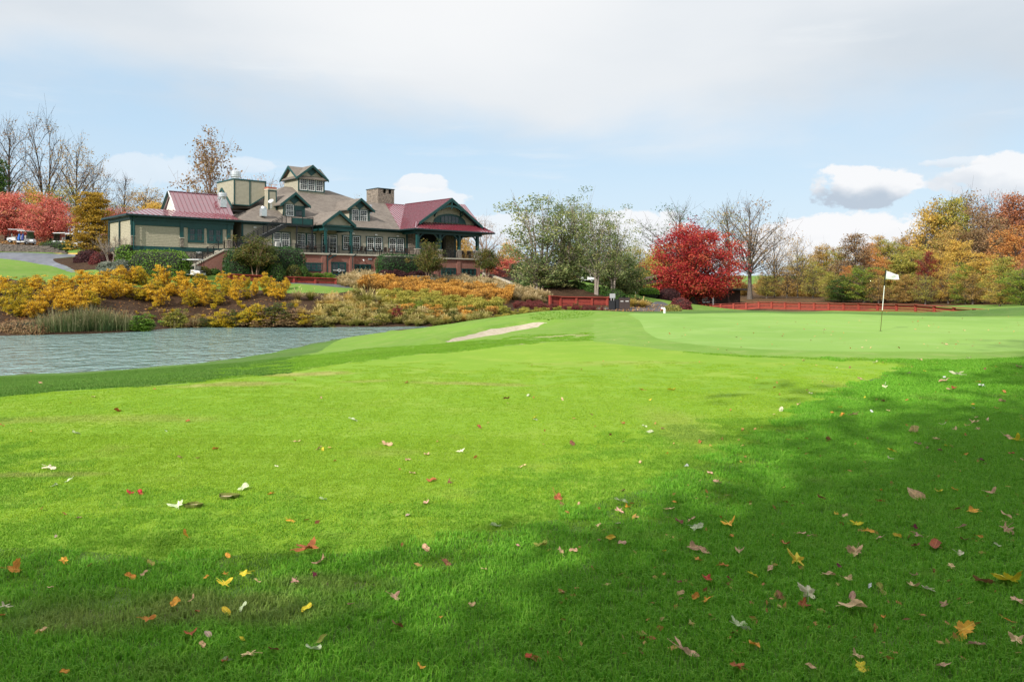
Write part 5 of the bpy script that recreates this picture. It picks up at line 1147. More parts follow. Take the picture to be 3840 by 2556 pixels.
proto('spread', H=16, R_=7.0, base=.30, prof='round', clumps=50, leaves=2000, leaf=.19, clump_r=1.4, trunk_r=.30, shell=.6, seed=57, up=.6, twigs=10, twig_len=1.7)
for i in range(3): proto(f'birch{i}', H=14, R_=3.6, base=.22, prof='column', clumps=50, leaves=6400, leaf=.18, clump_r=.95, trunk_r=.24, stems=4 - (i > 0), shell=.45, seed=61 + i, up=.8, twigs=4, twig_len=1.2, stem_split=.16, leaf_low=0)
for i in range(4): proto(f'wood{i}', H=17, R_=4.8, base=.07, prof='egg' if i % 2 else 'round', clumps=70, leaves=10500, leaf=.23, clump_r=1.05, trunk_r=.24, shell=.6, seed=71 + i, up=.7, twigs=3, twig_len=1.3)
for i in range(2): proto(f'airy{i}', H=15, R_=4.6, base=.13, prof='round', clumps=62, leaves=4200, leaf=.24, clump_r=1.2, trunk_r=.22, shell=.6, seed=81 + i, up=.75, twigs=7, twig_len=1.4)
for i in range(2): proto(f'under{i}', H=6, R_=3.3, base=.04, prof='egg', clumps=60, leaves=7000, leaf=.22, clump_r=.85, trunk_r=.09, stems=3, shell=.6, seed=91 + i, up=.5, twigs=2)
for i in range(2): proto(f'myrtle{i}', H=4.6, R_=2.35, base=.36, prof='egg', clumps=70, leaves=8500, leaf=.13, clump_r=.55, trunk_r=.12, stems=5, shell=.5, seed=95 + i, up=.7, twigs=3, twig_len=.5, stem_split=.16)
proto('thin', H=4.5, R_=1.5, base=.3, prof='vase', clumps=22, leaves=120, leaf=.1, clump_r=.5, trunk_r=.07, stems=5, seed=98, up=1.0, twigs=9, twig_len=.7, stem_split=.2)
DIMS = {}
def dims(key):
    """measured height and radius of a tree form"""
    if key not in DIMS:
        vs = []
        for me in TPROTO[key]:
            if me: v = np.empty(len(me.vertices) * 3, np.float32); me.vertices.foreach_get('co', v); vs.append(v.reshape(-1, 3))
        v = vs[-1] if len(vs) > 1 and len(vs[-1]) > 8000 else np.concatenate(vs); a = np.concatenate(vs)
        DIMS[key] = (float(np.percentile(a[:, 2], 99.7)), float((np.percentile(v[:, 0], 98) - np.percentile(v[:, 0], 2)) / 2))
    return DIMS[key]
def ptree(name, key, sx, top, Z, lm, bark, label, group=None, width=None, cat='tree', dz=0):
    loc, h = place_by_px(sx, top, Z, dz); H0, R0 = dims(key)
    s = h / H0; sxy = (width * .84 / FPX * Z / 2 / R0 / s) if width else None
    return plant_tree(name, key, loc, s, lm, bark, label, cat, group, sxy=sxy)

def build_trees():
    g = 'bare trees on the hill at the left'
    ptree('tall_tree', 'bareup0', 38, 440, 150, L_DEAD, BARK_D, 'tall bare tree with upright branches at the left border of the picture', g, 170)
    ptree('tall_tree', 'bareup1', 165, 412, 150, L_DEAD, BARK_D, 'tallest bare tree, dense upright twigs, above the coral red tree', g, 190)
    ptree('tall_tree', 'bare0', 285, 508, 150, L_GOLD, BARK_D, 'thin tree with a few gold leaves, right of the tallest bare tree', g, 200)
    ptree('tall_tree', 'bare1', 352, 585, 150, L_BRN, BARK_D, 'thin tree with sparse brown leaves behind the golden conical tree', g, 170)
    ptree('tall_tree', 'bareup2', 470, 655, 160, L_DEAD, BARK_D, 'slim bare tree standing alone left of the wing roof', g, 90)
    ptree('dark_evergreen', 'cone', -18, 600, 140, L_GRN, BARK_D, 'dark evergreen tree cut by the left border', width=120)
    y = 'yellowing trees behind the left wing'
    ptree('autumn_tree', 'round0', 112, 690, 143, L_YEL, BARK_D, 'yellow tree between the two tallest bare trunks', y, 150)
    ptree('autumn_tree', 'airy0', 225, 700, 143, L_YG, BARK_D, 'yellow green tree behind the coral red tree', y, 170)
    ptree('autumn_tree', 'airy1', 415, 760, 150, L_YG, BARK_D, 'pale yellow green tree behind the golden conical tree', y, 150)
    ptree('autumn_tree', 'airy0', 548, 706, 146, L_GOLD, BARK_D, 'gold leaved tree just left of the wing roof gable', y, 180)
    ptree('autumn_tree', 'round1', 585, 760, 140, L_YEL, BARK_D, 'bushy yellow tree low behind the wing roof', y, 150)
    ptree('autumn_tree', 'round2', 660, 745, 150, L_OR, BARK_D, 'orange brown tree top showing behind the red wing roof', y, 160)
    ptree('autumn_tree', 'airy1', 720, 740, 152, L_GOLD, BARK_D, 'gold tree top left of the exhaust fan', y, 130)
    ptree('red_tree', 'round1', 20, 722, 124, L_REDP, BARK_D, 'coral red tree at the left border', 'red trees beside the road', 210)
    ptree('red_tree', 'round0', 190, 728, 119, L_REDP, BARK_D, 'broad coral red tree above the clipped hedge and golf carts', 'red trees beside the road', 200)
    ptree('red_tree', 'round2', 110, 790, 128, L_RUST, BARK_D, 'dull russet tree between the two coral red trees', 'red trees beside the road', 140)
    ptree('red_tree', 'airy0', 432, 775, 124, L_REDP, BARK_D, 'thin pinkish red tree between the golden conical tree and the wing', 'red trees beside the road', 130)
    ptree('golden_conifer', 'cone', 352, 722, 97, L_GOLDC, BARK_D, 'golden brown conical tree beside the road left of the wing', width=168)
    ptree('bare_shrub_tree', 'thin', 415, 872, 85, L_DEAD, BARK_L, 'small bare multi-stemmed tree before the corner of the wing', width=120)
    ptree('tall_tree', 'airy1', 800, 486, 128, L_BRN, BARK_C, 'tall tree with brown leaves rising behind the red wing roof', None, 250)
    ptree('autumn_tree', 'bare2', 985, 655, 150, L_OR, BARK, 'orange tinted tree behind the boxed chimney', y, 190)
    ptree('autumn_tree', 'bare0', 1075, 668, 150, L_OR, BARK, 'orange leaved tree left of the cupola', y, 140)
    ptree('tall_tree', 'bare1', 1340, 735, 150, L_DEAD, BARK, 'bare tree top behind the right slope of the brown roof', g, 130)
    ptree('tall_tree', 'bare2', 1405, 745, 152, L_DEAD, BARK, 'bare tree top just left of the stone chimney', g, 120)
    ptree('bare_tree', 'bareup1', 1812, 810, 135, L_DEAD, BARK_C, 'bare slender tree between the pavilion and the birches', None, 150)
    # crape myrtles in front of the terrace
    for sx, top, u, v, lab in [(958, 884, None, None, 'rounded myrtle with tan stems between the two laurel hedges'), (1612, 906, None, None, 'reddish green myrtle before the left posts of the pavilion'), (1828, 932, None, None, 'dark green myrtle at the right corner of the pavilion')]:
        Z = {958: 88.5, 1612: 101, 1828: 113}[sx]; ptree('crape_myrtle', 'myrtle%d' % (sx > 1700), sx, top, Z, L_MYRT, BARK_C, lab, 'small trees before the terrace', {958: 178, 1612: 122, 1828: 104}[sx])
    b = 'river birches on the mulch mound'
    for k, sx, top, Z, w, lab in [('birch0', 2012, 727, 98, 285, 'leftmost river birch, airy green crown on several pale trunks'), ('birch1', 2118, 718, 100, 215, 'tallest and densest river birch, second from the left'), ('birch2', 2165, 744, 103, 180, 'slim river birch with white trunks behind the tallest one'),
                              ('birch0', 2236, 776, 97, 170, 'river birch behind the red timber wall, its crown loose on the left'), ('birch1', 2298, 782, 98, 175, 'rightmost large river birch, above the waste bins'), ('birch2', 2385, 906, 118, 120, 'small yellowish birch beside the shelter roof')]:
        ptree('river_birch', k, sx, top, Z, L_BIRCH if Z < 110 else L_YG, BARK_L, lab, b, w)
    ptree('river_birch', 'under0', 2080, 990, 99, L_BIRCH, BARK_L, 'low leafy birch regrowth filling the foot of the birch grove', b, 230); ptree('river_birch', 'under1', 2330, 930, 104, L_BIRCH, BARK_L, 'low olive green birch at the right edge of the grove', b, 190)
    ptree('dark_bush', 'under0', 1960, 985, 125, L_LAUR, BARK_D, 'dark evergreen bush low behind the leftmost birch', 'dark bushes', 130, cat='bush'); ptree('dark_bush', 'under1', 2205, 955, 122, L_LAUR, BARK_D, 'tall dark evergreen bush behind the middle birches', 'dark bushes', 120, cat='bush'); ptree('dark_bush', 'under1', 2060, 1010, 122, L_LAUR, BARK_D, 'dark evergreen bush behind the birch trunks', 'dark bushes', 130, cat='bush')
    ptree('red_tree', 'under1', 1890, 965, 150, L_REDP, BARK, 'red foliage low in the distance right of the pavilion', None, 190); ptree('red_tree', 'under0', 1985, 975, 155, L_REDP, BARK, 'red foliage in the distance behind the first birch', None, 150)
    ptree('autumn_tree', 'under1', 2480, 925, 135, L_YG, BARK, 'yellow green tree left of the red maple', None, 170); ptree('autumn_tree', 'airy0', 2420, 985, 150, L_GOLD, BARK, 'hazy tan tree behind the shelter', None, 180)
    ptree('red_maple', 'maple', 2607, 843, 114, L_RED, BARK_D, 'large round crimson maple behind the start of the timber fence', width=352)
    # bare and thin trees right of the maple
    n = 'nearly bare trees beside the maple'
    for k, sx, top, Z, w, lm, lab in [('spread', 2550, 762, 150, 290, L_GRN, 'nearly bare tree with dark leaf tufts directly behind the crimson maple'), ('bareup0', 2722, 760, 140, 190, L_YG, 'nearly bare upright tree just right of the crimson maple'), ('spread', 2812, 745, 138, 300, L_DEAD, 'wide bare tree with a low bent branch, right of the maple'),
                                  ('bare1', 2905, 835, 145, 150, L_GOLD, 'bare tree with few yellow leaves beyond the fence'), ('bare2', 2992, 885, 140, 150, L_GOLD, 'small thin tree at the left end of the wood')]:
        ptree('bare_tree', k, sx, top, Z, lm, BARK, lab, n, w)
    # the wood on the right, back to front
    W = [('wood0', 3012, 955, 165, 120, L_YG, 'pale yellow green'), ('wood1', 3075, 925, 170, 110, L_GOLD, 'slim tan'), ('airy0', 3100, 915, 172, 90, L_GOLD, 'thin gold'), ('wood2', 3150, 930, 168, 120, L_YG, 'olive green'), ('wood3', 3205, 878, 160, 150, L_BRN, 'brown orange'), ('wood0', 3262, 912, 165, 120, L_OR, 'orange'),
         ('wood1', 3295, 886, 172, 120, L_GOLD, 'golden crowned'), ('wood2', 3335, 900, 168, 120, L_YG, 'greenish tan'), ('wood3', 3388, 888, 170, 110, L_GOLD, 'pale gold topped'), ('wood0', 3425, 886, 168, 110, L_OR, 'soft orange'), ('wood1', 3460, 885, 150, 120, L_GRN, 'dull green'),
         ('airy1', 3500, 745, 150, 180, L_DEAD, 'bare grey topped'), ('wood2', 3522, 765, 142, 190, L_YEL, 'tall golden green'), ('wood3', 3572, 745, 140, 170, L_YG, 'tall yellow green'), ('airy0', 3625, 722, 142, 170, L_BRN, 'tall thin brown'), ('bare0', 3690, 730, 145, 180, L_RUST, 'bare purple brown'), ('wood0', 3700, 790, 132, 210, L_BRN, 'broad brown'),
         ('bare2', 3755, 720, 145, 180, L_RUST, 'tall bare russet'), ('wood1', 3800, 732, 138, 200, L_RUST, 'tall rust red'), ('wood2', 3860, 722, 136, 200, L_RUST, 'rust red, cut by the right border,'), ('wood3', 3655, 860, 128, 190, L_BRN, 'mid height brown'), ('wood0', 3560, 850, 130, 170, L_GOLD, 'mid height gold')]
    for k, sx, top, Z, w, lm, lab in W: ptree('woodland_tree', k, sx, top, Z, lm, BARK_D, lab + ' tree, back of the wood, ' + where_wood(sx), 'trees of the wood at the right', w * 1.12)
    F = [('airy0', 2950, 1000, 140, 110, L_GOLD, 'small tan'), ('airy1', 3048, 985, 138, 110, L_YG, 'small straw green'), ('airy0', 2875, 1030, 140, 90, L_YG, 'small green'), ('wood1', 3165, 1035, 125, 110, L_GRN, 'dark green'), ('wood2', 3238, 998, 123, 130, L_BGRN, 'bright yellow green'), ('wood0', 3318, 963, 124, 120, L_OR, 'amber orange'),
         ('wood3', 3180, 996, 132, 60, L_OR, 'small orange'), ('wood3', 3375, 956, 122, 130, L_YG, 'yellow olive'), ('wood0', 3425, 925, 122, 130, L_YG, 'leafy olive'), ('airy1', 3296, 1035, 120, 90, L_GOLD, 'small thin tan'), ('wood1', 3398, 1030, 118, 90, L_GOLD, 'small tan green'), ('wood1', 3482, 945, 116, 90, L_DRED, 'dark red'), ('wood2', 3525, 945, 116, 110, L_YEL, 'yellow'),
         ('wood3', 3590, 900, 118, 140, L_YEL, 'yellow speckled'), ('airy0', 3556, 1000, 112, 100, L_YEL, 'small golden'), ('wood0', 3622, 985, 108, 100, L_BGRN, 'lime green'), ('wood1', 3682, 952, 108, 150, L_YEL, 'pale yellow'), ('airy1', 3648, 1020, 106, 90, L_GOLD, 'small brown green'), ('wood2', 3800, 852, 112, 170, L_OR, 'orange brown'), ('wood3', 3762, 965, 100, 140, L_YG, 'yellow green'),
         ('wood0', 3835, 1000, 92, 150, L_BGRN, 'bright yellow green'), ('airy1', 3748, 1050, 94, 100, L_YEL, 'small yellow'), ('airy0', 3470, 1030, 112, 90, L_YG, 'small olive'), ('wood0', 3118, 1020, 128, 80, L_YG, 'small dull green'), ('wood1', 3900, 930, 100, 170, L_RUST, 'rust coloured')]
    for k, sx, top, Z, w, lm, lab in F: ptree('woodland_tree', k, sx, top, Z, lm, BARK, lab + ' tree, front of the wood, ' + where_wood(sx), 'trees of the wood at the right', w * 1.12)
    # bare stems and brush filling the depth of the wood: nobody could count it
    items = []
    for i in range(90):
        Z = random.uniform(150, 200); sx = random.uniform(2700, 4000); v = S(sx, 1072, Z); tm, cm = TPROTO['under%d' % (i % 2)]; x, y = v.x, v.y
        items.append((cm, (x, y, float(hgt(x, y))), random.uniform(0, 6), random.uniform(.35, .6)))
    for i in range(22):
        Z = random.uniform(165, 200); sx = random.uniform(-150, 2600); v = S(sx, 1072, Z); cm = TPROTO['under%d' % (i % 2)][1]; items.append((cm, (v.x, v.y, float(hgt(v.x, v.y))), random.uniform(0, 6), random.uniform(.8, 1.4)))
    merged('undergrowth', items, L_GOLD, label='tan brush and undergrowth deep in the wood', cat='undergrowth')
    # trees behind and beside the viewpoint whose shade lies on the near turf
    for x, y, h, k, lab in SHADE: plant_tree('shade_tree', k, (x, y, 0), h, L_SHADE, BARK_D, lab, 'tree', 'trees behind the viewpoint')
def where_wood(sx):
    w = [(3040, 'at its far left end'), (3110, 'left of the dark green tree'), (3185, 'above the dark green tree'), (3250, 'above the bright green tree'), (3320, 'left of the flag'), (3370, 'right behind the flag'), (3410, 'just right of the flag'), (3450, 'left of the dark red tree'), (3500, 'around the dark red tree'), (3545, 'just right of the dark red tree'), (3600, 'under the tall golden crowns'),
         (3645, 'left of the end of the fence'), (3680, 'over the end of the fence'), (3720, 'right of the end of the fence'), (3770, 'towards the right border'), (3820, 'close to the right border'), (9999, 'at the right border')]
    return next(t for lim, t in w if sx <= lim)
L_SHADE = leaf_mat('leaves_thin_yellow_green', [(.30, .38, .05), (.42, .48, .07), (.52, .52, .09)], trans=.62)
SHADE = [(2.2, -6.4, 1.1, 'shade', 'tall leafy tree just behind the viewpoint, its shade reaching towards the green'), (7.6, -8.0, 1.1, 'shade', 'tall leafy tree behind the viewpoint on the right'), (3.4, -14.0, 1.1, 'shade', 'tall leafy tree farther behind the viewpoint'), (-4.0, -16.6, .95, 'shade', 'tall leafy tree behind the viewpoint on the left'),
         (13.2, -7.4, 1.05, 'shade', 'tall leafy tree farthest right behind the viewpoint'), (-8.6, -7.6, .46, 'shade', 'small tree farthest left behind the viewpoint'), (-2.3, -4.9, .56, 'shade', 'small tree close behind the viewpoint')]
build_trees()

# ------------------------------------------------------------------ hedges and clipped shrubs
def px_hedge(name, x0, x1, top, bot, zmin, depth, lm, label, leaf=.11, p=5, cat='hedge', inner=None, Z=None, group=None, rz=None, n=None):
    c = G((x0 + x1) / 2, bot, zmin) if Z is None else S((x0 + x1) / 2, bot, Z)
    w = (x1 - x0) / FPX * c.y; h = (bot - top) / FPX * c.y
    return hedge(name, (c.x, c.y + depth / 2, c.z - .1), BRZ * .0 if rz is None else rz, w, depth, h + .1, lm, label, cat, p, n, leaf, group, inner)
def b_hedge(name, x0, x1, top, v, depth, lm, label, p=5, cat='hedge', leaf=.11, inner=None, group=None, n=None, sink=.1):
    u0, u1 = FU((x0, 1000), v)[0], FU((x1, 1000), v)[0]; z1 = FU(((x0 + x1) / 2, top), v)[1]; c = BW((u0 + u1) / 2, v); z0 = float(hgt(c.x, c.y)) - sink
    return hedge(name, (c.x, c.y, z0), BRZ, u1 - u0, depth, z1 - z0, lm, label, cat, p, n, leaf, group, inner)
px_hedge('hedge', 455, 682, 938, 1042, 79, 3.2, L_HEDGE, 'large clipped green hedge below the windowless part of the wing', leaf=.12)
px_hedge('hedge', 425, 480, 940, 1000, 84, 2.5, L_HEDGE, 'short clipped hedge at the left end of the wing')
b_hedge('hedge', 848, 985, 935, -5.6, 3.0, L_LAUR, 'dark laurel hedge left of the tan-stemmed myrtle')
b_hedge('hedge', 992, 1130, 928, -5.4, 3.2, L_LAUR, 'tall dark laurel hedge right of the tan-stemmed myrtle')
b_hedge('hedge', 1420, 1582, 956, -5.0, 2.2, L_LAUR, 'long laurel hedge under the terrace, left of the pavilion', p=8)
px_hedge('hedge', 138, 256, 905, 942, 100, 2.6, L_GRN, 'green clipped hedge on the stone retaining wall by the road', rz=R(-12), p=6)
for i, (a, b, t, bo, lm, lab) in enumerate([(262, 355, 936, 985, L_BARB, 'dark purple shrub at the tip of the mulch island'), (320, 400, 945, 990, L_BARR, 'wine red shrub right of the dark purple one'), (350, 412, 940, 985, L_BARB, 'dark shrub beneath the golden conical tree'), (352, 415, 982, 1010, L_SAGE, 'grey green mounded shrub before the wing corner'), (400, 482, 975, 1010, L_SAGE, 'larger grey green shrub beside the big hedge'), (358, 430, 1006, 1032, L_SAGE, 'silvery low shrub just above the amber shrubs'),
        (1005, 1065, 990, 1020, L_GRN, 'left one of three low green shrubs before the laurel'), (1075, 1125, 994, 1035, L_MYRT, 'middle one of three low green shrubs before the laurel'), (1115, 1155, 1000, 1034, L_GRN, 'right one of three low green shrubs before the laurel'),
        (785, 822, 1010, 1042, L_GRN, 'small round shrub against the brick stair wall'), (680, 735, 1000, 1030, L_SAGE, 'grey shrub beside the roofed white cart'), (735, 778, 1002, 1030, L_MYRT, 'small shrub with red berries below the stair'),
        (1422, 1470, 1013, 1045, L_BARB, 'leftmost purple mound below the long laurel hedge'), (1452, 1486, 1018, 1048, L_BARB, 'second purple mound from the left'), (1472, 1502, 1011, 1035, L_BARB, 'purple mound set back against the laurel'), (1482, 1526, 1018, 1050, L_BARB, 'purple mound in the middle of the row'), (1530, 1570, 1018, 1048, L_BARB, 'purple mound left of the myrtle stems'), (1562, 1600, 1012, 1044, L_BARB, 'purple mound at the myrtle stems'), (1595, 1620, 1026, 1046, L_LAUR, 'dark green mound right of the myrtle stems'),
        (1695, 1758, 1029, 1056, L_BARB, 'purple mound standing alone under the pavilion windows'),
        (2135, 2172, 1055, 1078, L_GRN, 'first green mound on the crest of the mulch slope'), (2165, 2200, 1062, 1085, L_GRN, 'second green mound on the mulch slope'), (2195, 2240, 1070, 1096, L_GRN, 'third green mound on the mulch slope'), (2235, 2268, 1080, 1106, L_GRN, 'fourth green mound beside the birch trunks'), (2268, 2350, 1085, 1125, L_GRN, 'broad green bush behind the waste bins'), (2345, 2388, 1108, 1142, L_GRN, 'round green bush right of the waste bins'),
        (1915, 2010, 1050, 1080, L_GRN, 'low clipped green hedge left of the first birch trunks'), (2030, 2115, 1050, 1078, L_GRN, 'low clipped green hedge right of the first birch trunks'), (2290, 2382, 1076, 1104, L_HEDGE, 'flat clipped hedge left of the shelter post'), (2402, 2472, 1082, 1100, L_HEDGE, 'flat bright green hedge right of the shelter post'),
        (2470, 2560, 1082, 1128, L_BARB, 'dark reddish bush left of the maple'), (2520, 2600, 1118, 1160, L_BARR, 'wine coloured bush under the maple'), (2490, 2560, 1145, 1170, L_OLIV, 'low olive shrub beside the white pipe'),
        (85, 160, 0, 0, None, '')]):
    if lm is None: continue
    if 780 < a < 1160 or 1400 < a < 1760:
        v_ = -5.2 if a == 785 else -7.9 if a < 1160 else -7.6
        if a == 1695: v_ = -5.0
        b_hedge('clipped_shrub', a, b, t, v_, (b - a) / FPX * 95, lm, lab, p=2.4, cat='shrub', inner=M_INNER_R if lm is L_BARB else None, n=2000); continue
    zm = 88 if a > 1400 else 79
    if a > 1900: zm = 84
    far = a > 1900 and t < 1090 and a < 2130 or a in (2290, 2402)
    px_hedge('clipped_shrub', a, b, t, bo, zm, (b - a) / FPX * 85, lm, lab, p=2.3 if lm is not L_HEDGE else 5, cat='shrub', inner=M_INNER_R if lm in (L_BARB, L_BARR) else None, Z=(107 if far else None), n=2200 if b - a < 90 else 3800, leaf=.12)

# ------------------------------------------------------------------ amber shrubs on the bank
def shrub_protos():
    for i in range(5):
        tm, cm = tree(f'amber{i}', H=2.1, R_=1.05, base=.12, prof='egg', clumps=26, leaves=2600, leaf=.10, clump_r=.25, trunk_r=.03, stems=6, shell=.5, seed=200 + i, up=1.1, twigs=3, twig_len=.35, stem_split=.3, sides=3)
        TPROTO[f'amber{i}'] = (tm, cm)
shrub_protos()
AMB = [  # x, base y, top y, width, olive?
 (18, 1105, 1040, 90, 0), (60, 1128, 1062, 95, 1), (95, 1085, 1040, 80, 1), (140, 1092, 1036, 80, 0), (30, 1168, 1090, 90, 1), (105, 1160, 1085, 100, 1), (60, 1190, 1120, 80, 1), (118, 1192, 1130, 75, 0), (165, 1145, 1085, 80, 0), (150, 1178, 1112, 70, 0),
 (212, 1095, 1035, 85, 0), (250, 1100, 1038, 80, 0), (205, 1145, 1078, 90, 0), (262, 1150, 1080, 95, 0), (232, 1170, 1108, 80, 0), (310, 1072, 1018, 80, 0), (345, 1085, 1025, 85, 0), (318, 1135, 1068, 95, 0), (375, 1118, 1055, 85, 0), (296, 1165, 1110, 80, 0), (345, 1150, 1095, 70, 1),
 (398, 1070, 1014, 75, 0), (430, 1118, 1050, 90, 0), (455, 1060, 1000, 80, 0), (440, 1090, 1034, 80, 1), (500, 1062, 1003, 80, 0), (478, 1110, 1060, 70, 0), (530, 1070, 1010, 70, 1), (520, 1125, 1078, 80, 1), (560, 1130, 1070, 80, 0),
 (612, 1082, 1002, 78, 0), (585, 1100, 1052, 75, 1), (640, 1110, 1062, 70, 0), (600, 1150, 1085, 60, 0), (680, 1075, 1020, 60, 0), (700, 1120, 1055, 80, 0), (745, 1070, 1022, 60, 1), (715, 1150, 1090, 70, 1), (752, 1148, 1085, 68, 0), (770, 1105, 1052, 70, 0), (800, 1125, 1078, 60, 1),
 (838, 1075, 1022, 62, 0), (850, 1110, 1050, 55, 1), (880, 1130, 1072, 60, 0), (882, 1080, 1034, 34, 0), (905, 1085, 1036, 38, 0), (925, 1122, 1078, 40, 1), (930, 1075, 1040, 30, 1), (955, 1110, 1048, 42, 0), (992, 1075, 1024, 44, 0), (1008, 1110, 1042, 60, 1), (1042, 1126, 1052, 80, 0), (1075, 1085, 1042, 32, 0), (815, 1145, 1100, 60, 1)]
# drop doubles, then name each by look and by its place among landmarks
def uniq(l):
    SEEN[l] = SEEN.get(l, 0) + 1; return l if SEEN[l] == 1 else l + ', right one' if SEEN[l] == 2 else l + ', third one'
def amber_label(k, x, by, olive, w):
    col = 'olive and amber' if olive else 'bright amber'
    size = 'broad ' if w >= 88 else ('slender ' if w <= 45 else '')
    row = 'upper row' if by < 1090 else ('lower row' if by > 1140 else 'middle row')
    lm = [(40, 'at the left border'), (80, 'near the left border'), (130, 'above the brown ground cover'), (175, 'above the left end of the reeds'), (225, 'over the left reeds'), (275, 'below the lawn tip'), (330, 'above the middle of the reeds'), (370, 'below the silvery shrub'), (415, 'below the grey green shrubs'), (470, 'at the left foot of the big hedge'), (515, 'below the big hedge, left half'), (570, 'below the middle of the big hedge'), (630, 'below the right end of the big hedge'),
          (690, 'left of the roofed cart'), (730, 'below the roofed cart'), (765, 'right of the roofed cart'), (805, 'below the small round shrub'), (845, 'left of the timber planter'), (890, 'at the left end of the timber planter'), (910, 'before the planter, left part'), (940, 'before the planter, middle part'), (970, 'before the planter, right of the middle'), (1000, 'before the gap of the planter'), (1030, 'just left of the last shrub'), (1060, 'at the end of the bank planting'), (9999, 'rightmost, beside the grass strip')]
    return f'{size}{col} shrub, {row}, ' + next(t for l, t in lm if x <= l)
SEEN = {}
for k, (x, by, ty, w, ol) in enumerate(AMB):
    c = G(x, by, 60); h = (by - ty) / FPX * c.y; key = f'amber{k % 5}'; s = 1.12 * h / dims(key)[0]
    e = empty('amber_shrub', c - Vector((0, 0, .05)), random.uniform(0, 6.28), uniq(amber_label(k, x, by, ol, w)), 'shrub', 'amber shrubs on the bank')
    sx_ = .84 * w / FPX * c.y / 2 / dims(key)[1]
    add_obj('stems', TPROTO[key][0], BARK_D, e, scale=(sx_, sx_, s)); add_obj('foliage', TPROTO[key][1], L_AMBG if ol else L_AMB, e, scale=(sx_, sx_, s))

# ------------------------------------------------------------------ ornamental grasses, meadow, reeds
GC = {'fount0': grass_clump('fount0', 420, 1.1, 1.7, .028, .55, 1, plume=60), 'fount1': grass_clump('fount1', 420, 1.0, 1.5, .028, .6, 2, plume=25), 'wild0': grass_clump('wild0', 300, .95, 1.5, .035, .35, 3, plume=30), 'wild1': grass_clump('wild1', 260, .8, 1.3, .032, .3, 4),
      'reed0': grass_clump('reed0', 60, 1.9, .9, .032, .12, 5, base=.9), 'reed2': grass_clump('reed2', 26, 2.1, 1.6, .035, .7, 8, base=.9), 'reed1': grass_clump('reed1', 50, 1.6, 1.2, .035, .3, 6, base=.9), 'tuft': grass_clump('tuft', 120, .6, .8, .03, .5, 7)}
def grass(x, base, top, w, key, lm, label, zmin=66, group='ornamental grass clumps'):
    c = G(x, base, zmin); h = (base - top) / FPX * c.y; ww = w / FPX * c.y
    H0 = {'fount0': 1.0, 'fount1': .9, 'wild0': .95, 'wild1': .8, 'tuft': .55}[key]; W0 = {'fount0': 1.7, 'fount1': 1.5, 'wild0': 1.5, 'wild1': 1.3, 'tuft': .8}[key]
    o = add_obj('grass_clump', GC[key], lm, None, c - Vector((0, 0, .04)), random.uniform(0, 6.28), (ww / W0, ww / W0, h / H0)); return tag(o, label, 'grass clump', group)
for a in [(1255, 1095, 1045, 0, 0)][:0]: pass
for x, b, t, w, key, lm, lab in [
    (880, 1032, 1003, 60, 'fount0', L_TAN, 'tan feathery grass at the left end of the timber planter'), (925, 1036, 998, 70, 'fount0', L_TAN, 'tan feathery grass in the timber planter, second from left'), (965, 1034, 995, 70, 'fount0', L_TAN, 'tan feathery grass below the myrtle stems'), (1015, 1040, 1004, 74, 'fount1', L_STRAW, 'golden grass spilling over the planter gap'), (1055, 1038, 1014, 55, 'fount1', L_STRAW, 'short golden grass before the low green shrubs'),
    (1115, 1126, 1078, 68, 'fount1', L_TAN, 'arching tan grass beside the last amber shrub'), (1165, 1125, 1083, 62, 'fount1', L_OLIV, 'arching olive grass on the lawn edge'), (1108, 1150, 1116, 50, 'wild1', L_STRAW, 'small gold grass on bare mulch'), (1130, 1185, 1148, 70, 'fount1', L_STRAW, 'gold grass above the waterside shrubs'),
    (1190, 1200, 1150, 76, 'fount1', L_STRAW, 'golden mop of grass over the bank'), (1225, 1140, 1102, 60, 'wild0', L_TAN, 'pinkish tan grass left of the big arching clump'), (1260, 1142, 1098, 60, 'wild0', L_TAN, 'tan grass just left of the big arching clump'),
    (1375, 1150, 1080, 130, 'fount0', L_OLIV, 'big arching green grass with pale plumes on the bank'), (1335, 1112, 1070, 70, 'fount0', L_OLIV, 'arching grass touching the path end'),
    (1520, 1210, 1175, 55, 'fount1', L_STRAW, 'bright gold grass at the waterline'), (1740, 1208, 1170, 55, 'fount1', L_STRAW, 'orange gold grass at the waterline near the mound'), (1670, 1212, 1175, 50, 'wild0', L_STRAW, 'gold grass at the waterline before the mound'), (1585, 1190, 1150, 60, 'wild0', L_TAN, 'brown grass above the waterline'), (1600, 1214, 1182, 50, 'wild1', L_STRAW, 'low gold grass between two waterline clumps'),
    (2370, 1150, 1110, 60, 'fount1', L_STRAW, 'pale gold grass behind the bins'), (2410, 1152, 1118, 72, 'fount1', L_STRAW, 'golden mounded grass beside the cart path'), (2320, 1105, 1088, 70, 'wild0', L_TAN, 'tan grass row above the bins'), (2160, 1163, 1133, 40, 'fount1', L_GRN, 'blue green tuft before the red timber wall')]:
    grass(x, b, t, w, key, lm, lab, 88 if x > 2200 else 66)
px_hedge('ground_cover', -60, 160, 1206, 1252, 58, 3.0, L_BRN, 'brown fluffy ground cover at the waterline at the left border', p=3, cat='shrub', leaf=.09, n=6000)
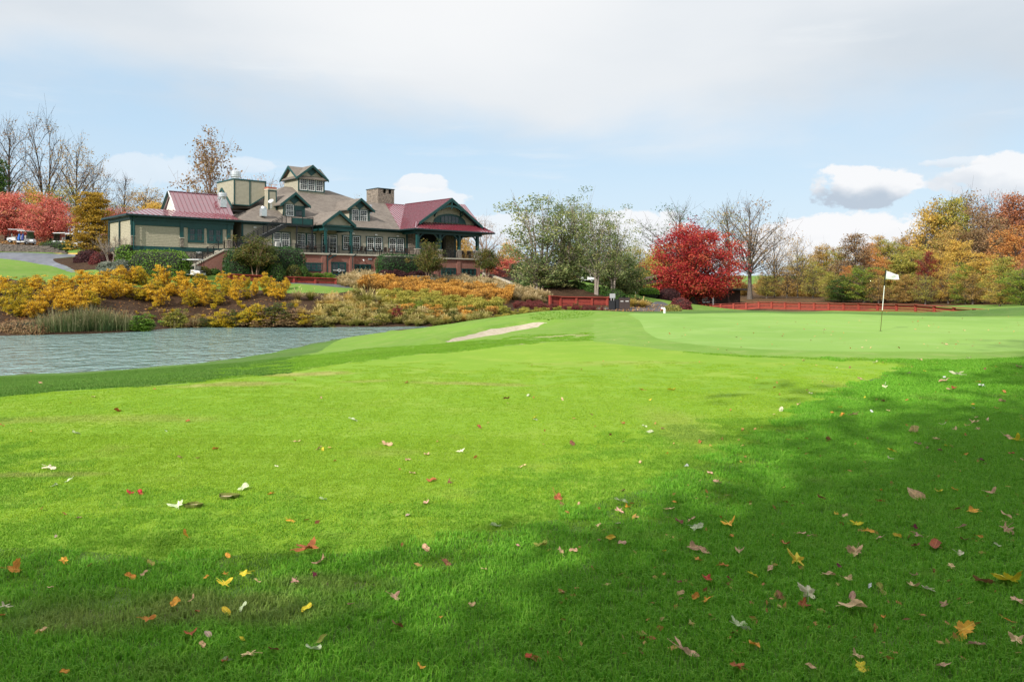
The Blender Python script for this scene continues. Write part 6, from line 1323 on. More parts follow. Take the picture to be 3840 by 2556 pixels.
for i, (sx, top, bo, w, lm, lab) in enumerate([(838, 1172, 1224, 100, L_AMBG, 'yellowing bush at the waterline, left of the long thicket'), (893, 1164, 1222, 100, L_MYRT, 'olive bush at the waterline, left part of the long thicket'), (950, 1140, 1220, 130, L_AMBG, 'high yellow topped bush in the waterside thicket'), (1030, 1140, 1219, 130, L_MYRT, 'high olive bush in the waterside thicket'),
    (1090, 1158, 1218, 100, L_BRN, 'brown bush at the right end of the waterside thicket'), (1150, 1176, 1218, 105, L_AMBG, 'low bush with yellow leaves under the gold grass'), (770, 1190, 1226, 90, L_MYRT, 'trailing plant over the water edge'), (720, 1200, 1228, 80, L_BRN, 'low brown plant at the waterline'), (660, 1160, 1226, 84, L_MEADG, 'green bush with yellow tips, right of the round bush'), (990, 1176, 1222, 90, L_AMBG, 'low yellow speckled bush hanging over the water'), (1200, 1180, 1220, 90, L_OLIV, 'olive grass-like bush at the waterline'), (1490, 1150, 1206, 46, L_DRED, 'dark red bush between gold grasses at the water'), (1572, 1122, 1172, 60, L_BGRN, 'bright green bush low in the meadow'), (1420, 1175, 1216, 70, L_YG, 'yellow green bush in the bank grasses'), (530, 1178, 1238, 112, L_HEDGE, 'rounded green bush at the waterline beside the reeds')]):
    c = G(sx, bo, 62); h = (bo - top) / FPX * c.y; w_ = w / FPX * c.y / 2.1
    e = empty('waterside_bush', c - Vector((0, 0, .15)), i * 1.3, lab, 'bush', 'bushes along the far waterline')
    add_obj('stems', TPROTO[f'amber{i % 5}'][0], BARK_D, e, scale=(w_, w_, h / 2.1)); add_obj('foliage', TPROTO[f'amber{i % 5}'][1], lm, e, scale=(w_, w_, h / 2.1)); add_obj('foliage', TPROTO[f'amber{(i + 2) % 5}'][1], (L_BRN if i % 2 and lm is not L_HEDGE else lm), e, loc=(.2, -.2, -.1), rz=2, scale=(w_ * 1.1, w_, h / 2.1 * .7))
def strip(name, n, region, keys, lm, label, cat, size=(.7, 1.1), zmin=60, tall=1.0):
    """a continuous stand of plants over a photo region"""
    items = []
    P = np.array(region, float)
    while len(items) < n:
        sx, sy = random.uniform(P[:, 0].min(), P[:, 0].max()), random.uniform(P[:, 1].min(), P[:, 1].max())
        if poly_sd(np.array([sx]), np.array([sy]), region)[0] < 0: continue
        c = G(sx, sy, zmin); s = random.uniform(*size); items.append((GC[random.choice(keys)], (c.x, c.y, c.z - .05), random.uniform(0, 6.28), (s, s, s * tall)))
    return merged(name, items, lm, label=label, cat=cat)
def meadow_protos():
    """upright stemmy plants with feathery heads, only needed merged"""
    for i in range(4):
        r = np.random.default_rng(300 + i); n = 340
        h = r.uniform(.25, 1.0, n) ** .8; a = r.uniform(0, 6.28, n); rad = r.uniform(0, .5, n) * (.4 + .6 * h)
        C = np.stack([np.cos(a) * rad, np.sin(a) * rad, h], 1)
        V, F, rn, cl = quads(C, .085, nrm=np.array([0, 0, .2]), aspect=1.9)
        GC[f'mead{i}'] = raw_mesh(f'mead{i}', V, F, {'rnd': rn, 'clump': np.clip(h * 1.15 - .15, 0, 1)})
        st = grass_clump(f'ms{i}', 60, .9, .7, .018, .05, 400 + i, base=.8); GC[f'mstem{i}'] = st
meadow_protos()
MK = [f'mead{i}' for i in range(4)] + ['mstem0', 'mstem1']
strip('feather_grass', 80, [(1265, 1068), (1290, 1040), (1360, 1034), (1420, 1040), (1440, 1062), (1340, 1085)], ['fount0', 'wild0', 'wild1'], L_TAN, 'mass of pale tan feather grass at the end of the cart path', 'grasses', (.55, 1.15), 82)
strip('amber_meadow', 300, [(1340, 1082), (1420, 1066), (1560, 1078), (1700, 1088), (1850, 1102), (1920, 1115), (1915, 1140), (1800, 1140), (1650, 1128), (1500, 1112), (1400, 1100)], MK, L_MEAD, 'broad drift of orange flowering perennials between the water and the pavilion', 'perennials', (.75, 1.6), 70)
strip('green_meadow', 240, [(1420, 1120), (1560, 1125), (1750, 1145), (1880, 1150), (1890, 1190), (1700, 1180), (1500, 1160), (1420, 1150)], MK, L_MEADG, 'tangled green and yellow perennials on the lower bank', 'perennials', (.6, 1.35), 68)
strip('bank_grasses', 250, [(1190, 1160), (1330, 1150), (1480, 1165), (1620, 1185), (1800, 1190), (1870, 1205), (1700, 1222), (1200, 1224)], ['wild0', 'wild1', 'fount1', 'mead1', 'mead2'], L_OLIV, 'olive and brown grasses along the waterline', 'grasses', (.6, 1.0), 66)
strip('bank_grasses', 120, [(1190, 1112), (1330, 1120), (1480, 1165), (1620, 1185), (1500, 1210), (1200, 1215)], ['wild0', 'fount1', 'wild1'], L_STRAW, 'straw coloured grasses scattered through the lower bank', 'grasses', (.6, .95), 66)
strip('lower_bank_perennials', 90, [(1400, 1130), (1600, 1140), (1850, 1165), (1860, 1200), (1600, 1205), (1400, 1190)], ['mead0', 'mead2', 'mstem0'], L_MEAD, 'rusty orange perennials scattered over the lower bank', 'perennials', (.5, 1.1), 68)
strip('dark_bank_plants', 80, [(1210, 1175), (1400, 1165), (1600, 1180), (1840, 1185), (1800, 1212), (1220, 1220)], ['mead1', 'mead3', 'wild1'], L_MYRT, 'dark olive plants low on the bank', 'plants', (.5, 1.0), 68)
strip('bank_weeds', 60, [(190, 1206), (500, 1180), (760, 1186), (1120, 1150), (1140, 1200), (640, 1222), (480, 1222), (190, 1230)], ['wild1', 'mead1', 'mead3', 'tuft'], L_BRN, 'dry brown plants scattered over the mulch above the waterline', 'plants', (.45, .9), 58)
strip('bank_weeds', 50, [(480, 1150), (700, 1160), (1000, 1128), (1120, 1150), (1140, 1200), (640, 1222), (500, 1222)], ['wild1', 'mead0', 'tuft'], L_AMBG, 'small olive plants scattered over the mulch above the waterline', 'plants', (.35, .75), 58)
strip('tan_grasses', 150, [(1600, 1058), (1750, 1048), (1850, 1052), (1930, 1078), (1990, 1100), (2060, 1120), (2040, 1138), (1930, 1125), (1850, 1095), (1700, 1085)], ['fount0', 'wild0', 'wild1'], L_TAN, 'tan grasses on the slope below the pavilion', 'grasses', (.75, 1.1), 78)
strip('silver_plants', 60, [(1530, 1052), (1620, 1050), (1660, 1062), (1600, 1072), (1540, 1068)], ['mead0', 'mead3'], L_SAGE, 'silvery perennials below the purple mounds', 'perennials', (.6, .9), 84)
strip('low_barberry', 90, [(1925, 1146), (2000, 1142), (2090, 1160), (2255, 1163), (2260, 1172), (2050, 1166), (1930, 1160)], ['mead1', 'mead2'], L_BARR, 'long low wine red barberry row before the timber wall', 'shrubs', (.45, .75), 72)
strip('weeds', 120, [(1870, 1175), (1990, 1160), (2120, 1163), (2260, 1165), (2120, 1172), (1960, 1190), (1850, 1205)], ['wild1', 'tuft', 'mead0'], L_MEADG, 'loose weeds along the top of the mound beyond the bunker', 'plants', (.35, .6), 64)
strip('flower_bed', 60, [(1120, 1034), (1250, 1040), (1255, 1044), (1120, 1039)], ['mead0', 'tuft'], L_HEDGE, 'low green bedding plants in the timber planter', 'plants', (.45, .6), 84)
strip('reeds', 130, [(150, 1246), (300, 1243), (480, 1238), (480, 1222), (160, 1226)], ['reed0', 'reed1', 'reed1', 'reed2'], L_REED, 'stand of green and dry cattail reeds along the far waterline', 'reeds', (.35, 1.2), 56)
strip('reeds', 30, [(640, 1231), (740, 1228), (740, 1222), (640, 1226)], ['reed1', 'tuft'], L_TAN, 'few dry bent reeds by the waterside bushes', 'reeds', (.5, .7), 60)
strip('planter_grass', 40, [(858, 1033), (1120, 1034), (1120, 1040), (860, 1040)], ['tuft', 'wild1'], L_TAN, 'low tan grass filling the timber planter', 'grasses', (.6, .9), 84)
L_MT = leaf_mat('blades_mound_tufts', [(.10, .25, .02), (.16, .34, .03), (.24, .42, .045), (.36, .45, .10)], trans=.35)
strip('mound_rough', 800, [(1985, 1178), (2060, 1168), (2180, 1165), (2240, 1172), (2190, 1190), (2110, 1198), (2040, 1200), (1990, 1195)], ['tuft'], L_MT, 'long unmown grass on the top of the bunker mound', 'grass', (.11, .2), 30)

def litter(name, n, region, zmin, size, label, lm=L_LITTER):
    pts = []
    P = np.array(region, float)
    while len(pts) < n:
        sx, sy = random.uniform(P[:, 0].min(), P[:, 0].max()), random.uniform(P[:, 1].min(), P[:, 1].max())
        if poly_sd(np.array([sx]), np.array([sy]), region)[0] > 0: pts.append(tuple(G(sx, sy, zmin) + Vector((random.uniform(-.2, .2), random.uniform(-.5, .5), .04))))
    V, F, r_, c_ = quads(np.array(pts), size, nrm=np.array([0, 0, 1.5]), jitter=.6, clump=RNG.uniform(size=n))
    return tag(add_obj(name, raw_mesh(name, V, F, {'rnd': r_, 'clump': c_}, material=lm)), label, 'leaf litter', kind='stuff')
litter('leaf_litter', 1500, [(0, 1150), (400, 1130), (900, 1120), (1100, 1120), (1100, 1210), (640, 1215), (0, 1240)], 58, .13, 'dry leaves scattered over the mulch bank')
litter('leaf_litter', 700, [(2240, 1150), (2350, 1146), (2500, 1140), (2540, 1165), (2490, 1172), (2240, 1165)], 66, .13, 'dry leaves scattered beside and on the cart path')
litter('leaf_litter', 900, [(0, 900), (400, 905), (440, 935), (200, 925), (0, 918)], 100, .22, 'leaf litter on the hill behind the carts')
litter('leaf_litter', 140, [(2700, 1158), (3840, 1155), (3840, 1300), (2500, 1330), (2300, 1290), (2400, 1180)], 12, .05, 'tiny bits of leaf scattered on the putting green')

# ------------------------------------------------------------------ timber walls, fence, stone wall, shelter, carts, bins, flag
REDW = mat('red_stained_timber', (.30, .048, .032), rough=.75, noise=.22, scale=5, bump=.2, stretch=(.3, .3, 3))
REDW2 = mat('red_stained_timber_weathered', (.22, .032, .024), rough=.8, noise=.3, scale=3, bump=.2)
def fence():
    root = empty('timber_fence', (0, 0, 0), 0, 'long low red timber fence behind the putting green, open gaps between its boards', 'fence')
    xs = [2595, 2648, 2702, 2750, 2797, 2845, 2893, 2943, 2997, 3052, 3107, 3162, 3219, 3289, 3360, 3431, 3501, 3575, 3650, 3725]
    tops = [1145, 1142, 1140, 1138, 1136, 1132, 1132, 1134, 1135, 1136, 1137, 1138, 1138, 1140, 1141, 1142, 1147, 1153, 1158, 1163]
    Zs = np.interp(xs, [2595, 2850, 3150, 3500, 3725], [113, 108, 98, 80, 71])
    P = [S(x, t, Z) for x, t, Z in zip(xs, tops, Zs)]
    hh = [.86] * len(P)
    pm = MB().box(-.13, .13, -.10, .10, -.9, 0).mesh('post', REDW)
    for i, p in enumerate(P):
        d = (P[min(i + 1, len(P) - 1)] - P[max(i - 1, 0)]); add_obj('post', pm, None, root, p + Vector((0, -.12, 0)), math.atan2(d.y, d.x))
    for i, (a, b) in enumerate(zip(P, P[1:])):
        d = (b - a); L = Vector((d.x, d.y, 0)).length; rz = math.atan2(d.y, d.x); sl = d.z
        for k, (z0, z1) in enumerate([(-.36, -.10), (-.60, -.42), (-.9, -.66)]):
            j = random.uniform(-.012, .012); mb = MB(); mb.prism([(0.02, 0, z0 + j), (L - .02, 0, z0 + sl + j), (L - .02, 0, z1 + sl + j), (0.02, 0, z1 + j)], (0, .05, 0)); mb.build('board', REDW2 if k == 1 else REDW, root, a, rz)
        mb = MB(); mb.prism([(0, -.22, -.005), (L, -.22, sl - .005), (L, -.22, sl + .045), (0, -.22, .045)], (0, .34, 0)); mb.build('cap_rail', REDW, root, a, rz)
fence()
def planter(name, pts, label, n_boards=3, h=.66, post_px=None, z_off=0, depth=.16):
    """timber retaining wall of stacked boards between posts, under a cap"""
    root = empty(name, pts[0], 0, label, 'retaining wall'); o = pts[0]
    for a, b in zip(pts, pts[1:]):
        d = b - a; L = Vector((d.x, d.y, 0)).length; rz = math.atan2(d.y, d.x); sl = d.z / L; a = a - o
        n = max(1, round(L / 2.4)); w = L / n; bh = (h - .08) / n_boards
        for i in range(n):
            for k in range(n_boards):
                x0, x1 = i * w + .08, (i + 1) * w - .08; j = random.uniform(0, .02)
                mb = MB(); mb.prism([(x0, .0 - j, k * bh + .006 + sl * x0), (x1, -j, k * bh + .006 + sl * x1), (x1, -j, (k + 1) * bh - .006 + sl * x1), (x0, -j, (k + 1) * bh - .006 + sl * x0)], (0, depth, 0)); mb.build('board', REDW if (i + k) % 2 else REDW2, root, a, rz)
        for i in range(n + 1):
            x = i * w; mb = MB(); mb.box(x - .11, x + .11, -.16, .1, -.3 + sl * x, h - .09 + sl * x); mb.build('post', REDW, root, a, rz)
            if i < n:
                for s, xx in ((1, x + .11), (-1, x + w - .11)): mb = MB(); mb.prism([(xx, -.12, h - .09 + sl * xx), (xx + s * .28, -.12, h - .09 + sl * xx), (xx, -.12, h - .28 + sl * xx)], (0, .1, 0)); mb.build('bracket', REDW, root, a, rz)
        mb = MB(); mb.prism([(-.1, -.24, h - .085), (L + .1, -.24, h - .085 + sl * L), (L + .1, -.24, h + sl * L), (-.1, -.24, h)], (0, .46, 0)); mb.build('cap_rail', REDW, root, a, rz)
A = lambda sx, sy, zm: G(sx, sy, zm)
planter('timber_planter', [S(1018, 1056, 88.5), S(1258, 1064, 93)], 'red timber retaining wall of the planter beside the cart path')
planter('timber_planter', [S(856, 1049, 86), S(980, 1054, 88)], 'shorter red timber retaining wall behind the amber shrubs')
planter('timber_wall', [S(2062, 1152, 90), S(2100, 1155, 91), S(2276, 1157, 93.5), S(2292, 1152, 97)], 'high red timber retaining wall at the foot of the birch mound', n_boards=6, h=1.35, depth=.2)
STW = mat('split_stone', (.115, .095, .08), rough=.9, noise=.4, scale=3, bump=.5)
def stone_wall():
    a, b = S(-60, 941, 104), S(250, 956, 99.5); root = empty('stone_retaining_wall', a, 0, 'low dry stone retaining wall along the far side of the road', 'retaining wall'); d = b - a; L = Vector((d.x, d.y, 0)).length; rz = math.atan2(d.y, d.x)
    r = random.Random(4); n = 6
    for k in range(n):
        x = 0
        while x < L:
            w = r.uniform(.5, 1.3); e = min(x + w, L); hmax = 1.05 * (1 - max(0, (x / L - .62)) / .38 * .75); z0 = k * .165
            if z0 < hmax: g_ = r.uniform(0, .06); MB().box(x + .015, e - .015, -g_, .4, z0 + .012, z0 + .16).build('stone', STW, root, (0, 0, d.z * x / L), rz, bevel=0)
            x = e
stone_wall()
o = MB().box(0, 5.2, 0, .25, -.05, .14).build('painted_kerb', mat('yellow_paint', (.72, .44, .10), rough=.6), None, S(186, 953.5, 100), R(-8)); tag(o, 'yellow painted kerb at the junction of the road below the clipped hedge', 'kerb')

def cart_parts():
    P = {}
    W_ = mat('cart_white', (.72, .73, .75), rough=.3)
    bl = mat('rubber_black', (.015, .015, .016), rough=.8); seatm = mat('cart_seat', (.35, .32, .28), rough=.6)
    b = MB(); b.prism([(-1.15, -.58, .32), (1.15, -.58, .32), (1.2, -.58, .55), (1.05, -.58, .82), (.55, -.58, .86), (.45, -.58, .42), (-.1, -.58, .42), (-.1, -.58, .75), (-.6, -.58, .8), (-1.15, -.58, .68)], (0, 1.16, 0)); P['body'] = b.mesh('body', W_, bevel=.03)
    P['roof'] = MB().prism([(-1.0, -.6, 1.86), (.85, -.6, 1.86), (.9, -.6, 1.9), (.8, -.6, 1.95), (-.95, -.6, 1.95), (-1.05, -.6, 1.9)], (0, 1.2, 0)).mesh('roof', W_, bevel=.02)
    P['pillar'] = MB().beam((0, 0, .75), (-.08, 0, 1.87), .04).mesh('pillar', bl)
    P['seat'] = MB().box(-.55, -.05, -.52, .52, .76, .88).box(-.62, -.5, -.52, .52, .9, 1.28).mesh('seat', seatm, bevel=.02)
    w = MB().cyl((0, -.1, 0), (0, .1, 0), .23, n=16).mesh('wheel', bl); P['wheel'] = w; P['rim'] = MB().cyl((0, -.11, 0), (0, .11, 0), .12, n=10).mesh('rim', STEEL)
    P['windshield'] = MB().prism([(.82, -.52, .86), (.82, .52, .86), (.72, .52, 1.84), (.72, -.52, 1.84)], (.015, 0, 0)).mesh('windshield', GLASS)
    P['basket'] = MB().box(-1.25, -1.0, -.5, .5, .55, .72).beam((-1.1, -.45, .7), (-.95, -.45, 1.86), .03).beam((-1.1, .45, .7), (-.95, .45, 1.86), .03).mesh('bag_rack', bl)
    return P
CP = cart_parts()
def cart(loc, rz, label, cover=False):
    e = empty('golf_cart', loc, rz, label, 'golf cart', 'white golf carts'); add_obj('body', CP['body'], None, e); add_obj('roof', CP['roof'], None, e); add_obj('seat', CP['seat'], None, e); add_obj('windshield', CP['windshield'], None, e); add_obj('bag_rack', CP['basket'], None, e)
    for x in (-.62, .82):
        for y in (-.52, .52): add_obj('pillar', CP['pillar'], None, e, (x, y, 0))
    for x in (-.78, .82):
        for y in (-.56, .56): w = add_obj('wheel', CP['wheel'], None, e, (x, y, .23)); add_obj('rim', CP['rim'], None, w)
def cpx(sx, top, Z): v = S(sx, top, Z); return Vector((v.x, v.y, max(float(hgt(v.x, v.y)), v.z - 1.95)))
for sx, top, Z, rz, lab in [(63, 895, 113, 25, 'leftmost golf cart, side panel facing the road'), (99, 887, 111, 82, 'golf cart with two bags at its back, above the stone wall'), (231, 906, 110, 168, 'golf cart roof showing above the clipped hedge'), (277, 910, 104, 165, 'golf cart between the hedge and the golden tree'), (328, 914, 106, 165, 'golf cart behind the golden tree trunk'),
                         (722, 984, 83, 172, 'golf cart parked at the foot of the brick stair'), (2495, 1106, 122, 170, 'white golf cart half hidden left of the maple trunk'), (2640, 1105, 128, 95, 'golf cart in the shadow right of the maple trunk'), (2200, 1062, 120, 175, 'white cart roof behind the birch trunks')]:
    cart(cpx(sx, top, Z), R(rz), lab)
def bag(loc, col, label):
    e = empty('golf_bag', loc, 0, label, 'golf bag', 'golf bags on a cart'); m = mat('bag_' + label.split()[0], col, rough=.6)
    MB().cyl((0, 0, 0), (0, .12, .85), .13, .15, n=12).build('bag', m, e); k = MB()
    for i in range(6): a = i; k.cyl((math.cos(a) * .08, .1, .8), (math.cos(a) * .1, .16, 1.12), .012, n=5); k.box(math.cos(a) * .1 - .03, math.cos(a) * .1 + .04, .12, .19, 1.1, 1.16)
    k.build('clubs', IRON, e); MB().box(-.12, .12, -.16, -.10, .1, .5).build('pocket', m, e)
c = cpx(99, 887, 111); bag(c + Vector((-.27, -1.25, .55)), (.02, .12, .45), 'blue golf bag, left of two on the cart'); bag(c + Vector((.22, -1.25, .55)), (.03, .05, .22), 'navy golf bag, right of two on the cart')

def bins():
    BK = mat('bin_black', (.014, .015, .018), rough=.5); BR = mat('bin_brown', (.045, .030, .026), rough=.6)
    g = G(2340, 1160, 84)
    def at_(sx, Z=None): v = S(sx, 1160, g.y); return Vector((v.x, g.y, float(hgt(v.x, g.y))))
    for sx, w, h, m, lab, slot in [(2296, .75, .92, BK, 'low black bin, leftmost beside the red timber wall', 0), (2312, .45, 1.05, BK, 'narrow black bin under the grey post box', 0), (2331, .6, 1.3, BR, 'tall dark brown waste bin with a white label', 1), (2344 + 1, .02, 1.3, BR, '', 1)]:
        if not lab: continue
        e = empty('waste_bin', at_(sx), 0, lab, 'bin', 'bins beside the cart path'); MB().box(-w / 2, w / 2, -.3, .3, 0, h).build('body', m, e, bevel=.02); MB().box(-w / 2 - .03, w / 2 + .03, -.33, .33, h, h + .06).build('lid', BK, e)
        if slot: MB().box(-.16, .16, -.312, -.302, h * .68, h * .68 + .06).build('label', WHITE, e)
    e = empty('waste_bin', at_(2350), 0, 'second tall dark brown waste bin, rightmost of the row', 'bin', 'bins beside the cart path'); MB().box(-.32, .32, -.3, .3, 0, 1.3).build('body', BR, e, bevel=.02); MB().box(-.35, .35, -.33, .33, 1.3, 1.36).build('lid', BK, e); MB().box(-.18, .18, -.312, -.302, .9, .96).build('label', WHITE, e)
    for sx, lab in [(2294, 'left grey utility box on a post above the bins'), (2304, 'right grey utility box on a post above the bins')]:
        e = empty('utility_box', at_(sx) + Vector((0, .5, 0)), 0, lab, 'utility box'); MB().cyl((0, 0, 0), (0, 0, 1.3), .05).build('post', STEEL, e); MB().box(-.16, .16, -.1, .1, 1.25, 1.75).build('box', mat('box_grey', (.35, .36, .36), rough=.5), e, bevel=.01)
bins()
def pipe():
    g = S(2492, 1173, 49.5); z = float(hgt(g.x, g.y)); e = empty('vent_pipe', (g.x, g.y, z - .05), 0, 'white bent vent pipe with red end standing at the edge of the green', 'pipe')
    V, F = tubes([(np.array([(0, 0, 0), (0, 0, .20), (0, 0, .27), (-.015, 0, .33), (-.06, 0, .37), (-.12, 0, .37), (-.16, 0, .33), (-.17, 0, .30)]), np.full(8, .075))], 14)
    add_obj('pipe', raw_mesh('pipe', V, F, smooth=True, material=WHITE), None, e); MB().cyl((-.165, 0, .32), (-.18, 0, .26), .082, n=14).build('end_cap', REDW, e); MB().cyl((0, 0, .19), (0, 0, .23), .085, n=14).build('collar', WHITE, e)
pipe()
def shelter():
    WD = mat('dark_brown_timber', (.055, .024, .018), rough=.7, noise=.25)
    Z = 116; e0 = S(2392, 1105, Z); gz_ = float(hgt(e0.x, e0.y)); e = empty('shelter', (e0.x, e0.y, gz_), 0, 'dark brown open timber shelter half hidden behind the red maple', 'shelter')
    k = Z / FPX; zt = lambda sy: EYE + (CY0 - sy) / FPX * Z - gz_
    MB().box(-.15, .75, 0, .6, 0, zt(1066)).build('pillar', WD, e); MB().cyl((-.35, -.1, 0), (-.35, -.1, zt(1068)), .05).build('downspout', WHITE, e)
    x = lambda sx: (sx - 2392) * k
    MB().prism([(x(2375), -.8, zt(1062)), (x(2480), -.8, zt(1036)), (x(2480), -.8, zt(1056)), (x(2392), -.8, zt(1071))], (0, 7, 0)).build('roof_beam', WD, e)
    MB().prism([(x(2340), -1.2, zt(1068)), (x(2490), -1.2, zt(1031)), (x(2490), -1.2, zt(1028)), (x(2340), -1.2, zt(1064))], (0, 8, 0)).build('roof', mat('bronze_roof', (.12, .05, .04), rough=.5), e)
    MB().box(x(2560), x(2566), 0, .5, 0, zt(1050)).build('pillar', WD, e)
    for sx in (2672, 2676): pass
    p = S(2668, 1131, 126); e2 = empty('cart_barn', (p.x, p.y, float(hgt(p.x, p.y))), 0, 'dark low cart barn with white posts under the maple branches', 'shed'); MB().box(-9, 5, 1.5, 5, 0, 2.6).build('wall', WD, e2); MB().box(-9.5, 5.5, -.6, 5.5, 2.6, 2.85).build('roof', DARK, e2)
    for x_ in (-4.5, .2, 2.6): MB().box(x_ - .09, x_ + .09, -.3, -.12, 0, 2.6).build('post', WHITE if x_ < 1 else WD, e2)
shelter()
o = px_hedge  # outdoor stair rail right of the pavilion
def side_rail():
    pts = [S(*q) for q in [(1803, 1020, 117), (1845, 1030, 114), (1900, 1051, 110), (1950, 1071, 107)]]
    e = empty('ramp_railing', pts[0], 0, 'black railing and pale kerb sloping down right of the pavilion', 'railing')
    for a, b in zip(pts, pts[1:]):
        a, b = a - pts[0], b - pts[0]; MB().beam(a - Vector((0, 0, .12)), b - Vector((0, 0, .12)), .3, .28).build('kerb', CONC, e)
        up = Vector((0, 0, 1.05)); MB().beam(a + up, b + up, .06).beam(a + Vector((0, 0, .15)), b + Vector((0, 0, .15)), .04).build('rail', IRON, e)
        n = int((b - a).length / .16); mb = MB()
        for i in range(n): p = a.lerp(b, i / n); mb.beam(p, p + up, .022)
        mb.build('balusters', IRON, e)['kind'] = 'stuff'
side_rail()
def flagstick():
    base = G(3302, 1241, 20); top = S(3322, 1010, base.y * .985); e = empty('flagstick', base, 0, 'golf flagstick with white flag leaning in the hole of the putting green', 'golf flag')
    d = top - base; FS = mat('stick_black', (.012, .012, .012), rough=.4); WS = mat('stick_white', (.82, .82, .80), rough=.3); OL = mat('stick_bronze', (.10, .085, .02), rough=.4)
    r = .0125
    MB().cyl(d * -.02, d * .34, .010, .011, n=12).build('lower_stick', OL, e); MB().cyl(d * .34, d * .74, r, r, n=12).build('middle_stick', WS, e); MB().cyl(d * .74, d * 1.0, .017, .014, n=12).build('upper_sleeve', FS, e)
    # the cloth, waving: traced corners at the stick's distance
    P = lambda sx, sy: S(sx, sy, base.y * .988) - base
    A0, B0, C0, D0 = P(3322, 1015), P(3370, 1031), P(3371, 1048), P(3320, 1047); nx, nz = 22, 10; V = []; F = []
    for j in range(nz + 1):
        for i in range(nx + 1):
            u, v = i / nx, j / nz; p = (A0.lerp(B0, u)).lerp(D0.lerp(C0, u), v); V.append(p + Vector((0, math.sin(u * 9 + v * 1.5) * .025 * u + math.sin(v * 7 + u * 4) * .008, math.sin(u * 7) * .006)))
    for j in range(nz):
        for i in range(nx): a = j * (nx + 1) + i; F.append((a, a + 1, a + nx + 2, a + nx + 1))
    me = bpy.data.meshes.new('cloth'); me.from_pydata(V, [], F); bm = bmesh.new(); bm.from_mesh(me); bmesh.ops.solidify(bm, geom=bm.faces, thickness=.003); bm.to_mesh(me); bm.free(); me.polygons.foreach_set('use_smooth', [True] * len(me.polygons))
    m, t, b, out = new_mat('flag_cloth'); tc = t.node('ShaderNodeTexCoord').outputs['Object']
    b.inputs['Roughness'].default_value = .8
    mp = t.node('ShaderNodeMapping'); t.l.new(tc, mp.inputs[0]); mp.inputs['Scale'].default_value = (9, 9, 38)
    ctr = (A0 + B0 + C0 + D0) / 4; sp_ = t.node('ShaderNodeSeparateXYZ'); t.l.new(tc, sp_.inputs[0])
    lg = t.math('ABSOLUTE', t.math('SUBTRACT', sp_.outputs[2], ctr.z)); lx = t.math('ABSOLUTE', t.math('SUBTRACT', sp_.outputs[0], ctr.x + .03))
    f = t.math('MULTIPLY', t.ramp(t.noise(mp.outputs[0], 3, 3, .6), .5, .62), t.math('MULTIPLY', t.ramp(lg, .06, .03), t.ramp(lx, .17, .10)))
    t.put(b.inputs['Base Color'], t.mix(t.math('MULTIPLY', f, .6), (.80, .80, .80), (.40, .46, .44)))
    tr = t.node('ShaderNodeBsdfTranslucent'); tr.inputs[0].default_value = (.8, .8, .8, 1); mx = t.node('ShaderNodeMixShader'); mx.inputs[0].default_value = .3; t.l.new(b.outputs[0], mx.inputs[1]); t.l.new(tr.outputs[0], mx.inputs[2]); t.l.new(mx.outputs[0], out.inputs[0])
    add_obj('flag', me, m, e)
    o = MB().cyl((0, 0, .002), (0, 0, .004), .054, n=24).build('hole_cup', DARK, e)
flagstick()
def divots():
    SO = mat('divot_sand', (.42, .34, .20), rough=.95, noise=.3, scale=20, bump=.8)
    for sx, sy, w, lab in [(855, 1868, 72, 'shallow divot in the turf, the farther of two'), (725, 1903, 62, 'shallow divot beside the pale green leaf, the nearer of two')]:
        c = G(sx, sy); r = w / FPX * c.y / 2; e = empty('divot', c, 0, lab, 'divot', 'divots in the fairway'); pts = []; n = 22
        for i in range(n): a = i / n * 6.283; q = 1 + .18 * math.sin(a * 3 + sx) + .1 * math.sin(a * 5 + 1); pts.append((math.cos(a) * r * q, math.sin(a) * r * .8 * q, .006 + .02))
        mb = MB()
        for i in range(n): j = (i + 1) % n; a, b = pts[i], pts[j]; mb.poly([(a[0], a[1], .028), (b[0], b[1], .028), (b[0] * .86, b[1] * .86, .008), (a[0] * .86, a[1] * .86, .008)])
        mb.build('rim', mat('divot_soil', (.13, .15, .03), rough=.95), e); MB().poly([(p[0] * .87, p[1] * .87, .010) for p in pts]).build('floor', SO, e)
divots()

# ------------------------------------------------------------------ turf blades near the camera (instanced tufts)
def blade_patch(name, n, size, h, w, lean, seed):
    r = np.random.default_rng(seed); x, y = r.uniform(-size / 2, size / 2, (2, n)); a = r.uniform(0, 6.283, n); L = h * r.uniform(.55, 1.15, n); ln = lean * r.uniform(.1, 1, n)
    b = np.stack([x, y, np.full(n, -.004)], 1); d = np.stack([np.cos(a), np.sin(a), np.zeros(n)], 1); s = np.stack([-np.sin(a), np.cos(a), np.zeros(n)], 1) * (w * r.uniform(.7, 1.3, n))[:, None] / 2
    s = s + d * (r.uniform(-.5, .5, n) * w)[:, None]
    m = b + d * (L * ln * .35)[:, None] + np.array([0, 0, 1]) * (L * .6)[:, None]; t = b + d * (L * ln)[:, None] + np.array([0, 0, 1]) * (L * (1 - ln * .35))[:, None]
    V = np.stack([b - s, b + s, m + s * .8, m - s * .8, t, t], 1)[:, :5].reshape(-1, 3); k = np.arange(n)[:, None] * 5
    Q = k + np.array([[0, 1, 2, 3]]); T = k + np.array([[3, 2, 4]])
    rn = r.uniform(size=n); me = raw_mesh(name, V, [Q, T], {'rnd': np.concatenate([rn, rn]), 'clump': np.concatenate([np.full(n, .4), np.full(n, .6)])}); return me
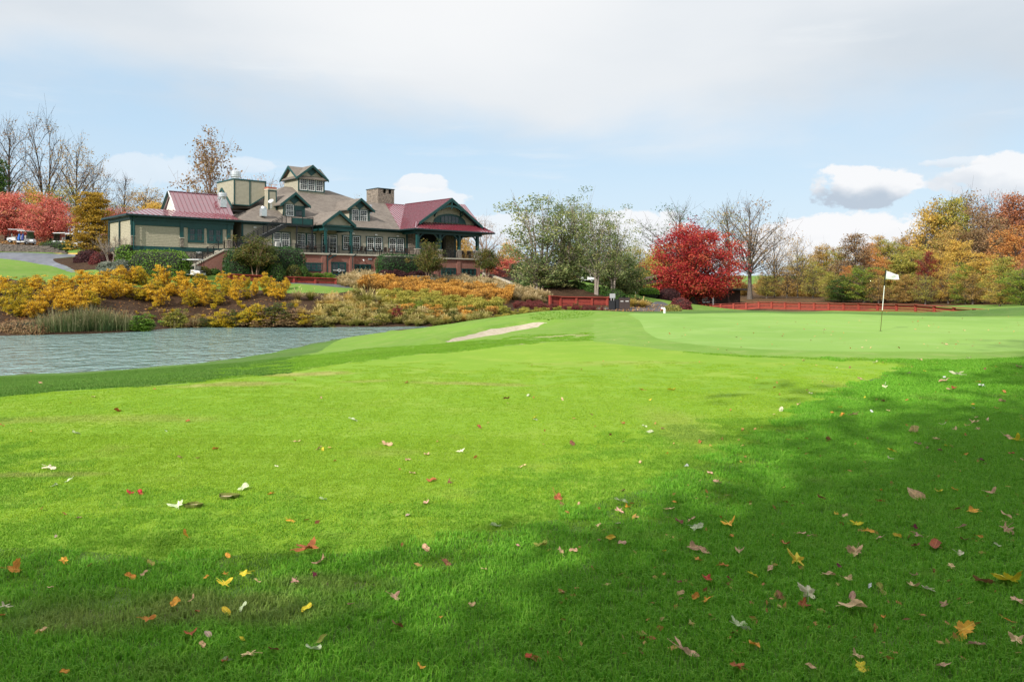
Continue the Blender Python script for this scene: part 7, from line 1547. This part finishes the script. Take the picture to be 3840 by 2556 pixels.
def blade_mat(name, cols, straw, wear=None, trans=.35):
    """grass blades: own tone per blade, drifting over the ground as the turf below does"""
    m = leaf_mat(name, cols, trans=trans, rough=.5, spread=.8); t = NT(m.node_tree)
    rp = next(n for n in t.n if n.type == 'VALTORGB'); b = next(n for n in t.n if n.type == 'BSDF_PRINCIPLED'); tr = next(n for n in t.n if n.type == 'BSDF_TRANSLUCENT')
    P = t.node('ShaderNodeNewGeometry').outputs['Position']; col = rp.outputs[0]
    n1 = t.noise(P, .22, 5, .6, dist=.4); n2 = t.noise(P, 1.1, 5, .65)
    sc = t.node('ShaderNodeVectorMath', operation='SCALE'); t.l.new(col, sc.inputs[0]); t.put(sc.inputs['Scale'], t.math('ADD', .62, t.math('ADD', t.math('MULTIPLY', n1, .42), t.math('MULTIPLY', n2, .34)))); col = sc.outputs[0]
    col = t.mix(t.math('MULTIPLY', t.ramp(n2, .54, .74), .35), col, straw)
    for (X, Y, rx, ry, s_) in (wear or []):
        mp = t.node('ShaderNodeMapping'); t.l.new(P, mp.inputs[0]); mp.inputs['Location'].default_value = (-X / rx, -Y / ry, 0); mp.inputs['Scale'].default_value = (1 / rx, 1 / ry, 0)
        ln = t.node('ShaderNodeVectorMath', operation='LENGTH'); t.l.new(mp.outputs[0], ln.inputs[0])
        f = t.ramp(t.math('ADD', ln.outputs['Value'], t.math('MULTIPLY', t.math('SUBTRACT', n2, .5), 2.4)), 1.0, .25); col = t.mix(t.math('MULTIPLY', f, s_), col, straw)
    t.l.new(col, b.inputs['Base Color']); t.l.new(col, tr.inputs[0]); return m
L_BL_R = blade_mat('grass_blades_rough', [(.075, .240, .016), (.125, .36, .024), (.21, .48, .04), (.38, .50, .10)], (.26, .27, .09), [(a_, b_, c_ * 1.3, d_ * 2.0, .45) for a_, b_, c_, d_ in BARE])
L_BL_F = blade_mat('grass_blades_fairway', [(.180, .335, .018), (.250, .418, .025), (.330, .49, .040), (.44, .53, .08)], (.40, .39, .13), [w for w in WEAR if w[1] < 18])
L_BL_B = blade_mat('grass_blades_shore', [(.060, .150, .022), (.098, .225, .032), (.150, .30, .048), (.26, .34, .09)], (.26, .28, .10))
L_BL_M = blade_mat('grass_blades_mound', [(.105, .265, .018), (.16, .345, .024), (.235, .42, .038), (.36, .47, .09)], (.36, .34, .13), [w for w in WEAR if w[1] < 30])
def turf(name, meshes, pts, lm, label, smin, smax):
    """point cloud carrying copies of a few tufts through geometry nodes"""
    src = bpy.data.collections.new(name + '_tufts')
    for i, me in enumerate(meshes): o = bpy.data.objects.new(f'{name}_tuft_{i}', me); me.materials.clear(); me.materials.append(lm); src.objects.link(o)
    me = bpy.data.meshes.new(name); me.vertices.add(len(pts)); me.vertices.foreach_set('co', np.asarray(pts, np.float32).ravel()); me.update()
    x, y = np.asarray(pts)[:, 0], np.asarray(pts)[:, 1]; gx_ = (hgt(x + .15, y) - hgt(x - .15, y)) / .3; gy_ = (hgt(x, y + .15) - hgt(x, y - .15)) / .3     # tilt each tuft with the ground
    g = RNG.uniform(0, 6.283, len(pts)); nx, ny = -gx_ * np.cos(g) - gy_ * np.sin(g), gx_ * np.sin(g) - gy_ * np.cos(g); L_ = np.sqrt(nx ** 2 + ny ** 2 + 1)
    at = me.attributes.new('rot', 'FLOAT_VECTOR', 'POINT'); at.data.foreach_set('vector', np.stack([-np.arcsin(ny / L_), np.arctan2(nx, 1.0), g], 1).astype(np.float32).ravel())
    at = me.attributes.new('sc', 'FLOAT', 'POINT'); at.data.foreach_set('value', RNG.uniform(smin, smax, len(pts)).astype(np.float32))
    at = me.attributes.new('ix', 'INT', 'POINT'); at.data.foreach_set('value', RNG.integers(0, len(meshes), len(pts)).astype(np.int32))
    o = add_obj(name, me); me.materials.append(lm)
    ng = bpy.data.node_groups.new(name, 'GeometryNodeTree'); ng.interface.new_socket('Geometry', in_out='INPUT', socket_type='NodeSocketGeometry'); ng.interface.new_socket('Geometry', in_out='OUTPUT', socket_type='NodeSocketGeometry')
    n = ng.nodes; gi = n.new('NodeGroupInput'); go = n.new('NodeGroupOutput'); ip = n.new('GeometryNodeInstanceOnPoints'); ci = n.new('GeometryNodeCollectionInfo'); ci.inputs[0].default_value = src; ci.inputs['Separate Children'].default_value = True; ci.inputs['Reset Children'].default_value = True
    def attr(nm, ty): a = n.new('GeometryNodeInputNamedAttribute'); a.data_type = ty; a.inputs[0].default_value = nm; return a.outputs['Attribute']
    L = ng.links.new; e2r = n.new('FunctionNodeEulerToRotation'); L(attr('rot', 'FLOAT_VECTOR'), e2r.inputs[0])
    L(gi.outputs[0], ip.inputs['Points']); L(ci.outputs[0], ip.inputs['Instance']); ip.inputs['Pick Instance'].default_value = True; L(attr('ix', 'INT'), ip.inputs['Instance Index']); L(e2r.outputs[0], ip.inputs['Rotation'])
    L(attr('sc', 'FLOAT'), ip.inputs['Scale']); L(ip.outputs[0], go.inputs[0])
    md = o.modifiers.new('tufts', 'NODES'); md.node_group = ng; return tag(o, label, 'grass', kind='stuff')
def scatter_turf():
    cell = .21; X, Y = np.meshgrid(np.arange(-22, 24, cell), np.arange(2.3, 30, cell)); X = X + RNG.uniform(-.05, .05, X.shape); Y = Y + RNG.uniform(-.05, .05, Y.shape); X, Y = X.ravel(), Y.ravel()
    k = np.abs(X) < Y * .72 + .7; X, Y = X[k], Y[k]; sf = poly_sd(X, Y, FAIR); sg = poly_sd(X, Y, GREEN) + 2.0; z = hgt(X, Y)
    ok = z > -2.0
    low = (Y < 9.5) & (X < 4.2)
    rough = (sf + RNG.uniform(-1, 1, len(X)) * np.where(low, .45, .2) < np.where(low, -.35, 0)) & (sg < 0) & ok; tran = low & ~rough & (sf + RNG.uniform(-.7, .7, len(X)) < .8) & ok
    near = Y < 17
    P = np.stack([X, Y, z + .003], 1)
    thin = np.zeros(len(X), bool)
    for bx, by, rx, ry in BARE: thin |= ((X - bx) / rx) ** 2 + ((Y - by) / ry) ** 2 < 1.2 * RNG.uniform(.3, 1.2, len(X))
    thin &= RNG.uniform(size=len(X)) < .38
    r1 = rough & (Y < 11) & ~thin; r2 = rough & (Y >= 11); f1 = (sf > -.1) & ~rough & ~tran & (Y < 8.5) & ok; f2 = (sf > 0) & (Y >= 8.5) & (Y < 17) & ok & (RNG.uniform(size=len(X)) < np.clip((17.5 - Y) / 7, 0, 1))
    turf('rough_grass', [blade_patch(f'rp{i}', 620, .30, .043, .0036, 1.05, 500 + i) for i in range(5)], P[r1], L_BL_R, 'long rough grass in the foreground and on the right', .95, 1.25)
    turf('transition_grass', [blade_patch(f'tp{i}', 620, .30, .019, .0035, 1.05, 600 + i) for i in range(4)], P[tran], L_BL_M, 'turf of middling length where the fairway meets the near rough', .95, 1.2)
    im = (poly_sd(X, Y, MOUND) + RNG.uniform(-1.6, 1.6, len(X)) > 0)
    turf('mound_grass', [blade_patch(f'mq{i}', 240, .34, .030, .006, .9, 580 + i) for i in range(3)], P[r2 & im & (RNG.uniform(size=len(X)) < np.clip((31 - Y) / 12, 0, 1))], L_BL_M, 'medium length turf between the fairway and the bunker', .7, 1.1)
    r2 = r2 & ~im; rr = r2 & (X > 2); r2 = r2 & (X <= 2)
    turf('rough_grass', [blade_patch(f'rr{i}', 300, .34, .043, .006, .9, 620 + i) for i in range(3)], P[rr], L_BL_R, 'rough grass beside the putting green on the right', .8, 1.15)
    turf('rough_grass', [blade_patch(f'rq{i}', 240, .34, .045, .007, .9, 520 + i) for i in range(3)], P[r2], L_BL_B, 'rough grass along the fairway edge farther off', .7, 1.1)
    turf('fairway_grass', [blade_patch(f'fp{i}', 620, .30, .014, .0034, 1.1, 540 + i) for i in range(4)], P[f1], L_BL_F, 'short mown fairway grass near the viewpoint', .95, 1.2)
    turf('fairway_grass', [blade_patch(f'fq{i}', 260, .32, .012, .0060, 1.1, 560 + i) for i in range(3)], P[f2], L_BL_F, 'short mown fairway grass in the middle distance', .75, 1.1)
scatter_turf()

# ------------------------------------------------------------------ fallen leaves, each one a thing
def leaf_mesh(kind, seed):
    """a thin curled leaf about 1 wide with its stalk"""
    r = random.Random(seed); n = 60; pts = []
    LJ = [r.uniform(.62, 1.12) for _ in range(8)]; asp = r.uniform(.72, 1.0)
    for i in range(n):
        a = -math.pi / 2 + 2 * math.pi * i / n; lj = 1
        if kind != 'oval': q_ = (a - math.pi / 2) * 5 / (2 * math.pi) + .5; lj = LJ[int(math.floor(q_)) % 5]
        if kind == 'star':
            k = a - math.pi / 2; rr = .5 * max(.36, 1.02 - abs(((k * 5 / (2 * math.pi) + .5) % 1) - .5) * 1.55) * (1 + .06 * math.sin(a * 17))
            if abs(((a + math.pi / 2 + math.pi) % (2 * math.pi)) - math.pi) < .45: rr = .15
        elif kind == 'maple':
            k = a - math.pi / 2; lob = abs(((k * 5 / (2 * math.pi) + .5) % 1) - .5); rr = .48 * (.98 - lob * .85) * (1 + .10 * math.sin(a * 23 + 1))
            if abs(((a + math.pi / 2 + math.pi) % (2 * math.pi)) - math.pi) < .3: rr = .2
        else: rr = .5 * (.62 + .38 * abs(math.sin(a)) ** 1.5) * (1 + .03 * math.sin(a * 19))
        rr = rr * lj if rr > .22 else rr; pts.append((math.cos(a) * rr * asp, math.sin(a) * rr))
    rings = [1, .66, .33]; V = []; F = []
    curl = r.uniform(.5, 1.7); tw = r.uniform(-.5, .5); cup = r.choice([-1, 1, 1]) * r.uniform(.2, .6); ph = r.uniform(0, 6)
    def h(x, y):
        d = math.hypot(x, y); a = math.atan2(y, x)
        return .035 + curl * .42 * abs(x * math.cos(tw) + y * math.sin(tw)) ** 1.5 * (1 if cup > 0 else -.35) + .35 * cup * d * d + .10 * math.sin(a * 3 + ph) * d * 2 + .02 * math.sin(a * 10 + ph) * d
    zz = []
    for s in rings:
        for x, y in pts: V.append((x * s * (1 - .15 * curl * abs(x)), y * s, h(x * s, y * s)))
    V.append((0, 0, h(0, 0))); c = len(V) - 1
    for k in range(2):
        for i in range(n): j = (i + 1) % n; F.append((k * n + i, k * n + j, (k + 1) * n + j, (k + 1) * n + i))
    for i in range(n): F.append((2 * n + i, 2 * n + (i + 1) % n, c))
    mz = min(v[2] for v in V); V = [(x, y, z - mz + .03) for x, y, z in V]
    # stalk
    q = len(V); L = r.uniform(.35, .7); bx = r.uniform(-.15, .15)
    for t in (0, .5, 1):
        p = Vector((bx * t, -.12 - L * t, (V[c][2]) + .12 * t * r.uniform(-.4, 1)));
        for dx, dz in ((-.012, 0), (.012, 0), (0, .02)): V.append((p.x + dx, p.y, max(.01, p.z + dz)))
    for k in range(2):
        for i in range(3): j = (i + 1) % 3; F.append((q + k * 3 + i, q + k * 3 + j, q + k * 3 + 3 + j, q + k * 3 + 3 + i))
    me = bpy.data.meshes.new('fallen_leaf'); me.from_pydata(V, [], F); me.polygons.foreach_set('use_smooth', [True] * len(me.polygons)); me.update(); return me
LM = {k: [leaf_mesh(k, i * 7 + 1) for i in range(7)] for k in ('star', 'maple', 'oval')}
FCOL = {'tan': (.52, .34, .19), 'cream': (.66, .54, .36), 'palegreen': (.50, .56, .34), 'orange': (.62, .26, .035), 'yellow': (.72, .42, .03), 'rust': (.36, .115, .035), 'brown': (.20, .085, .04), 'red': (.42, .045, .03), 'maroon': (.14, .012, .025), 'pink': (.52, .30, .22), 'white': (.62, .62, .58), 'olive': (.24, .24, .04), 'mauve': (.32, .22, .19)}
def fl_mat(name, col):
    m, t, b, out = new_mat('dry_leaf_' + name); tc = t.node('ShaderNodeTexCoord').outputs['Object']; oi = t.node('ShaderNodeObjectInfo')
    n = t.noise(tc, 5, 5, .6); n2 = t.noise(tc, 14, 4, .7)
    sp_ = t.node('ShaderNodeSeparateXYZ'); t.l.new(tc, sp_.inputs[0]); vein = t.ramp(t.math('ABSOLUTE', sp_.outputs[0]), .0, .03)
    c = t.mix(t.ramp(n, .35, .68), tuple(x * .62 for x in col), tuple(min(.9, x * 1.12) for x in col)); c = t.mix(t.math('MULTIPLY', t.ramp(n2, .58, .72), .55), c, (.12, .05, .02)); c = t.mix(vein, tuple(min(.85, x * 1.25 + .04) for x in col), c)
    v = t.node('ShaderNodeHueSaturation'); t.l.new(c, v.inputs['Color']); t.put(v.inputs['Value'], t.math('ADD', .78, t.math('MULTIPLY', oi.outputs['Random'], .4))); t.put(v.inputs['Hue'], t.math('ADD', .485, t.math('MULTIPLY', oi.outputs['Random'], .03)))
    t.l.new(v.outputs[0], b.inputs['Base Color']); b.inputs['Roughness'].default_value = .6; b.inputs['Specular IOR Level'].default_value = .3
    bn = t.node('ShaderNodeBump'); bn.inputs['Strength'].default_value = .4; bn.inputs['Distance'].default_value = .01; t.put(bn.inputs['Height'], n2); t.l.new(bn.outputs[0], b.inputs['Normal'])
    tr = t.node('ShaderNodeBsdfTranslucent'); t.l.new(v.outputs[0], tr.inputs[0]); mx = t.node('ShaderNodeMixShader'); mx.inputs[0].default_value = .22; t.l.new(b.outputs[0], mx.inputs[1]); t.l.new(tr.outputs[0], mx.inputs[2]); t.l.new(mx.outputs[0], out.inputs[0]); return m
FM = {k: fl_mat(k, tuple(min(.85, x * 1.4) for x in c)) for k, c in FCOL.items()}
RAW = {  # view: (x0, y0, scale) -> 'x,y,size,colour,shape;...' read off enlarged views of the photograph
 (2400, 1700, .611): '350,490,110,palegreen,maple;550,462,100,orange,star;240,450,55,brown,oval;315,437,60,tan,maple;185,373,55,tan,oval;210,330,30,orange,oval;470,198,70,tan,oval;1200,395,50,yellow,star;1260,405,30,tan,oval;1325,463,70,yellow,star;1405,510,60,orange,maple;1110,300,55,brown,maple;1480,255,25,orange,oval;1835,255,65,yellow,star;1935,243,55,orange,maple;2160,262,80,tan,star;1690,290,100,tan,oval;1478,313,40,red,star;1940,370,55,brown,maple;2040,380,70,orange,maple;2245,413,65,tan,oval;2245,487,110,tan,star;1975,480,55,pink,oval;1690,490,50,maroon,maple;1700,535,80,pink,star;1465,558,55,pink,maple;1580,545,40,yellow,oval;1990,565,65,brown,maple;2090,548,45,orange,maple;1815,600,95,rust,oval;1690,593,50,brown,maple;2190,600,40,palegreen,oval;1970,650,65,cream,maple;325,605,90,tan,maple;150,635,40,orange,maple;390,640,80,tan,oval;610,625,75,tan,star;880,580,75,rust,maple;565,537,35,orange,oval;990,525,45,tan,oval;1040,540,40,tan,maple;350,685,70,orange,maple;520,715,75,orange,maple;960,685,140,yellow,star;1325,640,110,tan,maple;690,780,100,yellow,star;805,748,60,tan,oval;410,812,75,red,maple;548,820,35,maroon,oval;240,835,50,brown,maple;250,895,40,tan,oval;340,913,50,orange,oval;410,945,70,orange,star;1220,735,50,maroon,maple;1160,790,80,tan,oval;1280,812,70,tan,maple;1910,720,60,tan,maple;1690,780,60,tan,star;1665,840,95,tan,maple;1760,880,90,cream,maple;2100,825,130,brown,maple;2270,815,180,yellow,maple;1415,848,40,white,oval;1475,870,80,olive,oval;1030,900,130,cream,maple;995,960,90,rust,maple;860,920,80,brown,maple;1300,932,60,pink,oval;1310,990,150,tan,oval;1868,965,65,tan,maple;2310,935,90,pink,maple;1495,1055,40,orange,maple;600,1105,130,palegreen,maple;1980,1130,150,orange,maple;2270,1068,75,orange,star;2310,1190,95,tan,maple;1325,1278,100,tan,maple;1350,1355,130,yellow,maple;590,1355,110,rust,maple;260,1270,150,pink,star;700,1218,80,orange,oval;1870,1365,110,tan,maple;1045,1370,60,tan,oval;2070,1220,90,pink,oval',
 (0, 1900, .5093): '470,63,60,rust,maple;580,92,35,pink,oval;1370,220,90,orange,star;2140,110,60,orange,maple;410,235,35,mauve,oval;2270,340,180,rust,maple;1680,372,55,orange,oval;470,445,85,orange,maple;100,500,150,orange,maple;955,565,70,orange,oval;1065,540,50,tan,oval;1110,470,75,olive,oval;1520,568,35,orange,oval;1655,545,55,orange,star;1795,525,110,yellow,maple;1650,610,110,yellow,star;1890,605,45,tan,oval;2170,608,75,pink,star;2320,545,60,maroon,maple;30,795,80,cream,star;15,865,70,rust,oval;370,655,30,tan,oval;1420,740,60,tan,star;1290,775,80,orange,oval;1455,815,45,rust,oval;1670,835,80,yellow,oval;1795,780,80,palegreen,oval;2260,800,70,yellow,oval;1090,893,130,orange,star;1400,985,90,rust,star;1535,1010,60,mauve,oval;1780,1030,50,yellow,oval;2010,1095,80,maroon,maple;1670,1185,70,palegreen,oval;1660,1215,85,rust,maple;1830,1170,130,tan,star;475,1270,30,orange,oval;1490,1060,30,tan,oval;2300,1110,130,palegreen,oval;320,980,45,tan,oval',
 (600, 2100, .5942): '1020,38,110,tan,maple;1480,258,100,pink,star;1205,330,55,pink,maple;1495,460,90,brown,oval;1970,325,55,tan,maple;1770,417,40,orange,star;1805,45,60,brown,oval;2045,100,30,tan,oval;1020,550,80,olive,oval;2330,645,60,red,oval;1640,750,60,orange,maple',
 (2900, 1150, .399): '1730,642,100,cream,star;1605,710,80,tan,oval;1045,765,80,cream,star;820,683,55,pink,oval;1605,678,50,white,oval;1925,722,50,orange,star;1950,752,70,white,maple;1700,780,50,rust,maple;1645,790,30,tan,oval;860,870,30,yellow,maple;1035,910,55,brown,oval;1255,898,30,rust,oval;630,963,30,yellow,oval;550,1017,40,orange,oval;650,1040,55,orange,oval;745,1032,90,tan,maple;925,1003,35,white,oval;1080,1000,30,tan,oval;1880,975,35,white,maple;1880,938,35,orange,oval;2090,975,45,rust,maple;2150,905,60,tan,oval;2168,820,50,rust,oval;1905,1062,70,tan,star;1885,1110,90,tan,star;1835,1135,50,tan,maple;1925,1175,65,tan,star;1600,1125,65,cream,star;1715,1170,55,tan,maple;2015,1085,50,pink,star;2350,1075,60,yellow,star;1335,1192,140,tan,oval;520,1275,75,brown,oval;140,1278,30,orange,oval;1810,1238,45,rust,maple;1535,1275,60,tan,maple;1355,1312,50,pink,oval;2210,1255,90,tan,oval;2290,1280,130,yellow,star;1450,1360,60,pink,maple;1110,1380,110,yellow,star;1100,1455,55,cream,maple;1620,1333,30,yellow,oval;1565,1375,40,maroon,oval;1815,1420,60,orange,star;1950,1470,70,maroon,oval;2240,1405,55,red,oval;2335,1465,45,tan,maple;960,525,42,cream,oval;1375,508,40,tan,oval;1840,493,42,cream,oval;285,507,34,tan,oval;1625,356,36,tan,oval;1178,386,32,rust,oval;835,386,26,tan,oval;480,217,24,tan,oval;1790,222,26,tan,oval;2310,577,52,tan,oval;2095,577,32,orange,star;1990,597,32,brown,maple;600,574,22,white,oval;720,573,34,brown,oval;350,815,34,cream,oval;240,920,46,tan,oval;75,975,55,cream,oval;10,765,28,rust,oval;1422,620,22,yellow,oval;1275,637,30,mauve,oval',
 (0, 1200, .6367): '550,455,30,tan,oval;690,537,42,rust,oval;447,673,40,palegreen,oval;295,878,80,cream,maple;405,952,40,palegreen,oval;325,983,40,palegreen,maple;760,1022,60,red,maple;823,1027,48,red,oval;1055,1090,100,palegreen,star;1435,1002,60,palegreen,oval;1268,762,42,rust,oval;1750,717,45,tan,maple;2075,590,50,palegreen,oval;1880,758,40,tan,oval;1900,770,25,yellow,oval;1972,832,20,rust,oval;1598,1035,35,orange,maple;1900,1066,38,palegreen,oval;1105,599,28,red,oval;1733,356,18,rust,oval;1890,461,20,tan,oval;240,378,25,tan,oval;910,408,16,rust,oval;1170,812,30,brown,star;1057,813,28,tan,oval;975,657,12,white,oval;1628,866,18,cream,oval;183,657,16,orange,oval;10,623,26,rust,oval',
 (1200, 1400, .6367): '510,55,30,rust,oval;390,420,62,tan,maple;190,274,60,palegreen,oval;935,322,35,rust,oval;830,460,50,cream,star;515,512,38,tan,maple;542,597,45,tan,oval;655,637,60,rust,oval;760,648,55,brown,star;630,480,35,tan,oval;1195,550,40,tan,maple;1265,265,25,yellow,oval;1268,278,20,white,oval;1780,295,50,rust,maple;1485,418,55,brown,oval;1945,346,38,palegreen,oval;1910,313,25,palegreen,oval;2070,97,42,yellow,oval;1892,96,34,rust,star;1947,161,28,yellow,maple;1425,153,28,tan,oval;1100,150,32,brown,oval;1228,132,32,palegreen,oval;1595,243,22,brown,oval;2020,330,28,tan,oval;1710,366,26,brown,oval;2240,408,32,rust,maple;2045,475,18,orange,oval;2162,548,32,white,maple;1887,527,24,tan,oval;625,776,52,pink,maple;518,841,30,mauve,oval;1398,738,88,rust,maple;1428,790,48,brown,maple;1525,778,28,tan,oval;1785,697,48,brown,maple;1775,775,62,palegreen,oval;1813,810,45,orange,maple;1760,840,65,pink,star;1755,905,58,cream,star;1642,930,38,tan,maple;1710,997,55,yellow,oval;1645,1008,34,tan,oval;1780,1032,42,pink,oval;1300,1038,75,olive,maple;1165,1055,30,pink,oval;1415,1070,62,tan,maple;1495,1085,50,tan,oval;2065,830,62,tan,oval;2087,785,28,yellow,oval;1035,902,70,palegreen,oval;625,1068,60,tan,oval;2115,905,52,pink,maple;2185,888,65,tan,star;2297,610,32,pink,oval;2330,662,55,cream,oval'}
def leaf_place(sx, sy):
    """words for a spot on the turf by what can be found around it"""
    if sy < 1345: z = 'on putting green'
    elif poly_sd(np.array([G(sx, sy).x]), np.array([G(sx, sy).y]), FAIR)[0] > 0: z = 'on fairway'
    else: z = 'on rough grass'
    col = ['far left', 'left centre', 'middle', 'right centre', 'far right'][min(4, int(sx / 768))]
    row = 'bottom edge' if sy > 2350 else 'near' if sy > 2050 else 'mid distance' if sy > 1750 else 'farther' if sy > 1450 else 'far off'
    return z, col, row
def fallen_leaves():
    L = []
    for (x0, y0, s), txt in RAW.items():
        for q in txt.split(';'):
            a = q.split(','); x, y, w = (float(v) for v in a[:3]); L.append([x0 + x * s, y0 + y * s, w * s, a[3], a[4]])
    out = []
    for q in L:
        if all(abs(q[0] - p[0]) + abs(q[1] - p[1]) * 1.5 > 14 for p in out): out.append(q)
    L = out[:298]
    names = {'palegreen': 'pale green', 'white': 'whitish', 'maroon': 'dark maroon', 'cream': 'cream coloured', 'mauve': 'greyish mauve'}
    shp = {'star': 'star-shaped', 'maple': 'lobed curled', 'oval': 'rounded'}
    lab = []
    for sx, sy, w, c, k in L:
        z, col, row = leaf_place(sx, sy); size = 'large ' if w > 62 else 'small ' if w < 22 else ''
        lab.append(f'{size}{names.get(c, c)} {shp[k]} fallen leaf {z}, {row}, {col}')
    ordn = ['leftmost', 'second from left', 'third from left', 'fourth from left', 'fifth from left', 'sixth from left', 'seventh from left', 'eighth from left']
    for l in set(lab):
        I = sorted([i for i, x in enumerate(lab) if x == l], key=lambda i: L[i][0])
        if len(I) > 1:
            for k, i in enumerate(I):
                pos = 'rightmost' if k == len(I) - 1 else ordn[k]; z, col, row = leaf_place(L[i][0], L[i][1]); head = l.split(' fallen leaf ')[0]; lab[i] = f'{head} fallen leaf {z}, {row}, {col}, {pos}'
    for i, (sx, sy, w, c, k) in enumerate(L):
        p = G(sx, sy + w * .10); size = min(.30, max(.035, w / FPX * p.y * 1.18)); me = LM[k][i % 7]
        rough = poly_sd(np.array([p.x]), np.array([p.y]), FAIR)[0] < 0 and sy > 1345
        o = add_obj('fallen_leaf', me, FM[c], None, p + Vector((0, 0, .030 if rough else .008)), random.uniform(0, 6.28), size * random.uniform(.95, 1.1))
        o.rotation_euler = (R(random.uniform(-30, 38)), R(random.uniform(-30, 30)), random.uniform(0, 6.28)); tag(o, lab[i], 'leaf', 'leaves fallen on the turf')
fallen_leaves()
def tiny():
    n = 380; P = []
    while len(P) < n:
        sx = random.uniform(0, 3840) ** 1; sy = 1350 + 1150 * random.random() ** 1.3
        if random.random() < (.16 if sx < 1900 else 1) * (1.0 if sx + (sy - 1350) * .9 > 2900 else .3): P.append(tuple(G(sx, sy) + Vector((0, 0, .022))))
    V, F, r_, c_ = quads(np.array(P), .030, nrm=np.array([0, 0, 1.2]), jitter=.7, clump=RNG.uniform(size=n)); tag(add_obj('leaf_fragments', raw_mesh('leaf_fragments', V, F, {'rnd': r_, 'clump': c_}, material=L_LITTER)), 'tiny leaf fragments sprinkled over the turf', 'leaf litter', kind='stuff')
tiny()
